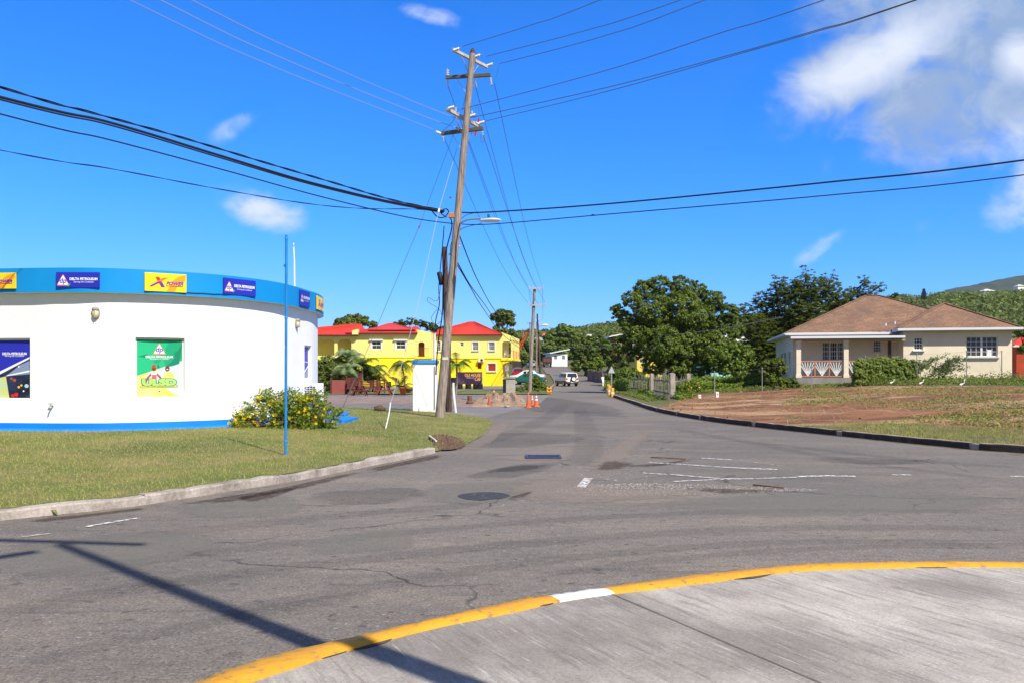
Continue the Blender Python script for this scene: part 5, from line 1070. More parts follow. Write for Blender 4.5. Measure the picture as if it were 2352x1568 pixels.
hang('loose_cable', 'thin black cable looping from the right line back to the pole above the lamp', [(1054, 508, 27.6), (1072, 494, 27.4), (1100, 488, 27.2)], .008, group=g_)
hang('loose_cable', 'thin black cable looping from the lower right line back to the pole below the lamp', [(1046, 545, 27.7), (1062, 525, 27.4), (1105, 514, 27.2)], .010, group=g_)
b = MB(); q = A(1362, 494, 25.1); b.ellipsoid(q, (.05, .05, .02), M_CAB, 8, 5); props(b.build('wire_clamp'), 'tiny dark clamp on the lower right cable', 'clamp')
# second pole down the road and the lines to it
def far_pole(px0, Y, ptop, pxt, r0, label, arms=(), m=M_POLE, base=None):
    p0 = T(px0, Y); p1 = A(pxt, ptop, Y); r = thing('utility_pole', label, 'utility pole', p0); b = MB(); b.tube([p0-Vector((0, 0, .3)), p0.lerp(p1, .5), p1], [r0, r0*.85, r0*.68], m, 10); b.build('shaft', r, world=True)
    for (xa, ya, xb, yb, mm) in arms:
        c0, c1 = A(xa, ya, Y), A(xb, yb, Y); o = Vector((0, -r0-.03, 0)); b = MB(); b.beam(c0+o, c1+o, .10, .12, mm); b.build('crossarm', r, world=True)
        for f in (0.02, .33, .98): b = MB(); insulator(b, (c0+o).lerp(c1+o, f)+Vector((0, 0, .05)), Vector((0, 0, 1)), .9); b.build('insulator', r, world=True, fix=False)
    return r
far_pole(1216, 66, 663, 1228, .17, 'grey wooden pole with two pale crossarms beside the leafy roadside shrub', [(1214, 664, 1247, 663, M_ARML), (1214, 701.5, 1254, 701, M_ARML)])
far_pole(1241.5, 135, 721, 1234, .19, 'dark wooden pole leaning left with a white lamp, on the road bank', [(1236, 735, 1246, 734.5, M_ARML), (1237, 745, 1247, 744.5, M_ARML)], M_POLED)
far_pole(1232, 140, 739, 1233, .16, 'pole standing just left of the leaning one with the lamp', (), M_POLE)
far_pole(1216.5, 190, 740, 1217.5, .2, 'far pole with a short dark crossarm behind the grey pole', [(1210, 742.5, 1223, 742.5, M_ARMD)])
far_pole(1204, 225, 755, 1201, .2, 'farthest pole with a short crossarm above the trees', [(1195, 760, 1208, 759.5, M_ARMD)])
lq = A(1236, 750, 134.6); r = thing('street_lamp', 'white street lamp on the far leaning pole by the road', 'street lamp', lq); b = MB(); b.tube([lq, A(1243, 749.5, 134), A(1246, 748, 134)], .05, M_STEEL, 6); b.build('bracket_arm', r, world=True); b = MB(); b.tube([A(1244, 748, 134), A(1248, 746.6, 134), A(1256, 747, 134), A(1259.5, 747.8, 134)], [.06, .16, .18, .05], M_INS, 10); b.build('head', r, world=True)
for (x0, y0, x1, y1, lb, yy) in ((1029, 198, 1214, 661, 'left wire of the upper three going down the street', 28), (1093, 202, 1229, 660, 'middle wire of the upper three going down the street', 27.8), (1136, 193, 1246, 660, 'right wire of the upper three going down the street', 27.5),
                             (1020, 318, 1214, 698, 'left wire of the lower three going down the street', 28), (1077, 325, 1236, 698, 'middle wire of the lower three going down the street', 27.8), (1110, 312, 1253, 697, 'right wire of the lower three going down the street', 27.6)):
    p0, p1 = A(x0, y0, yy), A(x1, y1, 65.8); mid = (p0+p1)/2-Vector((0, 0, .75)); b = MB(); b.tube(catmull([p0, mid, p1], 12), .010, M_WIRE, 5, False); props(b.build('overhead_wire', fix=False), lb, 'power line', 'overhead lines')
for pts, rr, lb in (([(1052, 533, 27.8), (1100, 650, 42), (1145, 725, 62), (1193, 776, 96)], .024, 'twisted black service cable descending right behind the pole'), ([(1048, 598, 27.8), (1080, 655, 36), (1112, 698, 48), (1145, 743, 66), (1193, 790, 96)], .022, 'lower black cable sagging towards the yellow balcony'), ([(1048, 605, 27.8), (1085, 668, 36), (1104, 700, 45), (1150, 764, 72), (1194, 800, 97)], .022, 'lowest black cable sagging past the red roof')):
    hang('service_cable', lb, pts, rr, group='overhead lines')
hang('service_cable', 'thin cable dropping from the far poles across the road to the right', [(1241, 792, 134), (1300, 797, 130), (1400, 798, 100), (1520, 792, 70)], .02, M_WIREL, group='overhead lines')
hang('service_cable', 'pale cable crossing in front of the large round tree', [(1236, 760, 134), (1400, 772, 90), (1530, 769, 60), (1650, 756, 50), (1800, 728, 44)], .012, M_WIREL, group='overhead lines')
hang('overhead_wire', 'wire from the second pole onward down the street, left', [(1214, 661, 66), (1225, 722, 100), (1236, 735, 134)], .015, M_WIRE, 'power line', 'overhead lines')
hang('overhead_wire', 'wire from the second pole onward down the street, right', [(1246, 661, 66), (1247, 715, 100), (1246, 734, 134)], .015, M_WIRE, 'power line', 'overhead lines')
# the pole behind the photographer whose shadow crosses the road
def shadow_pole():
    k = 1/math.tan(SUN_EL); d = Vector((-SX/math.hypot(SX, SY), -SY/math.hypot(SX, SY), 0))*k
    H = 9.4; tip = W(140, 1250, 0)-d*H+Vector((0, 0, H)); a, b2 = W(140, 1250, 0), W(705, 1474, 0); dr = (b2-a).normalized(); base = a+dr*9.9; base.z = .1
    r = thing('utility_pole', 'wooden pole beside the photographer, seen only by its shadow on the road', 'utility pole', base); b = MB(); b.tube([base, base.lerp(tip, .5), tip], [.115, .09, .06], M_POLE, 14); b.build('shaft', r, world=True)
    for (pa, pb, h, w) in ((W(-40, 1238), W(330, 1250), H, .08), (W(-90, 1292), W(85, 1266), H-.8, .09)):
        b = MB(); b.beam(pa-d*h+Vector((0, 0, h)), pb-d*h+Vector((0, 0, h)), w, w, M_ARML); b.build('crossarm', r, world=True)
shadow_pole()
# ---------------------------------------------------------------- houses
def hit(px, py, loc, rz, c): # local (x, z) where the sight line meets the local vertical plane y = c
    d = Vector(((px-CX)/F, 1, (HZ-py)/F)); R = Matrix.Rotation(-rz, 3, 'Z'); o = R @ (Vector((0, 0, CH))-Vector(loc)); dd = R @ d; t = (c-o.y)/dd.y; p = o+dd*t; return p.x, p.z
def wallholes(mb, x0, x1, z0, z1, y, holes, m, th=.18, side=1):
    """front wall with real openings; holes (xa, xb, za, zb)"""
    xs = sorted(set([x0, x1]+[h[0] for h in holes]+[h[1] for h in holes])); zs = sorted(set([z0, z1]+[h[2] for h in holes]+[h[3] for h in holes]))
    for a, b in zip(xs[:-1], xs[1:]):
        for c, d in zip(zs[:-1], zs[1:]):
            xm, zm = (a+b)/2, (c+d)/2
            if any(h[0] < xm < h[1] and h[2] < zm < h[3] for h in holes): continue
            mb.quad((a, y, c), (b, y, c), (b, y, d), (a, y, d), m)
    for h in holes:
        a, b, c, d = h[:4]; e = y+th*side
        mb.quad((a, y, c), (a, e, c), (a, e, d), (a, y, d), m); mb.quad((b, y, c), (b, e, c), (b, e, d), (b, y, d), m); mb.quad((a, y, d), (b, y, d), (b, e, d), (a, e, d), m); mb.quad((a, y, c), (b, y, c), (b, e, c), (a, e, c), m)
M_PANE = mat('window_pane', (.02, .026, .03), .12, (.05, .06, .06), 1.5, 2, spec=.6); M_FR = mat('window_frame_white', (.72, .72, .69), .5)
def win(parent, h, y, cols, rows, name='window', fr=.05, mid=True, split=1, sill=0, trim=0, pane=M_PANE, inset=.10, mfr=M_FR):
    a, b, c, d = h; w = b-a; H = d-c; yy = y+inset; m = MB()
    for s in range(split):
        xa, xb = a+w*s/split, a+w*(s+1)/split
        m.box(((xa+fr/2), yy, (c+d)/2), (fr, .06, H), mfr); m.box(((xb-fr/2), yy, (c+d)/2), (fr, .06, H), mfr)
        for z in (c+fr/2, d-fr/2): m.box(((xa+xb)/2, yy, z), (xb-xa-2*fr, .06, fr), mfr)
        if mid: m.box(((xa+xb)/2, yy-.004, (c+d)/2), (xb-xa-2*fr, .06, fr*.9), mfr)
        for i in range(1, cols): m.box((xa+(xb-xa)*i/cols, yy+.004, (c+d)/2), (.022, .04, H-2*fr), mfr)
        for j in range(1, rows): m.box(((xa+xb)/2, yy+.006, c+H*j/rows), (xb-xa-2*fr, .036, .022), mfr)
    if trim:
        for x in (a-trim/2, b+trim/2): m.box((x, y-.02, (c+d)/2), (trim, .05, H+2*trim), mfr)
        m.box(((a+b)/2, y-.02, d+trim/2), (w, .05, trim), mfr)
    if sill: m.box(((a+b)/2, y-.05, c-.04), (w+.16, .16, .07), mfr)
    o = m.build(name, parent); q = MB(); q.quad((a+.01, yy+.02, c+.01), (b-.01, yy+.02, c+.01), (b-.01, yy+.02, d-.01), (a+.01, yy+.02, d-.01), pane); q.build('pane', o, fix=False); return o
M_YP = mat('wall_pale_yellow', (.84, .76, .235), .8, (.80, .72, .225), .6, 6); M_YD = mat('wall_deep_yellow', (.90, .76, .022), .8, (.86, .72, .02), .6, 6)
M_RROOF = mat('red_metal_roof', (.60, .055, .028), .5, (.52, .045, .025), .8, 5); M_REAVE = mat('eave_dark_red', (.10, .01, .012), .7)
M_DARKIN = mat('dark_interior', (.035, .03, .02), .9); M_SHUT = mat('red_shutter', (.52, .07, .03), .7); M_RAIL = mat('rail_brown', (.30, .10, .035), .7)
def ribs(mb, a, b, c, d, n, m, h=.03): # standing seams over a roof quad a-b (eave) to d-c (ridge)
    a, b, c, d = map(Vector, (a, b, c, d)); nn = (b-a).cross(d-a).normalized(); nn = nn if nn.z > 0 else -nn
    for i in range(n+1):
        t = i/n; p, q = a.lerp(b, t), d.lerp(c, t)
        if (q-p).length > .3: mb.beam(p+nn*.02, q+nn*.02, .035, h, m)
def hip(parent, x0, x1, y0, y1, ze, rx0, rx1, ry, zr, m, me, name='roof', th=.12, seams=0, ry1=None):
    mb = MB(); ry1 = ry if ry1 is None else ry1; E = [Vector((x0, y0, ze)), Vector((x1, y0, ze)), Vector((x1, y1, ze)), Vector((x0, y1, ze))]; R0, R1 = Vector((rx0, ry, zr)), Vector((rx1, ry1, zr))
    mb.add(E+[R0, R1], [(0, 1, 5, 4), (1, 2, 5), (2, 3, 4, 5), (3, 0, 4)], m)
    dn = Vector((0, 0, -th)); 
    for i in range(4): a, b = E[i], E[(i+1) % 4]; mb.quad(a, b, b+dn, a+dn, me)
    mb.poly([e+dn for e in E], me)
    if seams: 
        ribs(mb, E[0], E[1], R1, R0, seams, m)
    o = mb.build(name, parent, fix=True); b = MB()
    for p, q in ((E[0], R0), (E[1], R1), (R0, R1)): 
        if (q-p).length > .2: b.beam(p+Vector((0, 0, .02)), q+Vector((0, 0, .02)), .16, .05, m)
    b.build('ridge_cap', o); return o
def arch_pts(xa, xb, za, zb, r, n=6):
    out = [(xa, za)]
    for i in range(n+1): t = math.pi-math.pi/2*i/n; out.append((xa+r+r*math.cos(t), zb-r+r*math.sin(t)))
    for i in range(n+1): t = math.pi/2-math.pi/2*i/n; out.append((xb-r+r*math.cos(t), zb-r+r*math.sin(t)))
    return out+[(xb, za)]
def arch_wall(mb, x0, x1, z0, ztop, y, archs, m, th=.22):
    """wall strip with round-cornered openings reaching z0; ztop is a function of x or a number"""
    zt = ztop if callable(ztop) else (lambda x: ztop); cur = x0
    for xa, xb, za, zb, r in archs:
        if xa > cur: mb.add([(cur, y, z0), (xa, y, z0), (xa, y, zt(xa)), (cur, y, zt(cur))], [(0, 1, 2, 3)], m)
        P = arch_pts(xa, xb, za, zb, r)
        if za > z0: mb.quad((xa, y, z0), (xb, y, z0), (xb, y, za), (xa, y, za), m)
        for p, q in zip(P[:-1], P[1:]):
            if abs(p[0]-q[0]) > 1e-5: mb.quad((p[0], y, p[1]), (q[0], y, q[1]), (q[0], y, zt(q[0])), (p[0], y, zt(p[0])), m)
            mb.quad((p[0], y, p[1]), (q[0], y, q[1]), (q[0], y+th, q[1]), (p[0], y+th, p[1]), m)
        cur = xb
    if cur < x1: mb.add([(cur, y, z0), (x1, y, z0), (x1, y, zt(x1)), (cur, y, zt(cur))], [(0, 1, 2, 3)], m)
def railing(parent, p0, p1, h, m, n, name='railing', r=.012):
    p0, p1 = Vector(p0), Vector(p1); up = Vector((0, 0, h)); b = MB(); b.tube([p0+up, p1+up], r*1.5, m, 6); b.tube([p0+up*.08, p1+up*.08], r, m, 6)
    for i in range(n+1): q = p0.lerp(p1, i/n); b.tube([q, q+up], r, m, 4, False)
    return b.build(name, parent, fix=False)

# right-hand yellow block
LR, RR = Vector(((990-CX)/F*98.5, 98.5, 0)), rad(-6)
yb = thing('yellow_building', 'two-storey yellow block with hipped red roof and corner balcony, behind the cafe sign', 'building', LR, RR)
H_ = lambda px, py, c=0: hit(px, py, LR, RR, c)
def holeR(x0, x1, y0, y1): (a, d), (b, c) = H_(x0, y0), H_(x1, y1); return (a, b, c, d)
xe, ze = H_(1152, 769.5); zb_ = H_(1100, 822.5)[1]; x1 = xe
h1, h2, h3 = holeR(1057, 1064.5, 786, 795), holeR(1085, 1098.5, 786, 804.5), holeR(1122.5, 1136, 786, 804.5)
h0 = holeR(1003, 1012, 784, 806)
b = MB(); wallholes(b, -.6, x1, zb_+.06, ze, 0, [h0, h1, h2, h3], M_YP); b.quad((-.6, 0, zb_), (-.6, 8, zb_), (-.6, 8, ze), (-.6, 0, ze), M_YP); b.quad((x1, 2.2, zb_), (x1, 8, zb_), (x1, 8, ze), (x1, 2.2, ze), M_YP); b.quad((-.6, 8, 0), (x1, 8, 0), (x1, 8, ze), (-.6, 8, ze), M_YP)
b.quad((x1-.01, .0, zb_), (x1-.01, 2.2, zb_), (x1-.01, 2.2, ze), (x1-.01, 0, ze), M_YP); b.build('upper_wall', yb)
s1 = holeR(1120, 1138.5, 834, 852.5); s2 = holeR(1097, 1106, 832.7, 846.8)
b = MB(); wallholes(b, -.6, x1+.1, -.3, zb_, -.0, [s1, s2], M_YD); b.quad((x1+.1, 0, -.3), (x1+.1, 8, -.3), (x1+.1, 8, zb_), (x1+.1, 0, zb_), M_YD); b.quad((-.6, 0, -.3), (-.6, 8, -.3), (-.6, 8, zb_), (-.6, 0, zb_), M_YD); b.build('lower_wall', yb)
b = MB(); b.box(((x1-.6)/2, -.03, zb_+.03), (x1+.6, .08, .09), M_YD); b.build('band_course', yb)
for h in (h0, h2, h3): win(yb, h, 0, 4 if h is not h0 else 2, 4, fr=.06, sill=1, trim=.10)
win(yb, h1, 0, 1, 1, fr=.05)
o = win(yb, s1, 0, 1, 1, 'shuttered_window', .07, False, 1, 1, .14, M_SHUT); b = MB()
for i in range(8): b.box(((s1[0]+s1[1])/2, .09, s1[2]+(s1[3]-s1[2])*(i+.5)/8), (s1[1]-s1[0]-.14, .02, .05), M_SHUT)
b.build('shutter', o)
o = win(yb, s2, 0, 1, 1, 'vent_window', .05, False, 1, 0, 0, M_SHUT, mfr=M_SHUT); b = MB()
for i in range(6): b.box(((s2[0]+s2[1])/2, .08, s2[2]+(s2[3]-s2[2])*(i+.5)/6), (s2[1]-s2[0]-.1, .02, .04), M_RAIL)
b.build('louvres', o)
hip(yb, -1.1, x1+.12, -.45, 8.4, ze+.05, x1*.47, x1*.55, 3.9, H_(1072, 739.6, 3.9)[1], M_RROOF, M_REAVE, seams=26)
# corner balcony: gabled parapet front with arch, side colonnade
xc, zg0 = H_(1178, 772); za = H_(1160, 821)[1]; zt0, zt1 = H_(1154, 763.5)[1], H_(1178, 773)[1]
a0, a1_ = H_(1153.5, 800)[0], H_(1173.5, 800)[0]; zat = H_(1160, 784)[1]
b = MB(); arch_wall(b, x1, xc, zb_-.05, lambda x: zt0+(zt1-zt0)*(x-x1)/(xc-x1), 0, [(a0, a1_, za, zat, .28)], M_YP)
b.add([(x1, 0, ze-.05), (xc, 0, zt1), (xc, 8, zt1), (x1, 8, ze+.1)], [(0, 1, 2, 3)], M_YP)
for i in range(5):
    yy = .1+i*1.95; b.box((xc-.12, yy, (zb_+zt1)/2), (.22, .22, zt1-zb_), M_YP)
b.box((xc-.12, 4, zt1-.2), (.24, 8.2, .4), M_YP); b.build('balcony_wall', yb)
b = MB(); b.box(((x1+xc)/2+.05, 4, zb_-.12), (xc-x1+.2, 8.2, .24), M_YD); b.add([(x1, 0, zb_-.24), (xc, 0, zb_-.24), (x1, 0, zb_-.75), (x1, .25, zb_-.24), (xc, .25, zb_-.24), (x1, .25, zb_-.75)], [(0, 1, 2), (3, 5, 4), (1, 4, 5, 2), (0, 3, 4, 1), (0, 2, 5, 3)], M_YD); b.build('balcony_slab', yb)
railing(yb, (a0, .12, zb_), (a1_, .12, zb_), .95, M_RAIL, 9); 
for i in range(4): railing(yb, (xc-.12, .3+i*1.95, zb_), (xc-.12, 1.9+i*1.95, zb_), .95, M_SHUT, 8, r=.03)
b = MB(); b.box((x1+.5, .6, zb_+.45), (.5, .5, .04), M_WH)
for dx in (-.22, .22):
    for dy in (-.22, .22): b.box((x1+.5+dx, .6+dy, zb_+.22), (.04, .04, .44), M_WH)
b.box((x1+.5, .84, zb_+.7), (.5, .04, .5), M_WH); o = b.build('balcony_chair', None, origin=(0, 0, 0)); ro = Matrix.Rotation(RR, 4, 'Z'); o.location = LR; o.rotation_euler.z = RR; props(o, 'white plastic chair on the corner balcony of the yellow block', 'chair')
q0, q1 = H_(1099.6, 830.5), H_(1112, 823); r = thing('air_conditioner', 'small white air conditioning unit on the yellow wall beside the red vent', 'air conditioner', LR+Matrix.Rotation(RR, 3, 'Z') @ Vector(((q0[0]+q1[0])/2, -.24, q0[1])), RR)
w_, hh = q1[0]-q0[0], q1[1]-q0[1]; b = MB(); b.box((0, 0, hh/2), (w_, .34, hh), M_ACW); b.build('casing', r); b = MB(); b.lathe((w_*.12, -.175, hh/2), [(.001, 0), (hh*.42, 0), (hh*.42, .01)], mat('fan_dark', (.03, .03, .035)), 16, (0, -1, 0)); b.build('fan', r)
b = MB(); b.box((x1+.3, 3.2, 1.4), (.35, .35, 2.9), M_YD); b.build('pillar', yb)
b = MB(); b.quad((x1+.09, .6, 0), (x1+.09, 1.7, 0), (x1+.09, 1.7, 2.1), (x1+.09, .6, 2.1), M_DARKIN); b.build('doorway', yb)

# left-hand yellow block
LL, RL = Vector(((820-CX)/F*94, 94, 0)), 0.0
yl = thing('yellow_building', 'long two-storey yellow block with red roof, white windows and arched gallery behind the palms', 'building', LL, RL)
H_ = lambda px, py, c=0: hit(px, py, LL, RL, c)
xe, ze = H_(957, 766); zb_ = H_(900, 820.5)[1]
def holeL(x0, x1, y0, y1): (a, d), (b, c) = H_(x0, y0), H_(x1, y1); return (a, b, c, d)
w1_, w2_ = holeL(853.5, 875, 783, 802), holeL(909.5, 931, 783, 801.5)
b = MB(); wallholes(b, 0, xe, zb_+.06, ze, 0, [w1_, w2_], M_YP); b.quad((0, 0, 0), (0, 2, 0), (0, 2, ze), (0, 0, ze), M_YP); b.quad((xe, 2.2, 0), (xe, 9, 0), (xe, 9, ze), (xe, 2.2, ze), M_YP); b.quad((-12, 2.2, -.3), (0, 2.2, -.3), (0, 2.2, ze), (-12, 2.2, ze), M_YP); b.quad((-12, 9, -.3), (xe, 9, -.3), (xe, 9, ze), (-12, 9, ze), M_YP); b.quad((xe, 0, 0), (xe, 2.2, 0), (xe, 2.2, ze), (xe, 0, ze), M_YP); b.build('upper_wall', yl)
b = MB(); wallholes(b, 0, xe+1.7, -.3, zb_, -.01, [], M_YD); b.quad((xe+1.7, 0, -.3), (xe+1.7, 9, -.3), (xe+1.7, 9, zb_), (xe+1.7, 0, zb_), M_YD); b.build('lower_wall', yl)
b = MB(); b.box((xe/2, -.03, zb_+.03), (xe, .08, .09), M_YD); b.box((xe*.82, -.03, zb_/2), (.10, .06, zb_), M_YD); b.build('band_course', yl)
for h in (w1_, w2_): win(yl, h, 0, 2, 2, fr=.08, trim=.14, sill=0)
for h in (w1_, w2_): b = MB(); b.box(((h[0]+h[1])/2, -.10, h[3]+.13), (h[1]-h[0]+.5, .24, .16), M_FR); b.build('window_hood', yl)
xa0, xa1 = H_(728, 800)[0], H_(806, 800)[0]; zga = H_(760, 779)[1]; zf = H_(760, 820)[1]; zge = H_(760, 771)[1]
b = MB(); m1_, m2_ = H_(770, 800)[0], H_(774, 800)[0]; arch_wall(b, -12, 0, zf-.4, zge, 0, [(m2_-8.3, m1_-.2-3.6, zf+.2, zga, .5), (m1_-3.3, m1_-.1, zf+.2, zga, .5), (m2_+.05, xa1+.05, zf+.2, zga, .5)], M_YP)
b.build('arched_gallery', yl); b = MB(); b.box((-6, 1.1, zf-.3), (12, 2.3, .25), M_YD); b.build('gallery_floor', yl)
win(yl, (m1_-2.5, m1_-1.3, zf+.7, zf+2.1), 2.18, 2, 2, fr=.07)
hip(yl, -1.2, xe+.1, -.5, 9.4, ze+.05, 2.0, xe-.3, 4.2, H_(960, 751, 4.2)[1], M_RROOF, M_REAVE, seams=24)
hip(yl, -13, .1, -.6, 9.4, H_(760, 770)[1]+.02, -1.5, -.3, 4.4, H_(820, 745, 4.4)[1], M_RROOF, M_REAVE, seams=22)
hip(yl, 1.2, 6.5, .5, 8.8, ze+.45, 3.0, 3.4, 4.6, H_(873, 743, 4.6)[1], M_RROOF, M_REAVE)
b = MB(); zq = H_(822, 757)[1]; b.add([(-.45, -.62, ze-.15), (.25, -.62, ze-.15), (.25, -.62, zq), (.1, -.62, zq), (-.45, -.62, ze+.3)], [(0, 1, 2, 3, 4)], M_YP); b.add([(-.45, 0, ze-.15), (.25, 0, ze-.15), (.25, -.62, ze-.15), (-.45, -.62, ze-.15), (.25, 0, zq), (.25, -.62, zq)], [(0, 1, 2, 3), (1, 2, 5, 4)], M_YP); b.build('parapet_fin', yl)
# balcony bay between the blocks
x0_, x1_ = xe, H_(990, 800)[0]; A0, A1 = H_(961, 800)[0], H_(975, 800)[0]; zt = H_(961, 785.5)[1]; zl = H_(961, 819)[1]; zp0, zp1 = H_(957, 757)[1], H_(990, 764)[1]
b = MB(); arch_wall(b, x0_, x1_, zl-.1, lambda x: zp0+(zp1-zp0)*(x-x0_)/(x1_-x0_), -.02, [(A0, A1, zl, zt, .25)], M_YP); b.add([(x0_, -.02, zp0), (x1_, -.02, zp1), (x1_, 4, zp1), (x0_, 4, zp0)], [(0, 1, 2, 3)], M_YP); b.quad((x1_, -.02, 0), (x1_, 5, 0), (x1_, 5, zp1), (x1_, -.02, zp1), M_YP); b.build('balcony_bay', yl)
b = MB(); b.quad((x0_, 1.3, zl), (x1_, 1.3, zl), (x1_, 1.3, zt+.3), (x0_, 1.3, zt+.3), mat('orange_door', (.55, .20, .05), .7)); b.build('balcony_door', yl)
b = MB(); b.box(((x0_+x1_)/2, -.35, zl-.10), (x1_-x0_+.2, .8, .2), M_YD); b.build('balcony_slab', yl); railing(yl, (A0, -.7, zl), (x1_-.2, -.7, zl), 1.0, M_RAIL, 12)
# outside stair and landing with thin rail
sx0, sz0 = H_(872, 845); sxt = H_(893, 868)[0]; b = MB(); zL = H_(905, 868)[1]; xa, xb = H_(893, 870)[0], H_(914, 870)[0]; zTop = H_(871, 845)[1]
b.prism([(sx0, -2.2, 0), (xb, -2.2, 0), (xb, -2.2, zL), (xa, -2.2, zL), (sx0, -2.2, zTop)], (0, 1.0, 0), M_YD); b.prism([(xb+.3, -2.2, zL-.35), (H_(948, 886)[0], -2.2, 0), (H_(956, 886)[0], -2.2, 0), (xb, -2.2, zL)], (0, 1.0, 0), M_YD); b.build('stair', yl)
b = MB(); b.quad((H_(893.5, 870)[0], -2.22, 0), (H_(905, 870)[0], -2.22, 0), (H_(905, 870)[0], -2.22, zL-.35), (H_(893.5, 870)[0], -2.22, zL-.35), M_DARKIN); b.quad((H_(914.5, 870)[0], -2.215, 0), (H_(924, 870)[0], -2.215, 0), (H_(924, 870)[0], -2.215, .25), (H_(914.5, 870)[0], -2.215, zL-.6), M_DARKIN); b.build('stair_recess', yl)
railing(yl, (xa, -2.2, zL), (xb, -2.2, zL), .95, M_GREY, 8); railing(yl, (sx0, -2.2, zTop), (xa, -2.2, zL), .95, M_GREY, 7, r=.01); railing(yl, (xb, -2.2, zL), (H_(956, 886)[0], -2.2, .1), .95, M_GREY, 12)

# ---------------------------------------------------------------- cream house on the right
M_CR = mat('cream_wall', (.86, .76, .58), .85, (.81, .71, .53), .7, 7, bump=.15, bscale=25, fine=(2, .96, 1.03)); M_CRS = mat('plinth_grey', (.33, .31, .28), .9, (.22, .2, .18), 1.5, 6)
def shingle():
    ma = mat('shingle_roof', (.255, .155, .103), .9, (.185, .115, .08), 1.2, 8, (.35, .65), .6, 18, col3=(.30, .165, .095), scale3=.6, fine=(9, .72, 1.3)); nt = ma.node_tree; N = nt.nodes; L = nt.links; b = N['Principled BSDF']
    br = N.new('ShaderNodeTexBrick'); br.inputs['Scale'].default_value = 1; br.inputs['Mortar Size'].default_value = .012; br.inputs['Brick Width'].default_value = .45; br.inputs['Row Height'].default_value = .16; br.inputs['Color1'].default_value = (1, 1, 1, 1); br.inputs['Color2'].default_value = (.72, .72, .72, 1); br.inputs['Mortar'].default_value = (.5, .5, .5, 1); br.offset = .5
    tc = N.new('ShaderNodeTexCoord'); s = N.new('ShaderNodeSeparateXYZ'); c = N.new('ShaderNodeCombineXYZ'); L.new(tc.outputs['Object'], s.inputs[0])
    ad = N.new('ShaderNodeMath'); ad.operation = 'ADD'; L.new(s.outputs[0], ad.inputs[0]); ml = N.new('ShaderNodeMath'); ml.operation = 'MULTIPLY'; L.new(s.outputs[1], ml.inputs[0]); ml.inputs[1].default_value = .37; L.new(ml.outputs[0], ad.inputs[1])
    z = N.new('ShaderNodeMath'); z.operation = 'MULTIPLY'; L.new(s.outputs[2], z.inputs[0]); z.inputs[1].default_value = 2.2; L.new(ad.outputs[0], c.inputs[0]); L.new(z.outputs[0], c.inputs[1]); L.new(c.outputs[0], br.inputs[0])
    src = b.inputs['Base Color'].links[0].from_socket; mx = N.new('ShaderNodeMix'); mx.data_type = 'RGBA'; mx.blend_type = 'MULTIPLY'; mx.inputs[0].default_value = .8; L.new(src, mx.inputs[6]); L.new(br.outputs[0], mx.inputs[7]); L.new(mx.outputs[2], b.inputs['Base Color']); return ma
M_SHG = shingle(); M_GUT = mat('gutter_white', (.72, .74, .76), .45); M_UND = mat('eave_board_tan', (.45, .36, .26), .8); M_ORB = mat('rail_orange', (.55, .24, .12), .7)  # one tan for the boards under eaves and porch roof, and the beam
HO, HR = Vector((16.9, 50.9, 0)), rad(-12); ho = thing('cream_house', 'single-storey cream house with brown hipped shingle roof and railed front porch', 'house', (HO.x, HO.y, .8), HR)
HL = Vector((HO.x, HO.y, .8)); H_ = lambda px, py, c=0: hit(px, py, HL, HR, c); Z_ = lambda z: z-.8
FL, E1, E2 = Z_(1.3), Z_(4.02), Z_(4.16)
def holeH(x0, x1, y0, y1, c): (a, d), (b, e) = H_(x0, y0, c), H_(x1, y1, c); return (a, b, e, d)
WX0 = H_(2075, 800, -1.1)[0]; WX1 = 12.25; WY = -1.1; MY = .5
pw1 = holeH(1889, 1941, 786, 827, MY); pw2 = holeH(2006, 2024, 783, 808.5, MY); pdr = holeH(2039, 2048, 783, 860, MY); pdr = (pdr[0], pdr[1], FL, pdr[3])
ww1 = holeH(2099, 2120.5, 775, 803.5, WY); ww2 = holeH(2219, 2292, 773, 818.5, WY)
b = MB(); wallholes(b, .45, WX0, FL, E1, MY, [pw1, pw2, pdr], M_CR); wallholes(b, WX0, WX1, FL-.1, E2, WY, [ww1, ww2], M_CR); b.quad((WX0, WY, FL-.1), (WX0, MY, FL-.1), (WX0, MY, E2), (WX0, WY, E2), M_CR); b.quad((WX1, WY, -.2), (WX1, 10.5, -.2), (WX1, 10.5, E2), (WX1, WY, E2), M_CR)
b.quad((.45, MY, -.2), (.45, 10.4, -.2), (.45, 10.4, E1), (.45, MY, E1), M_CR); b.quad((.45, 10.4, -.2), (WX1, 10.4, -.2), (WX1, 10.4, E1), (.45, 10.4, E1), M_CR); b.build('wall', ho)
b = MB(); b.box(((WX0+WX1)/2, WY+.14, FL-.35), (WX1-WX0+.04, .24, .62), M_CRS); b.build('plinth', ho)
win(ho, pw1, MY, 3, 4, fr=.05, split=3); win(ho, pw2, MY, 3, 4, fr=.05); win(ho, ww1, WY, 3, 4, fr=.06, sill=1); o = win(ho, ww2, WY, 3, 4, fr=.055, split=2, sill=1)
b = MB(); cw = (ww2[1]-ww2[0])/2; b.quad((ww2[0]+cw*1.36, WY+.085, ww2[2]+.06), (ww2[0]+cw*1.63, WY+.085, ww2[2]+.06), (ww2[0]+cw*1.63, WY+.085, ww2[2]+.40), (ww2[0]+cw*1.36, WY+.085, ww2[2]+.40), M_WH); b.build('replaced_pane', o, fix=False)
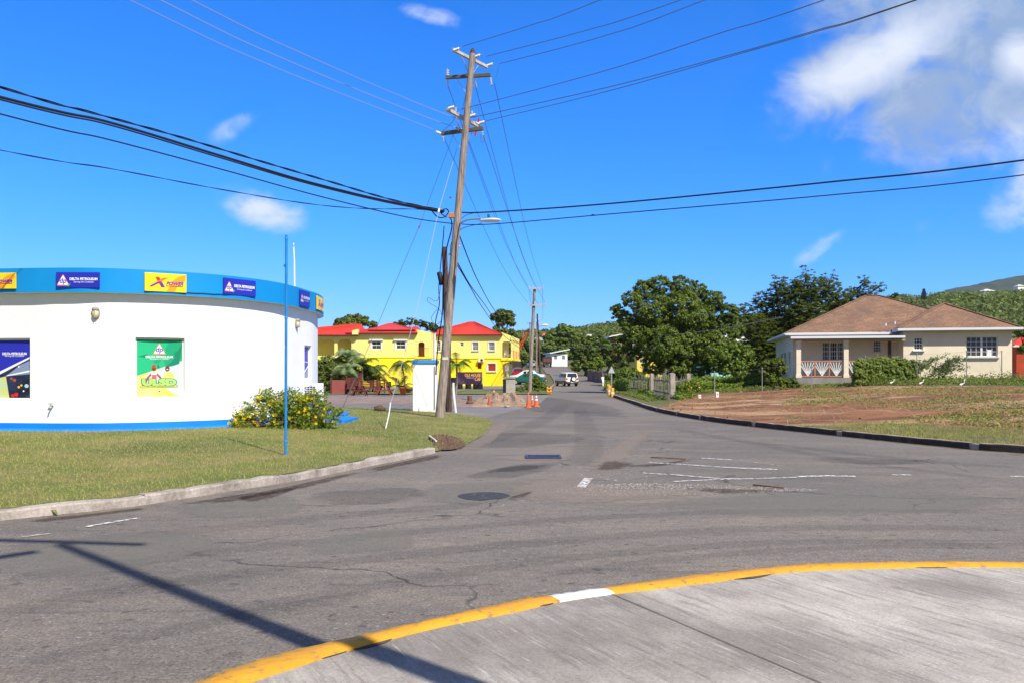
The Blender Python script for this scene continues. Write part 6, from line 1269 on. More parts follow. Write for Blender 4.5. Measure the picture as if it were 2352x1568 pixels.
b = MB(); b.quad((pdr[0], MY+.12, FL), (pdr[1], MY+.12, FL), (pdr[1], MY+.12, pdr[3]), (pdr[0], MY+.12, pdr[3]), mat('grey_door', (.16, .15, .14), .7)); b.build('door', ho, fix=False)
# left side windows
for (ya, yb_, za, zb2) in ((1.4, 2.0, 1.0, 2.1), (3.6, 4.6, .9, 2.1), (5.6, 6.6, .9, 2.1)):
    b = MB(); b.box((.43, (ya+yb_)/2, FL+(za+zb2)/2-.5), (.06, yb_-ya+.14, zb2-za+.14), M_FR); f = b.build('window', ho); b = MB(); b.box((.41, (ya+yb_)/2, FL+(za+zb2)/2-.5), (.06, yb_-ya, zb2-za), M_PANE); b.build('pane', f)
ap = H_(2002, 679, 5.3); hip(ho, 0, WX1+.3, -.05, 10.9, E1, ap[0]-.35, ap[0]+.4, 5.3, ap[1], M_SHG, M_GUT, th=.17)
# wing roof: hip front with a ridge running back into the main roof
wa_ = H_(2167.5, 696.8, 1.8); wl, wr, wf = WX0-.38, WX1+.35, WY-.42
b = MB(); P = [Vector((wl, wf, E2)), Vector((wr, wf, E2)), Vector((wa_[0], 1.8, wa_[1])), Vector((wa_[0], 5.6, wa_[1])), Vector((wr, 5.6, E2)), Vector((wl, 3.0, E2))]
b.add(P, [(0, 1, 2), (1, 4, 3, 2), (0, 2, 3, 5)], M_SHG); b.add([P[0], P[1], P[1]-Vector((0, 0, .17)), P[0]-Vector((0, 0, .17))], [(0, 1, 2, 3)], M_GUT); q = Vector((wl, 0, E2)); b.add([P[0], q, q-Vector((0, 0, .17)), P[0]-Vector((0, 0, .17))], [(0, 1, 2, 3)], M_GUT); b.add([P[1], P[4], P[4]-Vector((0, 0, .17)), P[1]-Vector((0, 0, .17))], [(0, 1, 2, 3)], M_GUT)
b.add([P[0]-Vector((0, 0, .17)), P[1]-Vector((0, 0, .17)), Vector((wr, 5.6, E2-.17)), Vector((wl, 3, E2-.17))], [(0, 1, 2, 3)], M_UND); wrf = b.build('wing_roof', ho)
b = MB(); b.beam(P[0]+Vector((0, 0, .02)), P[2]+Vector((0, 0, .02)), .2, .05, M_SHG); b.beam(P[1]+Vector((0, 0, .02)), P[2]+Vector((0, 0, .02)), .2, .05, M_SHG); b.build('ridge_cap', wrf)
def gutter(parent, p0, p1): b = MB(); b.beam(p0, p1, .12, .13, M_GUT); return b.build('gutter', parent)
gutter(ho, (-.06, -.12, E1-.08), (wl-.02, -.12, E1-.08)); gutter(ho, (wl-.05, wf-.07, E2-.07), (wr+.06, wf-.07, E2-.07)); gutter(ho, (-.07, -.1, E1-.08), (-.07, 10.8, E1-.08))
for x_, y_ in ((2034.5, 744.5), (2055.5, 740)): q = H_(x_, y_, -.3); b = MB(); b.tube([(q[0], -.3, q[1]-.12), (q[0], -.3, q[1]+.05)], .04, M_WH, 8); b.build('vent_pipe', ho)
# porch
PF = -1.25; c1 = H_(1834, 860, PF)[0]; c2 = H_(1943, 860, PF)[0]; pe = WX0-.05; zc = H_(1900, 781, PF)[1]
b = MB(); b.box(((c1+pe)/2, (PF+MY)/2, FL-.5), (pe-c1+.3, MY-PF+.3, 1.0), M_CRS); b.build('porch_floor', ho)
for cx in (c1, c2): b = MB(); b.box((cx, PF, (FL+zc)/2), (.26, .26, zc-FL), M_CR); b.box((cx, PF, FL+.1), (.32, .32, .2), M_CR); b.box((cx, PF, zc-.08), (.32, .32, .12), M_CR); b.build('column', ho)
b = MB(); b.box(((c1+pe)/2-.05, PF, zc+.06), (pe-c1+.3, .22, .26), M_UND); b.build('porch_beam', ho)
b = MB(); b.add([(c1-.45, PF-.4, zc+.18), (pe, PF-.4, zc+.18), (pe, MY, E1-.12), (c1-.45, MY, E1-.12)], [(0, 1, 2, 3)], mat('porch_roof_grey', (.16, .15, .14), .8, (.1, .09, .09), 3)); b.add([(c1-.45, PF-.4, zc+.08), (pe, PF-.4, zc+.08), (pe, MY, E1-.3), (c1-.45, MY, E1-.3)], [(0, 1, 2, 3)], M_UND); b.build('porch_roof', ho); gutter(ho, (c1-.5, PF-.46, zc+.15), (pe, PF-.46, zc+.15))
def sunburst(xa, xb):
    za, zb2 = FL+.08, FL+.98; r = MB(); r.box(((xa+xb)/2, PF, zb2), (xb-xa, .07, .06), M_ORB); r.box(((xa+xb)/2, PF, za), (xb-xa, .07, .06), M_ORB); o = r.build('railing', ho); n = max(1, round((xb-xa)/.80)); w = (xb-xa)/n; m = MB(); p = MB()
    for i in range(n):
        cx = xa+w*(i+.5)
        for k in (-2, -1, 0, 1, 2): top = Vector((cx+k*w*.22, PF, zb2-.03)); m.beam((cx+k*w*.035, PF, za+.18 if k else za+.03), top, .026, .04, M_WH)
        for k in (-1, 1): m.beam((cx+k*w*.02, PF, za+.05), (cx+k*w*.46, PF, za+.62), .035, .04, M_WH)
        if i: p.box((xa+w*i, PF, (za+zb2)/2), (.06, .07, zb2-za), M_ORB)
    m.build('sunburst_bars', o); 
    if p.v: p.build('baluster_post', o)
sunburst(c1+.13, c2-.13); sunburst(c2+.13, pe-.1)
# red hut beyond the right edge of the house
rh = T(2372, 56); r = thing('red_hut', 'orange-red wooden hut just showing past the right end of the cream house', 'hut', rh, rad(-12)); b = MB(); M_RH = mat('hut_red', (.45, .07, .03), .8, (.38, .06, .025), 2); b.box((0, 1.5, 1.15), (2.0, 3, 2.3), M_RH); b.build('wall', r)
hip(r, -1.3, 1.3, -.3, 3.3, 2.4, -.1, .1, 1.5, 3.0, M_RROOF, M_FR)

# ---------------------------------------------------------------- small distant houses
def small_house(label, px0, px1, Y, ytop, ybase, roofpy, mw, mr, rz=0, cat='house', wins=1, depth=7, flat_=False, slope=0, name='small_house', mw2=None):
    z0 = float(hgt((px0-CX)/F*Y, Y)); p0 = A(px0, ybase, Y); z0 = min(z0, p0.z); w = (px1-px0)/F*Y; r = thing(name, label, cat, (p0.x, Y, z0), rz); zt = A(0, ytop, Y).z-z0; zr = A(0, roofpy, Y+depth/2).z-z0
    hs = []; zb = max(A(0, ybase, Y).z-z0, .1)
    for i in range(wins): cx = w*(i+.5)/wins; hs.append((cx-w/wins*.2, cx+w/wins*.2, zb+(zt-zb)*.35, zb+(zt-zb)*.8))
    b = MB(); wallholes(b, 0, w, -.5, zt, 0, hs, mw); b.quad((0, 0, -.5), (0, depth, -.5), (0, depth, zt), (0, 0, zt), mw2 or mw); b.quad((w, 0, -.5), (w, depth, -.5), (w, depth, zt), (w, 0, zt), mw2 or mw); b.quad((0, depth, -.5), (w, depth, -.5), (w, depth, zt), (0, depth, zt), mw); b.build('wall', r)
    for h in hs: win(r, h, 0, 2, 2, fr=.08)
    if flat_: b = MB(); b.add([(-.6, -.9, zt), (w+.6, -.9, zt+slope), (w+.6, depth+.4, zt+slope), (-.6, depth+.4, zt)], [(0, 1, 2, 3)], mr); b.add([(-.6, -.9, zt+.2), (w+.6, -.9, zt+.2+slope), (w+.6, depth+.4, zt+.2+slope), (-.6, depth+.4, zt+.2)], [(0, 1, 2, 3)], mr); b.quad((-.6, -.9, zt), (w+.6, -.9, zt+slope), (w+.6, -.9, zt+.2+slope), (-.6, -.9, zt+.2), M_WH); b.quad((-.6, -.9, zt), (-.6, depth+.4, zt), (-.6, depth+.4, zt+.2), (-.6, -.9, zt+.2), M_WH); b.build('roof', r)
    else: hip(r, -.4, w+.4, -.4, depth+.4, zt, w*.4, w*.6, depth/2, zr, mr, M_FR)
    return r
M_TEALR = mat('teal_roof', (.16, .36, .36), .6); M_WHW = mat('white_house_wall', (.8, .8, .78), .8); M_TURQ = mat('turquoise_wall', (.38, .74, .68), .8, (.34, .68, .63), 1); M_GRR = mat('grey_sheet_roof', (.34, .34, .35), .6); M_PINKR = mat('pale_roof', (.62, .60, .57), .6)
small_house('small white house with pale teal roof where the road bends', 1267, 1304, 218, 812, 832, 797, M_WHW, M_TEALR, rad(8), wins=2, depth=9, flat_=True, slope=1.1)
small_house('yellow house with a white corner, half hidden by the big tree', 1463, 1520, 105, 805, 848, 790, mat('house_yellow', (.80, .62, .12), .8), M_GRR, wins=3)
small_house('turquoise house glimpsed through the leaves right of the big tree', 1632, 1738, 92, 783, 868, 765, M_TURQ, M_PINKR, wins=3, depth=9)
small_house('dark-walled house with a white-edged flat roof above the roadside trees', 1406, 1470, 150, 775, 812, 765, mat('brown_wall', (.12, .07, .05), .8), M_GRR, wins=2, flat_=True, slope=1.2)
small_house('building with a plain pale roof above the mango tree', 1341, 1372, 260, 776, 800, 768, mat('grey_wall', (.4, .38, .35), .8), M_PINKR, wins=1)  # plain warm grey wall
small_house('grey-roofed house on the rise behind the far poles', 1221, 1252, 285, 781, 802, 774, mat('green_wall', (.30, .42, .30), .8), M_GRR, wins=2)
small_house('tiny orange-roofed house on the skyline left of the round tree', 1247, 1257, 330, 771, 782, 764, M_WHW, mat('orange_roof', (.6, .12, .06), .7), wins=1, depth=5)
# ---------------------------------------------------------------- cafe terrace things
M_MAR = mat('maroon_wood', (.15, .036, .03), .7, (.11, .028, .022), 3); M_MARL = mat('maroon_panel', (.30, .085, .075), .7, (.26, .07, .06), 2); M_TYRE = mat('tyre', (.016, .016, .017), .8)
def tyre_at(mb, c, R, w, n=18):
    prof = [(R*.55, -w/2), (R*.9, -w/2), (R, -w*.3), (R, w*.3), (R*.9, w/2), (R*.55, w/2), (R*.55, -w/2)]; mb.lathe(c, prof, M_TYRE, n)
sgn = G(1079, 893); r = thing('cafe_sign', 'dark purple board reading OLE HOUSE Cafe propped on stacked tyres', 'sign', (sgn.x, sgn.y, sgn.z), 0)
w_ = 55/F*sgn.y; zb1, zt1_ = A(0, 881, sgn.y).z-sgn.z, A(0, 853.5, sgn.y).z-sgn.z; h_ = zt1_-zb1; M_SB = mat('sign_purple', (.045, .022, .055), .4, (.17, .11, .15), 1.1, 4, (.5, .75), col3=(.30, .06, .06), scale3=.8, w3=(.55, .75))
b = MB(); b.box((0, 0, (zb1+zt1_)/2), (w_, .06, h_), M_SB); b.build('board', r); b = MB()
for x in (-w_/2-.03, w_/2+.03): b = MB(); b.box((x, .02, zt1_/2), (.07, .09, zt1_+.1), mat('post_grey', (.30, .27, .22), .8)); b.build('post', r)
M_GOLD = mat('sign_gold', (.80, .42, .10), .4); text_part('OLE HOUSE', .3, M_GOLD, r, w_*.12, zb1+h_*.74, -.035, width=w_*.66, height=h_*.24, bold=.006); text_part('Cafe', .3, M_GOLD, r, w_*.33, zb1+h_*.43, -.035, width=w_*.24, height=h_*.30, shear=.4, bold=.003)
text_part('RESTAURANT & BAR', .1, M_WH, r, w_*.02, zb1+h_*.52, -.035, width=w_*.3, height=h_*.06)
for k, (x, n) in enumerate(((-.42, 3), (-.06, 3), (.26, 3), (.42, 3))):
    st = thing('tyre_stack', ('leftmost of the tyre stacks holding up the cafe sign', 'second tyre stack from the left under the cafe sign', 'third tyre stack from the left under the cafe sign', 'rightmost of the tyre stacks holding up the cafe sign')[k], 'tyres', (sgn.x+x*w_, sgn.y, sgn.z), 0, 'tyre stacks under the cafe sign')
    for i in range(n): b = MB(); tyre_at(b, (0, 0, .09+.17*i), .30, .17); b.build('tyre', st)
q = G(1040, 890); st = thing('tyre_stack', 'taller dark stack of tyres left of the cafe sign', 'tyres', q, 0, 'tyre stacks under the cafe sign')
for i in range(6): b = MB(); tyre_at(b, (.02*(i % 2), 0, .1+.18*i), .36, .18); b.build('tyre', st)
# maroon terrace: panel, slatted benches, picnic table
tq = G(780, 905); Yt = tq.y
def slats(name, label, cat, px0, px1, py0, py1, n, back=True, Y=Yt, group=None, seat=True):
    p0, p1 = A(px0, py1, Y), A(px1, py1, Y); w = p1.x-p0.x; zt = A(0, py0, Y).z; z0 = float(hgt(p0.x, Y)); r = thing(name, label, cat, ((p0.x+p1.x)/2, Y, z0), 0, group); H = zt-z0
    b = MB()
    for i in range(n): z = H*(.42 if seat else .1)+H*(.56 if seat else .88)*(i+.5)/n; b.box((0, .22, z), (w, .035, H*.56/n*.72), M_MAR)
    b.build('backrest' if seat else 'slats', r)
    if seat: b = MB(); b.box((0, -.05, H*.40), (w, .5, .05), M_MAR); b.build('seat', r)
    for x in (-w/2+.05, w/2-.05): b = MB(); b.box((x, .2, H/2), (.09, .09, H), M_MAR); b.build('post', r); 
    if seat:
        for x in (-w/2+.15, w/2-.15): b = MB(); b.beam((x, -.25, 0), (x, .2, H*.40), .07, .08, M_MAR); b.build('leg', r)
    return r
p0 = A(762, 905, Yt+.5); w = A(795, 905, Yt+.5).x-p0.x; zt = A(0, 872, Yt).z; r = thing('wooden_screen', 'plain maroon wooden screen at the left end of the terrace', 'screen', (p0.x+w/2, Yt+.5, 0)); b = MB(); b.box((0, 0, zt/2), (w, .06, zt), M_MARL); b.build('panel', r)
for x in (-w/2-.03, w/2+.03): b = MB(); b.box((x, 0, zt/2+.06), (.12, .12, zt+.12), M_MAR); b.build('post', r)
slats('slatted_bench', 'maroon slatted bench right beside the plain wooden screen', 'bench', 796, 824, 871, 906, 4, group='maroon terrace benches')
slats('slatted_bench', 'long maroon slatted bench behind the picnic table', 'bench', 828, 866, 872, 903, 5, Y=Yt+1.2, group='maroon terrace benches')
slats('slatted_fence', 'tall maroon slatted fence post with short rails right of the long bench', 'fence', 866, 884, 868, 896, 4, Y=Yt+2.5, seat=False)
slats('slatted_fence', 'maroon picket fence behind the benches, partly under the palm', 'fence', 794, 824, 862, 890, 3, Y=Yt+2.2, seat=False)
b = MB(); q = A(824, 880, Yt+1); 
for px_ in (824, 829): q = A(px_, 857, Yt+1.4); r = thing('terrace_post', 'tall maroon square post %s on the terrace' % ('left of the pair' if px_ == 824 else 'right of the pair'), 'post', (q.x, q.y, 0), 0, 'maroon terrace posts'); b = MB(); b.box((0, 0, q.z/2), (.13, .13, q.z), M_MAR); b.build('shaft', r); b = MB(); b.box((0, 0, q.z+.02), (.18, .18, .05), M_MAR); b.build('cap', r)
def picnic(px, py, wpx, label, m, rz=0):
    q = G(px, py); s = wpx/F*q.y; r = thing('picnic_table', label, 'picnic table', q, rz, 'maroon picnic tables'); b = MB(); b.lathe((0, 0, .68), [(.001, 0), (s*.36, 0), (s*.36, .05), (.001, .05)], m, 16); b.build('top', r)
    for sg in (-1, 1): b = MB(); b.box((sg*s*.46, 0, .40), (s*.16, s*.5, .05), m); b.build('seat', r)
    for sg in (-1, 1):
        for k in (-1, 1): b = MB(); b.beam((sg*s*.16, k*.3, .68), (sg*s*.42, k*.35, 0), .06, .09, m); b.build('leg', r)
    b = MB(); b.box((0, .3, .36), (s*.95, .05, .08), m); b.box((0, -.3, .36), (s*.95, .05, .08), m); b.build('brace', r)
picnic(883, 907, 40, 'round reddish-brown picnic table with attached seats in the middle of the terrace', mat('red_wood', (.24, .055, .03), .7, (.18, .04, .02), 3))
picnic(826, 908, 40, 'dark maroon picnic table in front of the slatted bench', M_MAR)
# terracotta pots
M_TERRA = mat('terracotta', (.50, .13, .045), .8, (.42, .11, .04), 3)
def pot(px, py, s, label):
    q = G(px, py); r = thing('plant_pot', label, 'pot', q, 0, 'terracotta pots'); b = MB(); b.lathe((0, 0, 0), [(.001, .01), (s*.26, .0), (s*.40, s*.78), (s*.46, s*.80), (s*.46, s*.95), (s*.38, s*.95), (s*.36, s*.85), (.001, s*.83)], M_TERRA, 18); b.build('body', r); return q
pq = pot(925.5, 907, .62, 'large terracotta pot holding the slender palm, left of the kiosk')
pot(937, 902, .45, 'smaller terracotta pot partly hidden behind the large one')
# block pillar with dark left side, service post, orange barrier
q = G(1170, 902); s = q.y/F; r = thing('block_pillar', 'squat concrete block pillar with flat dark cap beyond the dirt heap', 'pillar', q); b = MB(); hh = 34*s; b.box((3*s, .35, hh/2), (21*s, .7, hh), mat('block_grey', (.42, .40, .36), .9, (.34, .32, .28), 3, bump=.4)); b.build('body', r); b = MB(); b.box((0, .35, hh+.05), (28*s, .85, .12), M_CRS); b.build('cap', r); b = MB(); b.box((-11.5*s, .3, hh*.48), (7*s, .6, hh*.93), M_TYRE); b.build('dark_panel', r)
q = A(1164, 868, 72); r = thing('service_post', 'grey metal service post with red fittings in front of the yellow wall', 'post', (q.x, 72, 0)); b = MB(); zt = A(0, 836, 72).z; b.tube([(0, 0, 0), (0, 0, zt)], .10, M_GREY, 10); b.build('shaft', r); b = MB(); b.box((0, -.02, zt*.85), (.32, .2, .5), M_STEEL); b.build('box', r); b = MB(); b.tube([(.15, -.15, zt+.05), (-.5, -.15, zt-1.0)], .035, mat('red_steel', (.55, .06, .03), .6), 6); b.build('red_arm', r)
M_ORBAR = mat('barrier_orange', (.75, .33, .06), .6, (.65, .28, .06), 4); q = G(1261, 903); s = q.y/F; r = thing('wooden_barrier', 'short orange wooden barrier on the left road edge by the shrub', 'barrier', q, .3)
for dx in (-4, 4): b = MB(); b.box((dx*s, 0, 8*s), (3.6*s, .1, 16*s), M_ORBAR); b.build('post', r)
for dz in (5, 12): b = MB(); b.box((0, -.07, dz*s), (12*s, .05, 3*s), M_ORBAR); b.build('rail', r)
b = MB(); b.beam((3*s, 0, 14*s), (13*s, 0, 21*s), .06, .12, M_POLE); b.build('loose_plank', r)
# traffic cones
M_CONE = mat('cone_orange', (.85, .15, .02), .5, (.75, .12, .02), 4); M_CONED = mat('cone_faded', (.50, .10, .05), .6, (.42, .09, .05), 4)
def cone(px, py0, py1, label, m=M_CONE, band=True, wr=.30):
    q = G(px, py1); H = (py1-py0)/F*q.y; r = thing('traffic_cone', label, 'traffic cone', q, rad(20), 'traffic cones round the dug-up spot'); b = MB(); R = H*wr*.5; b.lathe((0, 0, .03), [(R, 0), (R*.62, H*.45), (R*.30, H*.90), (R*.22, H*.97), (.001, H*.975)], m, 16); b.build('cone', r); b = MB(); b.box((0, 0, .018), (R*2.5, R*2.5, .036), m); bev(b.build('base', r), .01)
    if band:
        for t0, t1 in ((.48, .62), (.74, .84)): b = MB(); rr = lambda t: R*(.62+(.30-.62)*(t-.45)/.45)+.004; b.lathe((0, 0, .03), [(rr(t0), H*t0), (rr(t1), H*t1)], M_WH, 16); b.build('reflective_band', r)
cone(1213.5, 901, 935, 'tall plain orange traffic cone nearest the road', band=False); cone(1222.5, 907, 929, 'orange traffic cone standing behind between the two front ones'); cone(1231.5, 906, 933, 'orange and white banded cone at the right of the group', wr=.42)
cone(1123.5, 907, 932, 'faded dull red cone on the left side of the dirt heap', M_CONED, False, .36); cone(1134.5, 895, 911, 'small white-banded cone behind the dirt heap', wr=.4)
# dirt heap with pit, bollard, stones
def heap():
    r = np.random.default_rng(9); p0, p1 = W(1085, 934), W(1206, 934); n1, n2 = 46, 16; c0, c1 = W(1085, 934), W(1206, 913); xs = np.linspace(-3.15+.6, 0.72, n1); cx0 = W(1090, 925).x; cx1 = W(1207, 925).x; V = []; ys = np.linspace(W(0, 934).y, W(0, 908).y, n2)
    xs = np.linspace(cx0, cx1, n1)
    for j, y in enumerate(ys):
        for i, x in enumerate(xs):
            u, v = i/(n1-1), j/(n2-1); e = math.sin(math.pi*min(max(u, 0), 1))**.5*math.sin(math.pi*v)**.8; h = .05+.42*e*(.65+.35*math.sin(u*9+1)*math.sin(u*23+v*5))+r.normal()*.045*e; V.append((x+r.normal()*.03, y+r.normal()*.05, (h if 0 < i < n1-1 and 0 < j < n2-1 else -.03)))
    Fc = [(j*n1+i, j*n1+i+1, (j+1)*n1+i+1, (j+1)*n1+i) for j in range(n2-1) for i in range(n1-1)]
    b = MB(); b.add(V, Fc, mat('heap_soil', (.34, .22, .13), .95, (.22, .13, .08), 3, 8, bump=1.0, bscale=14, col3=(.42, .34, .24), scale3=1.5), True); o = b.build('dirt_heap', fix=True); props(o, 'long low heap of dug-up brown soil beside the road', 'dirt heap')
heap()
q = G(1079, 927); r = thing('pipe_stub', 'short rusty dark pipe standing up left of the dirt heap', 'pipe', q); b = MB(); b.tube([(0, 0, 0), (0, 0, .42)], .12, mat('rust', (.12, .06, .04), .9, (.2, .1, .06), 8), 12); b.build('tube', r); b = MB(); b.lathe((0, 0, 0), [(.001, 0), (.2, 0), (.18, .12), (.12, .16)], mat('rust', (.12, .06, .04)), 10); b.build('collar', r)
b = MB(); q = G(1108, 930); b.box(q+Vector((-.1, 0, .02)), (.6, .5, .05), mat('rust', (.1, .1, .1))); props(b.build('pit_cover'), 'rusty plate over the pit left of the faded cone', 'plate')
rs = random.Random(4)
for px_, py_, s_, lb in ((1096, 925, .17, 'round pale stone at the left end of the dirt heap'), (1165, 936, .14, 'broken white slab in front of the dirt heap'), (872, 943, .22, 'grey boulder on the edge of the lawn beyond the guard')):
    q = G(px_, py_); b = MB(); b.ellipsoid(q+Vector((0, 0, s_*.35)), (s_, s_*.7, s_*.55), M_STONE if py_ != 943 else M_SOIL, 9, 6)
    for i, v in enumerate(b.v): b.v[i] = q+(v-q)*(1+rs.uniform(-.15, .15))
    props(b.build('stone'), lb, 'stone')
b = MB(); P = [W(1060, 915, .02), W(1100, 918, .02), W(1135, 909, .1), W(1147, 905, .02)]; b.tube(catmull(P, 6), .02, M_CAB, 5); props(b.build('ground_cable'), 'black cable lying across the dug-up patch', 'cable')

# ---------------------------------------------------------------- right-hand roadside things
q = G(1404.5, 910); r = thing('road_sign', 'triangular road sign seen from its grey back on a slim pole', 'road sign', q); zt = A(0, 842, q.y).z; b = MB(); b.tube([(0, 0, 0), (0, 0, zt-q.z)], .035, M_STEEL, 8); b.build('pole', r); s = q.y/F; b = MB(); zc_ = A(0, 856, q.y).z-q.z
b.prism([(-7.5*s, -.04, zc_), (7.5*s, -.04, zc_), (.8*s, -.04, zc_+15*s), (-.8*s, -.04, zc_+15*s)], (0, -.012, 0), mat('sign_back', (.42, .46, .50), .5)); b.build('plate', r)
M_BOL = mat('bollard_yellow', (.78, .40, .05), .7, (.68, .33, .05), 5); M_BOLW = mat('bollard_white', (.7, .66, .58), .7)
for px_, py_, dx, lb in ((1406.5, 911, 0, 'front yellow and white concrete bollard at the culvert'), (1399.5, 906, 0, 'middle yellow and white bollard of the row of three'), (1397, 903, 0, 'rear yellow and white bollard of the row of three')):
    q = G(px_, py_); q.z = 0 if q.z > .3 else q.z; s = q.y/F; r = thing('bollard', lb, 'bollard', (q.x, q.y, 0), .2, 'bollards at the culvert'); H = 21*s; b = MB(); b.box((0, 0, H/2), (7*s, 7*s, H), M_BOL); bev(b.build('post', r), .02); b = MB(); b.box((0, 0, H*.45), (7.3*s, 7.3*s, H*.16), M_BOLW); b.build('band', r)
M_OLDC = mat('old_concrete', (.40, .37, .31), .9, (.24, .21, .17), 2.5, 7, bump=.4); M_PICK = mat('weathered_picket', (.26, .23, .19), .9, (.16, .14, .11), 5)
def cpost(px0, px1, py0, py1, label, Y=None):
    pm = (px0+px1)/2; q = G(pm, py1) if Y is None else T(pm, Y); s = q.y/F; w = (px1-px0)*s; H = A(0, py0, q.y).z-q.z; r = thing('concrete_post', label, 'gate post', q, .15, 'concrete posts of the old fence'); b = MB(); b.box((0, 0, H/2-.1), (w, w, H+.2), M_OLDC); bev(b.build('shaft', r), .02); b = MB(); b.add([(-w/2, -w/2, H), (w/2, -w/2, H), (w/2, w/2, H), (-w/2, w/2, H), (0, 0, H+.06)], [(0, 1, 4), (1, 2, 4), (2, 3, 4), (3, 0, 4)], M_OLDC); b.build('cap', r); return q
cpost(1537.4, 1549.7, 857.5, 916, 'nearest and widest square concrete post of the old fence'); cpost(1493.5, 1500.7, 858.5, 907, 'slimmer concrete post in the middle of the old picket fence'); cpost(1576, 1585, 858.5, 890, 'square concrete post behind, at the right end of the pickets', 54)
def pickets(px0, Y0, px1, Y1, n, H, label, seed, rail=True):
    a, b_ = T(px0, Y0), T(px1, Y1); r = thing('picket_fence', label, 'fence', a, 0, 'sections of the old picket fence'); rn = random.Random(seed); o = MB()
    for i in range(n):
        p = a.lerp(b_, (i+.5)/n); h = H*rn.uniform(.75, 1.08); t = Vector((rn.uniform(-.06, .06), rn.uniform(-.04, .04), h))
        if rn.random() < .12: continue
        o.beam(p-Vector((0, 0, .1)), p+t, .05 if rn.random() < .75 else .10, .025, M_PICK)
    k = o.build('pickets', r, world=True, fix=False)
    if rail:
        for f in (.3, .8): o = MB(); o.beam(a+Vector((0, .03, H*f)), b_+Vector((0, .03, H*f)), .04, .06, M_PICK); o.build('rail', r, world=True)
pickets(1445, 60, 1494, 52, 34, 1.3, 'left section of the old picket fence, nearest the bollards', 1); pickets(1501, 50, 1538, 43, 30, 1.28, 'middle section of the old picket fence between two concrete posts', 2); pickets(1550, 47, 1577, 54, 16, 1.1, 'right section of the old picket fence behind the widest post', 3)
q = G(1581, 908); r = thing('concrete_trough', 'pale low concrete trough at the edge of the bare dirt', 'trough', q, .3); s = q.y/F; b = MB(); b.box((0, 0, .12), (32*s, .35, .22), M_OLDC); bev(b.build('body', r), .02); b = MB(); b.box((0, 0, .235), (28*s, .24, .02), M_SOIL); b.build('soil', r)
for px_, py0, py1, lb in ((1646.5, 882.5, 894, 'small white post block among the weeds below the thin fence pole'), (1606, 886, 894, 'small white block right of the yellow garden flowers')):
    q = T(px_, 44); s = q.y/F; r = thing('marker_block', lb, 'marker', (q.x, q.y, q.z), .2, 'white marker blocks'); H = .30 if px_ > 1640 else .2; b = MB(); b.box((0, 0, H/2), (6.5*s, 6.5*s, H), M_WHW); bev(b.build('body', r), .015); b = MB(); b.box((.0, -3.3*s, H*.6), (2.5*s, .01, H*.3), M_RED); b.build('mark', r)
M_GALV = mat('fence_steel', (.26, .27, .28), .6)
def fpost(px, Y, py0, label):
    q = T(px, Y); H = A(0, py0, Y).z-q.z; b = MB(); b.tube([(0, 0, -.2), (0, 0, H)], .024, M_GALV, 8); r = thing('fence_post', label, 'fence post', q, 0, 'thin steel fence posts'); b.build('shaft', r); b = MB(); b.lathe((0, 0, H), [(.04, -.02), (.04, .02), (.001, .04)], M_GALV, 8); b.build('cap', r); return q+Vector((0, 0, H))
fp = [fpost(1641, 47, 853, 'thin steel fence post above the white block, left of the turquoise house'), fpost(1750.5, 46.5, 845, 'thin steel fence post in front of the dark round shrub'), fpost(1864, 46, 829, 'thin steel fence post before the left porch railing'), fpost(1987, 45.6, 817, 'thin steel fence post at the left end of the vine hedge'),
      fpost(2106, 45.2, 812, 'thin steel fence post where the vine hedge thins out'), fpost(2220, 44.8, 806, 'thin steel fence post left of the wide wing window'), fpost(2301, 44.4, 806, 'thin steel fence post at the right of the wide wing window')]
def mesh_fence():
    r = thing('wire_fence', 'sagging thin wire fence strung between the steel posts before the cream house', 'fence', T(1641, 47)); b = MB()
    for f in (0.02,): 
        for a, c in zip(fp[:-1], fp[1:]): a_ = a-Vector((0, 0, f*1.2)); c_ = c-Vector((0, 0, f*1.2)); b.tube([a_, (a_+c_)/2-Vector((0, 0, .06)), c_], .0025, M_GALV, 4, False)
    for a, c in zip(fp[3:-1], fp[4:]):
        n = 26
        for i in range(n):
            for s_ in (-1, 1):
                p = a.lerp(c, i/n); q_ = a.lerp(c, min(max((i+s_*6)/n, 0), 1)); b.tube([p, q_-Vector((0, 0, 1.15))], .0022, M_GALV, 3, False)
    b.build('wires', r, world=True, fix=False)
mesh_fence()
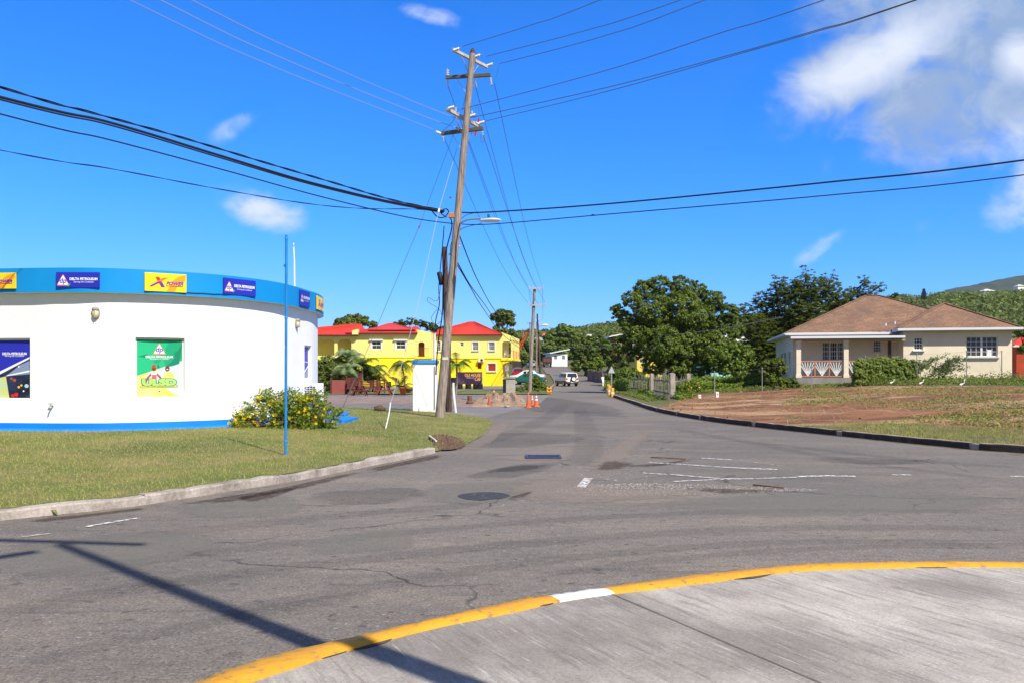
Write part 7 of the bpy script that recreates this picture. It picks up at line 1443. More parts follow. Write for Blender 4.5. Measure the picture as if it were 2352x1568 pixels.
# egrets
M_FEA = mat('white_feather', (.82, .82, .80), .8); M_BEAK = mat('beak_yellow', (.75, .42, .03), .5); M_LEG = mat('bird_leg', (.06, .05, .03), .6)
def egret(px, py, label, sx=1, s=1.0, up=0.0):
    s *= .66; up *= 1.3
    q = G(px, py+5); q = T(px, 43.5) if q.y > 60 else q; r = thing('egret', label, 'egret', (q.x, q.y, q.z+.04), 0, 'white egrets on the dirt lot'); X = lambda x, z, y=0: Vector((x*sx*s, y, z*s)); b = MB()
    P = catmull([X(-.20, .17), X(-.13, .20), X(-.03, .25), X(.06, .29), X(.10, .33+up*.3), X(.09, .39+up*.6), X(.12, .43+up), X(.16, .435+up), X(.185, .43+up)], 4); R = [.006, .03, .05, .062, .068, .066, .058, .047, .036, .030, .026, .023, .021, .020, .019, .018, .018, .019, .022, .025, .027, .028, .027, .026, .025, .024, .022, .020, .017, .014, .012, .010, .008]
    R = np.interp(np.linspace(0, 1, len(P)), np.linspace(0, 1, len(R)), R); b.tube(P, [float(v)*s for v in R], M_FEA, 10); b.build('body', r)
    b = MB(); b.tube([X(.18, .43+up), X(.255, .418+up)], [.010*s, .002], M_BEAK, 6); b.build('beak', r)
    for y in (-.022, .022): b = MB(); b.tube([X(.0, .20, y), X(.015, .11, y), X(-.005, -.04, y)], .008*s, M_LEG, 5); b.build('leg', r)
egret(2050, 881.5, 'leftmost white egret, below the left end of the vine hedge', 1, 1.05); egret(2117, 883.5, 'white egret in the middle of the three on the dirt lot', 1, 1.05, .02); egret(2211, 888, 'rightmost white egret, standing upright below the wide window', 1, 1.1, .05)

# ---------------------------------------------------------------- vehicles
M_RIM = mat('wheel_rim', (.55, .55, .56), .4, metal=.4); M_CGL = mat('car_glass', (.02, .03, .035), .06, spec=.8); M_TAIL = mat('tail_lamp', (.6, .02, .015), .3); M_PLT = mat('number_plate', (.7, .7, .66), .5); M_HEAD = mat('head_lamp', (.75, .78, .8), .15); M_BUMP = mat('bumper_dark', (.04, .04, .045), .6)
def vehicle(name, label, cat, loc, rz, st, paint, lower=None, wheels=(.9, -.95), wr=.33, glass=True, spare=False, group=None):
    """st: stations (y, half width, bottom, belt, roof, roof half width) from tail to nose"""
    r = thing(name, label, cat, loc, rz, group); b = MB(); n = len(st); V = []; lower = lower or paint
    for y, hw, zb, zs, zr, rw in st:
        for s in (-1, 1):
            V += [Vector((0, y, zb)), Vector((s*hw*.9, y, zb)), Vector((s*hw, y, zb+.12)), Vector((s*hw*1.005, y, (zb+zs)/2)), Vector((s*hw*.97, y, zs)), Vector((s*rw, y, max(zr-.05, zs))), Vector((s*rw*.8, y, zr)), Vector((0, y, zr+.015))]
    fu, fl = [], []
    for i in range(n-1):
        for s in (0, 8):
            o, q = i*16+s, (i+1)*16+s
            for k in range(7): (fl if k < 3 else fu).append((o+k, o+k+1, q+k+1, q+k))
    ends = []
    for i in (0, n-1):
        for s in (0, 8): o = i*16+s; fl.append((o, o+1, o+2, o+3)); fu.append((o, o+3, o+4, o+5, o+6, o+7))
    b.add(V, fl, lower, True); b.add(V, fu, paint, True); body = b.build('body', r); bm = bmesh.new(); bm.from_mesh(body.data); bmesh.ops.remove_doubles(bm, verts=bm.verts, dist=.0005); bm.to_mesh(body.data); bm.free()
    try: body.data.set_sharp_from_angle(angle=rad(35))
    except Exception: pass
    def sidequad(i, f0, f1, s, m, nm, t0=.06, t1=.94):
        a, c = st[i], st[i+1]; P = []
        for (q, f, t) in ((0, f0, t0), (1, f0, t1), (1, f1, t1), (0, f1, t0)):
            y = a[0]+(c[0]-a[0])*t; w0 = (a[1]*.97+(c[1]*.97-a[1]*.97)*t); w1 = a[5]+(c[5]-a[5])*t; z0 = a[3]+(c[3]-a[3])*t; z1 = a[4]-.05+(c[4]-a[4])*t; P.append(Vector((s*(w0+(w1-w0)*f+.012), y, z0+(z1-z0)*f)))
        g = MB(); g.quad(*P, m); g.build(nm, r, fix=False)
    cab = [i for i in range(n-1) if st[i][4]-st[i][3] > .25 and st[i+1][4]-st[i+1][3] > .25]
    for i in cab:
        for s in (-1, 1): sidequad(i, .12, .90, s, M_CGL, 'side_window')
    lo, hi = min(cab), max(cab)+1
    for (i, j, nm) in ((lo-1, lo, 'rear_window'), (hi, hi+1, 'windscreen')):
        if i < 0: i = 0
        a, c = st[i], st[j]; base, top = (a, c) if a[4] < c[4] else (c, a); g = MB(); d = -.015 if nm == 'rear_window' else .015
        P = []
        for t, sg in ((.12, -1), (.12, 1), (.88, 1), (.88, -1)):
            y = base[0]+(top[0]-base[0])*t; z = base[4]+(top[4]-base[4])*t; w = (base[5]+(top[5]-base[5])*t)*.84; P.append(Vector((sg*w, y+d, z+.02)))
        g.quad(*P, M_CGL); g.build(nm, r, fix=False)
    for yw in wheels:
        for s in (-1, 1):
            hw = st[n//2][1]; w = MB(); w.lathe((s*(hw-.19), yw, wr), [(.001, 0), (wr*.72, 0), (wr, .02), (wr, .17), (wr*.9, .20), (wr*.6, .205)], M_TYRE, 18, (s, 0, 0)); t_ = w.build('wheel', r); w = MB(); w.lathe((s*(hw+.005), yw, wr), [(wr*.62, 0), (wr*.5, .004), (wr*.2, -.01), (.001, .01)], M_RIM, 14, (s, 0, 0)); w.build('rim', t_)
    y0, hw0, zb0, zs0 = st[0][:4]; y1, hw1 = st[-1][:2]
    for s in (-1, 1):
        g = MB(); g.box((s*hw0*.84, y0-.01, zs0-.10), (hw0*.2, .05, .22), M_TAIL); g.build('tail_lamp', r); g = MB(); g.box((s*hw1*.75, y1+.01, st[-1][3]-.12), (hw1*.3, .05, .14), M_HEAD); g.build('headlight', r)
    g = MB(); g.box((0, y0-.06, zb0+.10), (hw0*1.9, .16, .20), M_BUMP); bev(g.build('rear_bumper', r), .03); g = MB(); g.box((0, y0-.145, zb0+.16), (.42, .012, .12), M_PLT); g.build('number_plate', r); g = MB(); g.box((0, y1+.05, st[-1][2]+.10), (hw1*1.9, .16, .20), M_BUMP); bev(g.build('front_bumper', r), .03)
    if spare:
        w = MB(); w.lathe((.12, y0-.02, zb0+.52), [(.001, .0), (.34, 0), (.34, .18), (.26, .2), (.22, .205)], M_TYRE, 20, (0, -1, 0)); t_ = w.build('spare_wheel', r); w = MB(); w.lathe((.12, y0-.225, zb0+.52), [(.22, 0), (.15, .01), (.14, -.01), (.06, 0), (.05, .02), (.001, .02)], M_WH, 16, (0, -1, 0)); w.build('rim', t_)
    return r
def suv_st(L=3.9, W_=1.7, H=1.66): h = W_/2; return [(-L/2, h*.93, .34, .98, 1.0, h*.9), (-L/2+.16, h*.95, .32, 1.0, H*.97, h*.76), (-L/2+.95, h, .30, 1.0, H, h*.78), (L*.02, h, .30, .99, H, h*.78), (L*.14, h, .30, .98, H*.97, h*.76), (L*.26, h*.99, .30, 1.0, 1.03, h*.88), (L/2-.15, h*.95, .32, .92, .95, h*.82), (L/2, h*.88, .38, .78, .80, h*.75)]
def sedan_st(L=4.4, W_=1.7, H=1.42): h = W_/2; return [(-L/2, h*.88, .36, .84, .86, h*.8), (-L/2+.12, h*.92, .30, .92, .95, h*.82), (-L/2+.75, h*.98, .27, .94, .98, h*.86), (-L/2+1.35, h, .26, .93, H*.97, h*.70), (-.05, h, .26, .92, H, h*.72), (L*.09, h, .26, .91, H*.97, h*.70), (L*.27, h*.99, .26, .90, .94, h*.86), (L/2-.15, h*.92, .30, .76, .80, h*.80), (L/2, h*.84, .36, .66, .68, h*.72)]
M_CWHT = mat('car_white', (.78, .78, .76), .25, spec=.5); M_CTAN = mat('car_tan', (.15, .11, .075), .4); M_CRED = mat('car_red', (.38, .008, .012), .25, spec=.5); M_CTEAL = mat('car_teal', (.008, .13, .11), .25, spec=.5); M_CSIL = mat('car_silver', (.48, .48, .48), .3, metal=.3)
q = T(1301, 98); q.z = 0; vehicle('small_suv', 'white over tan small SUV with a spare wheel on its tailgate driving away', 'car', q, rad(17), suv_st(3.8, 1.68, 1.62), M_CWHT, M_CTAN, (1.15, -1.2), .34, spare=True)
q = T(1189, 125); vehicle('parked_car', 'dark red estate car parked behind the teal car, seen from behind', 'car', q, rad(2), suv_st(4.1, 1.72, 1.5), M_CRED)
q = T(1213, 103); vehicle('parked_car', 'dark teal saloon parked side-on behind the leafy shrub', 'car', (q.x, q.y, q.z+.02), rad(72), sedan_st(4.4), M_CTEAL, None, (1.35, -1.35), .31)
q = T(1211, 108); vehicle('parked_car', 'white saloon parked side-on just behind the teal one', 'car', (q.x, q.y, q.z+.18), rad(80), sedan_st(4.6, 1.75, 1.5), M_CWHT, None, (1.35, -1.35), .31)
q = T(1219, 200); vehicle('parked_car', 'silver SUV parked on the grass verge behind the far poles', 'car', q, rad(10), suv_st(4.2, 1.8, 1.75), M_CSIL)
for px_, Y_, lb in ((1208, 235, 'tiny white car parked far up the hill, right one'), (1200, 235, 'tiny white car parked far up the hill, left one')): q = T(px_, Y_); vehicle('parked_car', lb, 'car', q, rad(60), sedan_st(), M_CWHT, None, (1.35, -1.35), .31)
def truck():
    Y = 205; q = T(1256.5, Y); r = thing('dump_truck', 'dark dump truck with yellow tailboard plate driving up the road', 'truck', q, rad(-4)); D = mat('truck_dark', (.035, .04, .045), .6); Rr = mat('truck_load', (.16, .06, .045), .8)
    b = MB(); b.box((0, 2.2, 1.7), (2.3, 4.2, 1.4), D); bev(b.build('tipper_body', r), .03); b = MB(); b.box((0, .08, 1.75), (1.8, .06, .9), Rr); b.build('tailboard', r); b = MB(); b.box((0, 5.3, 1.7), (2.1, 1.7, 2.0), D); bev(b.build('cab', r), .08); b = MB(); b.box((0, 2.8, .8), (1.0, 6, .3), D); b.build('chassis', r)
    b = MB(); b.box((0, .0, .72), (1.3, .05, .34), mat('plate_yellow', (.75, .60, .02), .5)); b.build('yellow_plate', r)
    for x in (-.85, .85):
        for y in (.9, 4.9): b = MB(); b.lathe((x-.15, y, .5), [(.001, 0), (.4, 0), (.5, .03), (.5, .27), (.4, .3), (.001, .3)], M_TYRE, 16, (1, 0, 0)); b.build('wheel', r)
    for x in (-1.05, 1.05): b = MB(); b.box((x, .0, .95), (.16, .05, .14), M_TAIL); b.build('tail_lamp', r)
truck()
# wrecked white panel and dark box by the right verge, red gate piers, rusty sheet fence
q = T(1386, 100); r = thing('scrap_sheet', 'tall leaning white sheet of scrap on the right verge past the sign', 'scrap panel', q, .3); b = MB(); s = 100/F; b.add([(-6*s, 0, 20*s), (9*s, 0, 22*s), (7*s, 0, 10*s), (3*s, 0, 7*s), (3*s, 0, -2*s), (-2*s, 0, -2*s), (-3*s, 0, 10*s)], [(0, 1, 2, 3, 4, 5, 6)], M_WHW); o = b.build('sheet', r); md = o.modifiers.new('thickness', 'SOLIDIFY'); md.thickness = .05
q = T(1396, 96); r = thing('crate', 'dark upright box beside the white scrap sheet', 'box', q, .2); b = MB(); b.box((0, 0, .65), (.7, .6, 1.3), M_BUMP); bev(b.build('body', r), .03); b = MB(); b.box((0, 0, 1.33), (.76, .66, .06), M_PICK); b.build('lid', r)
M_BRK = mat('brick_pier', (.42, .15, .10), .9, (.32, .12, .08), 4)
for px_, Y_, hpx, lb in ((1318, 165, 16, 'farther red brick gate pier on the right of the road'), (1328, 155, 20, 'nearer red brick gate pier with a pointed cap')):
    q = T(px_, Y_); s = Y_/F; r = thing('gate_pier', lb, 'gate pier', q, 0, 'red gate piers'); b = MB(); b.box((0, 0, hpx*s/2), (5*s, 5*s, hpx*s), M_BRK); b.build('shaft', r); b = MB(); h = hpx*s; w = 3*s; b.add([(-w, -w, h), (w, -w, h), (w, w, h), (-w, w, h), (0, 0, h+4*s)], [(0, 1, 4), (1, 2, 4), (2, 3, 4), (3, 0, 4)], M_BRK); b.build('cap', r)
a, c = T(1350, 118), T(1384, 108); r = thing('sheet_fence', 'rusty brown sheet fence below the mango tree', 'fence', a); b = MB(); n = 26
for i in range(n): p, p2 = a.lerp(c, i/n), a.lerp(c, (i+1)/n); o_ = Vector((0, -.04*(i % 2), 0)); o2 = Vector((0, -.04*((i+1) % 2), 0)); b.quad(p+o_-Vector((0, 0, .2)), p2+o2-Vector((0, 0, .2)), p2+o2+Vector((0, 0, 1.35)), p+o_+Vector((0, 0, 1.35)), mat('rusty_sheet', (.22, .10, .06), .9, (.32, .20, .14), 1.5, 6))
b.build('sheeting', r, world=True, fix=False)
for f in (0, .35, .7, 1): p = a.lerp(c, f)+Vector((0, -.08, 0)); b = MB(); b.tube([p-Vector((0, 0, .2)), p+Vector((0, 0, 1.5))], .06, M_PICK, 6); b.build('post', r, world=True)
q = A(1195, 800, 150); r = thing('crane_boom', 'red lattice crane boom rising behind the yellow balcony', 'crane', T(1194, 150)); P0, P1 = A(1187, 812, 150), A(1208.5, 765, 150); b = MB(); d = (P1-P0); sd = Vector((.35, 0, .15))
for o_ in (-1, 1): b.tube([P0+sd*o_, P1+sd*o_*.6], .09, mat('crane_red', (.65, .06, .03), .6), 6)
for i in range(10): b.tube([P0+d*i/10+sd*(1 if i % 2 else -1), P0+d*(i+1)/10+sd*(-1 if i % 2 else 1)], .05, mat('crane_red', (.65, .06, .03)), 5)
b.build('boom', r, world=True); b = MB(); b.box((P0.x, P0.y, P0.z-1.2), (1.6, 1.6, 2.4), M_BUMP); b.build('turret', r, world=True)
# ---------------------------------------------------------------- trees and plants
M_BARK = mat('bark', (.11, .08, .055), .95, (.06, .045, .032), 5, 8, bump=.6, stretch=(4, 4, .6))
LM = lambda n, a, b_, c=None, s3=.4: mat(n, a, .55, b_, leaf=1, col3=c, scale3=s3, w3=(.5, .68))
L_DARK = LM('leaf_dark', (.10, .155, .018), (.185, .245, .03), (.07, .12, .016)); L_MID = LM('leaf_mid', (.12, .19, .021), (.21, .28, .035), (.08, .135, .017)); L_LITE = LM('leaf_light', (.12, .20, .022), (.20, .28, .035), (.09, .15, .02)); L_OLV = LM('leaf_olive', (.14, .18, .035), (.21, .24, .055), (.09, .13, .026)); L_LIME = LM('leaf_lime', (.20, .30, .02), (.30, .36, .03)); L_RED = LM('leaf_reddish', (.22, .05, .03), (.12, .10, .025)); L_MANGO = LM('leaf_mango', (.06, .13, .016), (.12, .17, .02), (.20, .13, .025), .5)
def tree(name, label, base, blobs, m, seed, nclump, nleaf, ls, trunk_r, cs=.22, inner=.5, group=None, cat='tree', Y=None, limbs=8, trunk_top=.45, flat=.8, bark=M_BARK):
    """blobs in picture terms (px, py, radius px[, depth offset m]) at distance Y, kept at their real size"""
    r = np.random.default_rng(seed); Y = Y or base.y; B = []
    for q in blobs:
        rr = q[2]/F*Y; dy = q[3] if len(q) > 3 else r.uniform(-.5, .5)*rr*1.2; yy = Y+dy; c = A(q[0], q[1], Y); B.append((c.x, yy, c.z, rr, rr*1.05, rr*.92))
    root = thing(name, label, cat, base, 0, group); P, Nn = crown_pts(B, nclump, nleaf, r, cs, inner, flat); loc = np.array(base); k = P[:, 2] > base.z+.15; P, Nn = P[k], Nn[k]
    leaf_mesh('crown', P-loc, Nn, ls*(.6+.8*r.random(len(P))), m, r, root, .62)
    b = MB(); zs = sorted(q[2] for q in B); top = Vector((float(np.mean([q[0] for q in B])), float(np.mean([q[1] for q in B])), base.z+(zs[len(zs)//2]-base.z)*trunk_top)); fork = Vector(base).lerp(top, .8); fork.z = top.z
    b.tube(catmull([Vector(base)-Vector((0, 0, .2)), Vector(base).lerp(fork, .5)+Vector((r.uniform(-.1, .1), 0, 0)), fork], 4), [trunk_r*(1.25-.5*i/8) for i in range(9)], bark, 10)
    idx = list(range(len(B))); r.shuffle(idx)
    for i in idx[:limbs]:
        e = Vector(B[i][:3])+Vector((0, 0, B[i][5]*.2)); md = fork.lerp(e, .5)+Vector((0, 0, (e-fork).length*.08)); b.tube(catmull([fork-Vector((0, 0, .1)), md, e], 3), [trunk_r*(.62-.075*j) for j in range(7)], bark, 6, False)
        for j in range(3): d = Vector(r.normal(size=3)); d.z = abs(d.z)*.7; d.normalize(); b.tube([md.lerp(e, .6), e+d*B[i][3]*.7], [trunk_r*.2, trunk_r*.05], bark, 4, False)
    b.build('trunk', root, world=True, fix=False); return root
tree('rain_tree', 'large dark round-crowned tree spreading over the plot behind the picket fence', T(1569, 63), [(1446, 735, 26), (1420, 715, 20), (1450, 690, 24), (1480, 665, 26), (1515, 655, 26), (1560, 655, 24), (1600, 668, 26), (1640, 690, 26), (1672, 720, 24), (1690, 760, 20), (1660, 770, 34), (1610, 730, 45), (1560, 710, 48), (1500, 715, 44), (1465, 770, 34), (1430, 790, 22), (1455, 812, 20), (1510, 790, 46), (1570, 790, 48), (1630, 800, 36), (1500, 838, 28), (1560, 842, 30), (1610, 838, 28), (1650, 836, 24), (1680, 800, 22)], [L_DARK, L_MID], 41, 3300, 34, .15, .42, cs=.20, inner=.62, limbs=14, trunk_top=.30)
def rosette_tree(name, label, base, Y, blobs, m, seed, n, ls, tr):
    """sparse tree whose leaves sit in small tufts at the branch ends"""
    r = np.random.default_rng(seed); root = thing(name, label, 'tree', base); b = MB(); P = []; Nn = []; fork = Vector(base)+Vector((0, 0, 1.8)); b.tube([Vector(base)-Vector((0, 0, .2)), fork], [tr, tr*.8], M_BARK, 8)
    B = []
    for q in blobs: rr = q[2]/F*Y; c = A(q[0], q[1], Y); B.append((c, rr, q[3] if len(q) > 3 else 1.0))
    tot = sum(x[1]**2*x[2] for x in B)
    for c, rr, wgt in B:
        c = c+Vector((0, r.uniform(-1, 1)*rr*.5, 0)); md = fork.lerp(c, .55)+Vector((0, 0, .3)); b.tube(catmull([fork, md, c], 4), [tr*(.55-.045*j) for j in range(9)], M_BARK, 6, False)
        for i in range(int(n*rr**2*wgt/tot)):
            d = Vector(r.normal(size=3)); d.normalize(); e = c+d*rr*float(r.uniform(.45, 1.05)); e.z = max(e.z, base.z+.4)
            if r.random() < .30: b.tube([c.lerp(e, .1), e], [.03, .012], M_BARK, 4, False)
            for k in range(11):
                w = Vector(r.normal(size=3)); w.z = abs(w.z)*.6; w.normalize(); p = e+w*ls*.55; P.append(p); nn = Vector((-w.x*.3, -w.y*.3, 1)); Nn.append(nn.normalized())
    P = np.array([tuple(p) for p in P])-np.array(base); Nn = np.array([tuple(p) for p in Nn])+r.normal(size=(len(P), 3))*.35; Nn /= np.linalg.norm(Nn, axis=1, keepdims=True); leaf_mesh('crown', P, Nn, ls*(.7+.6*r.random(len(P))), m, r, root, .55); b.build('trunk', root, world=True, fix=False)
rosette_tree('almond_tree', 'wide sparse tree with tufted leaves rising behind the cream house roof', T(1800, 72), 72, [(1712, 720, 26, .8), (1735, 760, 40, 1.4), (1760, 700, 34), (1800, 680, 42), (1850, 672, 42), (1890, 675, 38), (1915, 700, 34), (1840, 730, 50, 1.5), (1790, 750, 50, 1.7), (1750, 810, 50, 1.9), (1790, 810, 50, 1.9), (1870, 760, 44, 1.4), (1960, 690, 34, 1.1), (2000, 675, 26, .8), (2020, 660, 16, .5), (1985, 650, 18, .5), (2055, 682, 10, .9), (1780, 650, 20, .35), (1850, 635, 24, .3), (1910, 645, 24, .35)], [L_MID, L_OLV], 43, 5600, .21, .26)
tree('light_green_tree', 'small bright yellow-green tree growing at the right side of the big round tree', T(1690, 56), [(1665, 815, 22), (1690, 800, 22), (1715, 812, 20), (1728, 840, 16), (1700, 842, 24), (1672, 845, 20), (1645, 828, 16), (1735, 858, 12)], [L_LITE, L_MID], 45, 420, 22, .17, .10, cs=.26, inner=.3, limbs=8, trunk_top=.5)
tree('round_shrub', 'dark dense round shrub clipped beside the left corner of the cream house', T(1775, 47.5), [(1765, 838, 14), (1783, 834, 15), (1792, 848, 14), (1758, 852, 12), (1775, 858, 16), (1770, 874, 14), (1790, 872, 12)], [L_DARK, L_DARK], 46, 420, 26, .10, .07, cs=.28, inner=.6, cat='shrub', limbs=5)
tree('dark_shrub', 'low dark shrub in the shade right of the round shrub', T(1818, 48), [(1805, 880, 12), (1820, 878, 12), (1832, 884, 8), (1798, 888, 8)], [L_DARK, L_MID], 47, 160, 22, .10, .05, cs=.3, inner=.4, cat='shrub', limbs=3)
# vine on the wire fence
def vine():
    r = np.random.default_rng(50); Yv = 45.4; base = T(2030, Yv); B = []
    for x in np.arange(1968, 2106, 9.0): top = 836-8*math.sin((x-1968)/137*3.1)+r.uniform(-4, 4); \
        [B.append((*A(x+r.uniform(-4, 4), y, Yv+r.uniform(-.1, .1)), 9/F*Yv, .22, 9/F*Yv)) for y in np.arange(top, 884, 9)]
    root = thing('vine_hedge', 'thick dark green vine smothering the wire fence before the porch', 'vine', base); P, Nn = crown_pts(B, 1300, 16, r, .5, .5); Nn[:, 1] -= .8; Nn /= np.linalg.norm(Nn, axis=1, keepdims=True); leaf_mesh('foliage', P-np.array(base), Nn, .11*(.6+.8*r.random(len(P))), [L_MID, L_DARK], r, root, .8)
    b = MB()
    for i in range(12): x = 1970+11*i; b.tube(catmull([T(x, Yv), A(x+r.uniform(-5, 5), 865, Yv), A(x+r.uniform(-8, 8), 840, Yv)], 3), .012, M_STEM, 4, False)
    b.build('stems', root, world=True, fix=False)
    root = thing('climbing_vine', 'loose arching vine tendrils reaching right along the fence under the wing windows', 'vine', T(2160, Yv)); b = MB(); P = []
    for k in range(20):
        x0 = r.uniform(2095, 2175); y0 = r.uniform(842, 880); x1 = x0+r.uniform(15, 60); y1 = r.uniform(812, 850); Q = catmull([A(x0, y0, Yv), A((x0+x1)/2, (y0+y1)/2-r.uniform(4, 12), Yv-.1), A(x1, y1, Yv)], 8); b.tube(Q, .007, M_STEM, 4, False)
        for q in Q:
            for j in range(6): P.append(tuple(q+Vector(r.normal(size=3))*.07))
    for k in range(260): x = r.uniform(2095, 2230); P.append(tuple(A(x, r.uniform(836, 885), Yv+r.normal()*.15)))
    b.build('tendrils', root, world=True, fix=False); P = np.array(P); Nn = r.normal(size=P.shape)*.6+np.array([0, -.6, .5]); Nn /= np.linalg.norm(Nn, axis=1, keepdims=True); leaf_mesh('leaves', P-np.array(T(2160, Yv)), Nn, .095*(.6+.8*r.random(len(P))), [L_MID, L_LITE], r, root, .75)
vine()
# garden flowers behind the wide post
def flowers():
    base = T(1590, 45); r = np.random.default_rng(52); root = thing('flowering_bush', 'leafy garden bush dotted with yellow flowers right of the widest fence post', 'bush', base); B = [(*A(x, y, 45), s/F*45, s/F*45, s/F*45) for x, y, s in ((1562, 890, 11), (1578, 884, 12), (1594, 882, 12), (1604, 892, 9), (1585, 895, 12))]; P, Nn = crown_pts(B, 200, 20, r, .35, .3); leaf_mesh('foliage', P-np.array(base), Nn, .08, [L_MID, L_LITE], r, root, .6)
    b = MB(); n = 0
    for i in range(42): q = B[r.integers(1, len(B))]; d = Vector(r.normal(size=3)); d.y = -abs(d.y); d.normalize(); c = Vector(q[:3])+d*q[3]; a, e = frame_from(d); b.add([c+a*.045, c+e*.045, c-a*.045, c-e*.045], [(0, 1, 2, 3)], M_FLOW)
    o = b.build('flowers', root, world=True, fix=False); o['kind'] = 'stuff'; b = MB()
    for i in range(8): b.tube([base, Vector(B[i % 5][:3])], .015, M_STEM, 4, False)
    b.build('stems', root, world=True, fix=False)
flowers()
# middle distance
tree('round_tree', 'big bright round tree above the white house with the teal roof', T(1282, 235), [(1262, 795, 16), (1275, 775, 18), (1292, 758, 15), (1310, 762, 14), (1322, 780, 15), (1300, 785, 22), (1278, 800, 18), (1300, 808, 18), (1256, 775, 9), (1326, 800, 12), (1282, 825, 12)], [L_MID, L_LITE], 61, 700, 22, .8, .7, cs=.26, inner=.5, limbs=8)
tree('mango_tree', 'mango tree with rusty young leaves overhanging the right side of the road', T(1345, 135), [(1330, 800, 18), (1350, 788, 18), (1372, 782, 15), (1392, 800, 18), (1368, 812, 22), (1340, 820, 20), (1325, 838, 14), (1390, 825, 16), (1405, 818, 12), (1350, 840, 14)], [L_MANGO, L_DARK], 62, 800, 24, .42, .35, cs=.25, inner=.55, limbs=8, trunk_top=.6)
tree('lime_shrub', 'bright lime-green shrub at the foot of the mango tree', T(1371, 112), [(1360, 836, 8), (1372, 828, 10), (1383, 834, 9), (1374, 842, 9)], [L_LIME, L_LITE], 63, 150, 20, .24, .08, cs=.3, inner=.3, cat='shrub', limbs=4)
tree('reddish_shrub', 'dark shrub with a reddish flowering top right of the lime-green one', T(1417, 100), [(1405, 825, 12), (1420, 820, 13), (1434, 832, 13), (1412, 842, 13), (1430, 848, 12), (1402, 850, 9)], [L_DARK, L_OLV], 64, 330, 22, .24, .12, cs=.3, inner=.4, cat='shrub', limbs=5)
tree('flower_canopy', 'flat red flowering canopy over the dark roadside shrub', T(1422, 99), [(1412, 812, 6), (1422, 810, 6), (1430, 813, 5)], [L_RED, L_OLV], 65, 90, 16, .2, .05, cs=.4, inner=.3, cat='shrub', limbs=3)
tree('hillside_tree', 'tree with dark crown beside the big round-crowned tree, higher up the road', T(1405, 165), [(1390, 790, 14), (1412, 785, 16), (1434, 790, 16), (1450, 800, 14), (1420, 800, 16)], [L_DARK, L_MID], 66, 420, 22, .5, .3, cs=.28, inner=.5, limbs=6)
tree('umbrella_tree', 'two-tiered flat-topped tree right of the hipped red roof', T(1154, 125), [(1138, 728, 11), (1152, 722, 13), (1168, 726, 13), (1174, 740, 10), (1150, 738, 12), (1140, 757, 9), (1158, 764, 11), (1176, 762, 8), (1190, 776, 9), (1165, 775, 10)], [L_OLV, L_MID], 67, 420, 22, .36, .35, cs=.30, inner=.45, limbs=9, trunk_top=.5)
tree('flat_topped_tree', 'broad flat-topped tree behind the left red roof', T(812, 125), [(782, 742, 12), (800, 735, 13), (820, 733, 13), (838, 738, 12), (855, 746, 10), (773, 748, 8), (815, 745, 14)], [L_OLV, L_LITE], 68, 380, 22, .36, .35, cs=.3, inner=.45, limbs=7)
rosette_tree('almond_tree', 'thin tufted tree peeping over the middle of the red roofs', T(945, 120), 120, [(915, 748, 9), (925, 743, 8), (940, 740, 9), (955, 742, 9), (968, 744, 9), (985, 750, 12), (1000, 758, 10), (1015, 757, 8)], [L_DARK, L_OLV], 69, 110, .5, .2)
GL = ['tree crowding the left of the road behind the far poles', 'tree behind the red crane boom', 'bushy tree behind the silver car on the verge', 'tall bush between the yellow balcony and the farthest pole', 'pale green tree above the parked red car']
for i, (bx, Yb, bl) in enumerate(((1228, 245, [(1222, 805, 13), (1236, 800, 14), (1245, 815, 13), (1230, 822, 14), (1218, 822, 10)]), (1206, 215, [(1198, 800, 11), (1210, 790, 12), (1220, 800, 10), (1205, 812, 12)]), (1222, 258, [(1212, 792, 10), (1225, 785, 9), (1236, 790, 10)]), (1198, 170, [(1192, 820, 7), (1202, 815, 9), (1212, 822, 8), (1204, 830, 8)]), (1180, 190, [(1172, 800, 12), (1186, 790, 14), (1196, 782, 10), (1190, 805, 14)]))):
    tree('bushy_tree', GL[i], T(bx, Yb), bl, [L_MID, L_DARK] if i % 2 else [L_OLV, L_MID], 80+i, 300, 20, .55, .25, cs=.3, inner=.4, group='trees left of the far road', limbs=4)
# norfolk pine on the right skyline
def pine():
    Y = 300; base = T(2123, Y); top = A(2122, 663, Y); root = thing('norfolk_pine', 'slim conical pine standing alone on the skyline right of the house roof', 'tree', base); b = MB(); b.tube([base, top], [.35, .05], M_BARK, 6); b.build('trunk', root, world=True); r = np.random.default_rng(3); P = []
    z0 = A(0, 688, Y).z
    for k in range(12):
        z = z0+(top.z-z0)*k/12; rr = (1-k/12)*1.25+.2
        for j in range(7):
            t = j/7*6.28+k
            for f in np.linspace(.2, 1, 7):
                for q in range(4): P.append((top.x+math.cos(t)*rr*f+r.normal()*.08, Y+math.sin(t)*rr*f, z+f*.15+r.normal()*.08))
    P = np.array(P); Nn = r.normal(size=P.shape)+np.array([0, 0, .6]); Nn /= np.linalg.norm(Nn, axis=1, keepdims=True); leaf_mesh('crown', P-np.array(base), Nn, .3, [LM('leaf_pine', (.04, .07, .045), (.06, .09, .06))], r, root, .4)
pine()
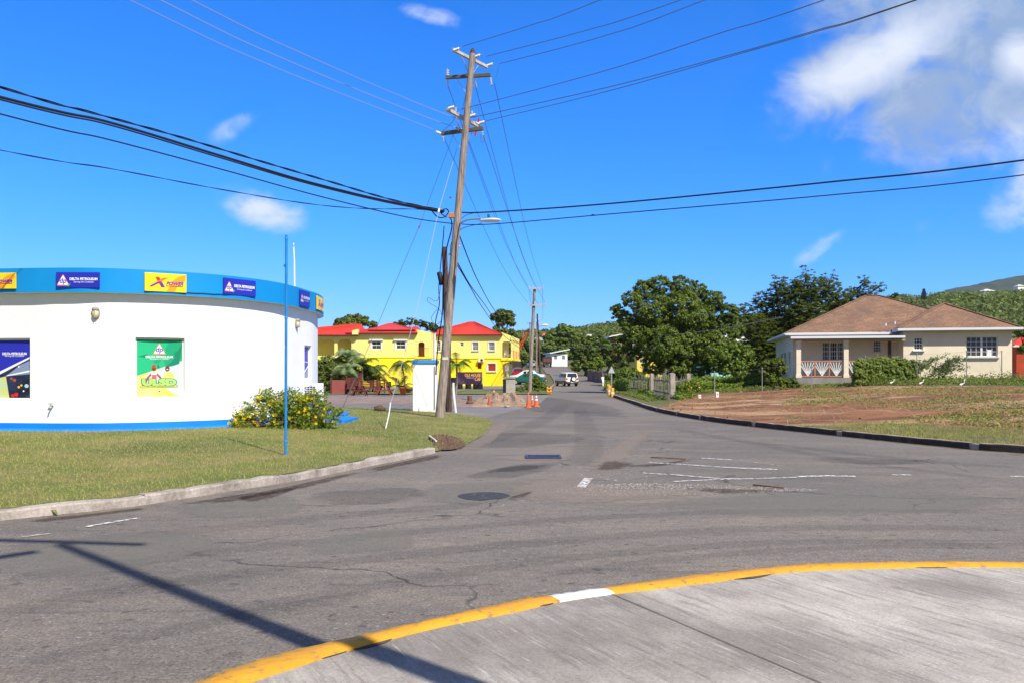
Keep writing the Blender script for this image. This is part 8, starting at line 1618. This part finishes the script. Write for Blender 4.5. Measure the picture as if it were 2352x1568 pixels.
# woodland on the hills, far mountain
def woodland():
    r = np.random.default_rng(70); n = 6600; px = np.concatenate([r.uniform(1150, 1760, 2600), r.uniform(1900, 2900, 2600), r.uniform(2080, 3400, 1400)]); Y = np.concatenate([235+(r.random(5200)**.8)*200, r.uniform(120, 240, 1400)]); X = (px-CX)/F*Y; keep = ~((px < 1345) & (Y < 262) & (px > 1225)); X, Y, px = X[keep], Y[keep], px[keep]; Z = hgt(X, Y)
    P = []; Nn = []; S = []
    R = r.uniform(1.6, 3.8, len(X)); k = 30
    d = r.normal(size=(len(X), k, 3)); d[:, :, 2] = np.abs(d[:, :, 2])*.9; d /= np.linalg.norm(d, axis=2, keepdims=True); C_ = np.stack([X, Y, Z+R*.5], 1); P = (C_[:, None, :]+d*R[:, None, None]*np.array([1.1, 1.1, .95])*(.75+.3*r.random((len(X), k, 1)))).reshape(-1, 3); Nn = (d+r.normal(size=d.shape)*.35).reshape(-1, 3); Nn /= np.linalg.norm(Nn, axis=1, keepdims=True)
    o = leaf_mesh('woodland', P, Nn, 1.15*(.5+r.random(len(P))), [L_MID, L_OLV, L_DARK, LM('leaf_hill', (.11, .15, .03), (.17, .2, .04), (.05, .09, .02), .03)], r, None, .75); props(o, 'continuous scrub woodland covering the green hillsides behind the street', 'woodland', kind='stuff')
woodland()
def mountain():
    Y = 1600; pts = [(1900, 745), (2000, 715), (2080, 696), (2133, 679), (2154, 671), (2197, 661), (2235, 655), (2266, 649), (2296, 642), (2341, 634), (2400, 626), (2500, 605), (2700, 585), (2900, 600), (3200, 660), (3500, 760)]; xs = np.linspace(1880, 3500, 220); r = np.random.default_rng(2); py = np.interp(xs, [p[0] for p in pts], [p[1] for p in pts]); nz = np.convolve(r.normal(size=230), np.ones(6)/6, 'same')[:220]*1.2+r.normal(size=220)*.35; V = []; rows = 26
    for j in range(rows):
        t = j/(rows-1); yy = Y-1000*(1-t)
        for i, x in enumerate(xs): top = CH+(HZ-py[i]+nz[i]*t)/F*Y; X = (x-CX)/F*Y; V.append((X*(.9+.1*t)+r.normal()*2, yy+r.normal()*3, max(0, top*(t**1.25)*(1+.06*math.sin(i*.35+j*.5)*(1-t))+r.normal()*1.2*(t < 1)+math.sin(i*.21)*10*(1-t)*t)))
    n = len(xs); V += [((x-CX)/F*Y*1.1, Y+900, 0) for x in xs]; Fc = [(j*n+i, j*n+i+1, (j+1)*n+i+1, (j+1)*n+i) for j in range(rows) for i in range(n-1)]; b = MB(); b.add(V, Fc, mat('mountain_scrub', (.028, .05, .032), .95, (.048, .07, .036), .02, 9, (.4, .6), .8, .05, col3=(.022, .038, .028), scale3=.006), True); o = b.build('mountain', origin=(0, 0, 0)); o['kind'] = 'structure'
mountain()
for px_, py_, Y_, lb in ((2266, 674, 420, 'tiny white house roof on the wooded ridge, right of the pine'), (2341, 661, 600, 'tiny pale house high on the mountain foot at the right edge')):
    q = A(px_, py_, Y_); r = thing('hill_house', lb, 'house', (q.x, q.y, q.z-3)); b = MB(); b.box((0, 0, 2.2), (5, 5, 3.6), M_WHW); b.build('wall', r); hip(r, -3, 3, -3, 3, 4.0, -.5, .5, 0, 5.2, M_PINKR, M_FR)
# palms
L_PALM = LM('leaf_palm', (.06, .13, .02), (.13, .20, .035)); L_PALMS = LM('leaf_palm_silver', (.19, .28, .09), (.32, .40, .20)); L_PALMY = LM('leaf_palm_yellow', (.30, .28, .03), (.22, .26, .03)); M_PTR = mat('palm_trunk', (.30, .25, .19), .9, (.2, .16, .12), 8, stretch=(1, 1, 6))
def fronds(c, n, L, m, r, root, droop=.9, up=.55, wleaf=.05, name='crown', seg=9, lr=.34):
    b = MB()
    for k in range(n):
        t = 2*math.pi*(k+r.uniform(-.3, .3))/n; e = up*r.uniform(.3, 1.5); d = Vector((math.cos(t), math.sin(t), 0)); Q = []
        for i in range(seg+1):
            s = i/seg; Q.append(c+d*(L*s*(1-.18*s))+Vector((0, 0, L*(e*s-droop*s*s))))
        b.tube(Q, [.012*L*(1-.8*i/seg)+.003 for i in range(seg+1)], m, 4, False)
        for i in range(1, seg+1):
            for h in (0, .5):
                p = Q[i-1].lerp(Q[i], h); tt = (Q[i]-Q[i-1]).normalized(); sd = tt.cross(Vector((0, 0, 1))).normalized(); ll = L*lr*math.sin(math.pi*min(.12+.85*(i+h)/(seg+1), 1))**.7
                for sg in (-1, 1): tip = p+sd*sg*ll*.8+tt*ll*.5-Vector((0, 0, ll*.35)); b.add([p-tt*wleaf*L*.5, p+tt*wleaf*L*.5, tip], [(0, 1, 2)], m)
    return b.build(name, root, world=True, fix=False)
def palm(name, label, base, top, n, L, m, seed, tr=.08, **kw):
    r = np.random.default_rng(seed); root = thing(name, label, 'palm', base, 0, kw.pop('group', None)); b = MB(); b.tube(catmull([base, base.lerp(top, .5)+Vector((.05, 0, 0)), top], 5), [tr*(1.1-.35*i/10) for i in range(11)], M_PTR, 10); b.build('trunk', root, world=True); fronds(top, n, L, m, r, root, **kw); return root
Yp = pq.y; palm('potted_palm', 'slender palm growing from the terracotta pot in front of the yellow stair', Vector((pq.x+.15, Yp, .5)), A(923, 838, Yp), 15, 1.25, L_PALM, 1, .055, droop=1.05, up=.75)
sb = thing('potted_palm', 'yellowing young palm fronds in the same row, just left of the slender trunk', 'palm', Vector((pq.x-.25, Yp+.1, .5))); fronds(Vector((pq.x-.15, Yp+.1, .6)), 10, 1.15, L_PALMY, np.random.default_rng(2), sb, .7, 1.2)
q = G(1047, 920); q.z = 0; palm('young_palm', 'young palm with bright fronds right of the leaning poles, before the cafe sign', T(1045, 47), A(1049, 838, 47), 13, 1.15, LM('leaf_palm_bright', (.10, .22, .02), (.18, .30, .03)), 3, .07, droop=.85, up=1.0)
rr_ = random.Random(8)
for i, (px_, py_, Y_, L, m, lb) in enumerate(((808, 820, 66, 1.7, L_PALMS, 'tall silvery palm at the middle of the terrace planting'), (776, 828, 67, 1.7, L_PALM, 'palm at the left of the terrace planting'), (832, 838, 66, 1.7, L_PALM, 'palm with bent fronds above the long bench'), (795, 850, 64, 1.6, L_PALMS, 'low silvery palm behind the slatted bench'), (858, 850, 68, 1.6, L_PALM, 'palm at the right side of the terrace planting'), (872, 866, 67, 1.1, L_PALMY, 'small yellow palm beside the fence by the picnic table'), (748, 848, 68, 1.5, L_PALM, 'palm next to the right end of the white shop'), (797, 812, 70, 1.3, L_PALMS, 'highest silvery palm fronds below the arched gallery'))):
    palm('garden_palm', lb, T(px_+rr_.uniform(-3, 3), Y_), A(px_, py_, Y_), 15, L, m, 10+i, .08, droop=.95, up=.8, group='palms on the terrace')
for i, (bx, bl, m, lb) in enumerate(((752, [(735, 840, 16), (750, 828, 14), (765, 845, 18), (742, 862, 18), (768, 868, 16), (735, 885, 14), (755, 886, 14)], [L_DARK, L_OLV], 'dark leafy bush filling the left of the terrace beside the shop'), (800, [(790, 862, 14), (812, 858, 14), (802, 845, 14), (820, 868, 10)], [L_OLV, L_MID], 'leafy bush under the silvery palms'), (850, [(838, 858, 14), (855, 852, 14), (866, 862, 10), (848, 868, 10)], [L_LITE, L_OLV], 'yellow-green bush at the right of the palms'))):
    tree('garden_bush', lb, T(bx, 65+i), bl, m, 90+i, 260, 20, .16, .06, cs=.32, inner=.3, cat='bush', group='bushes on the terrace', limbs=4)
tree('roadside_shrub', 'leafy green shrub around the foot of the grey pole with pale crossarms', T(1236, 68), [(1215, 885, 10), (1228, 878, 13), (1243, 884, 12), (1255, 893, 9), (1235, 892, 13), (1220, 895, 10), (1232, 868, 8)], [L_MID, L_DARK], 95, 330, 22, .13, .05, cs=.4, inner=.25, cat='shrub', limbs=7)
tree('roadside_shrub', 'small pale shrub left of the leafy one by the block pillar', T(1196, 66), [(1190, 893, 6), (1200, 891, 6), (1196, 897, 6)], [L_OLV, L_LITE], 96, 80, 18, .11, .03, cs=.4, inner=.2, cat='shrub', limbs=3)
tree('roadside_shrub', 'grey-green shrub between the terracotta pots and the kiosk', T(944, 66), [(938, 898, 6), (946, 895, 6)], [L_OLV, L_DARK], 97, 80, 18, .10, .03, cs=.4, inner=.2, cat='shrub', limbs=3)
tree('edge_shrub', 'bluish-green shrub top beside the red hut at the right edge', T(2365, 54), [(2345, 765, 10), (2352, 752, 14), (2365, 770, 16), (2350, 800, 12), (2362, 790, 14)], [L_DARK, L_MID], 98, 260, 20, .18, .08, cs=.32, inner=.3, cat='shrub', limbs=4)
tree('mound_bush', 'rounded mass of creepers behind the road sign', T(1415, 80), [(1400, 865, 10), (1415, 858, 12), (1435, 855, 13), (1455, 856, 13), (1425, 870, 14), (1445, 872, 14), (1398, 880, 8), (1470, 862, 10)], [L_LITE, L_MID], 99, 600, 22, .16, .05, cs=.34, inner=.55, cat='bush', limbs=4)

# ---------------------------------------------------------------- thin air haze over the whole place
def haze():
    b = MB(); m = bpy.data.materials.new('haze_air'); m.use_nodes = True; nt = m.node_tree; nt.nodes.clear(); o = nt.nodes.new('ShaderNodeOutputMaterial'); v = nt.nodes.new('ShaderNodeVolumePrincipled')
    v.inputs['Density'].default_value = .00008; v.inputs['Color'].default_value = (.85, .93, 1, 1); v.inputs['Anisotropy'].default_value = .2; nt.links.new(v.outputs[0], o.inputs['Volume'])
    b.box((0, 1170, 95), (5200, 3740, 330), m); h = b.build('haze', origin=(0, 0, 0)); h['kind'] = 'stuff'; h['label'] = 'thin blue haze over the distant hills'; h['category'] = 'haze'
haze()
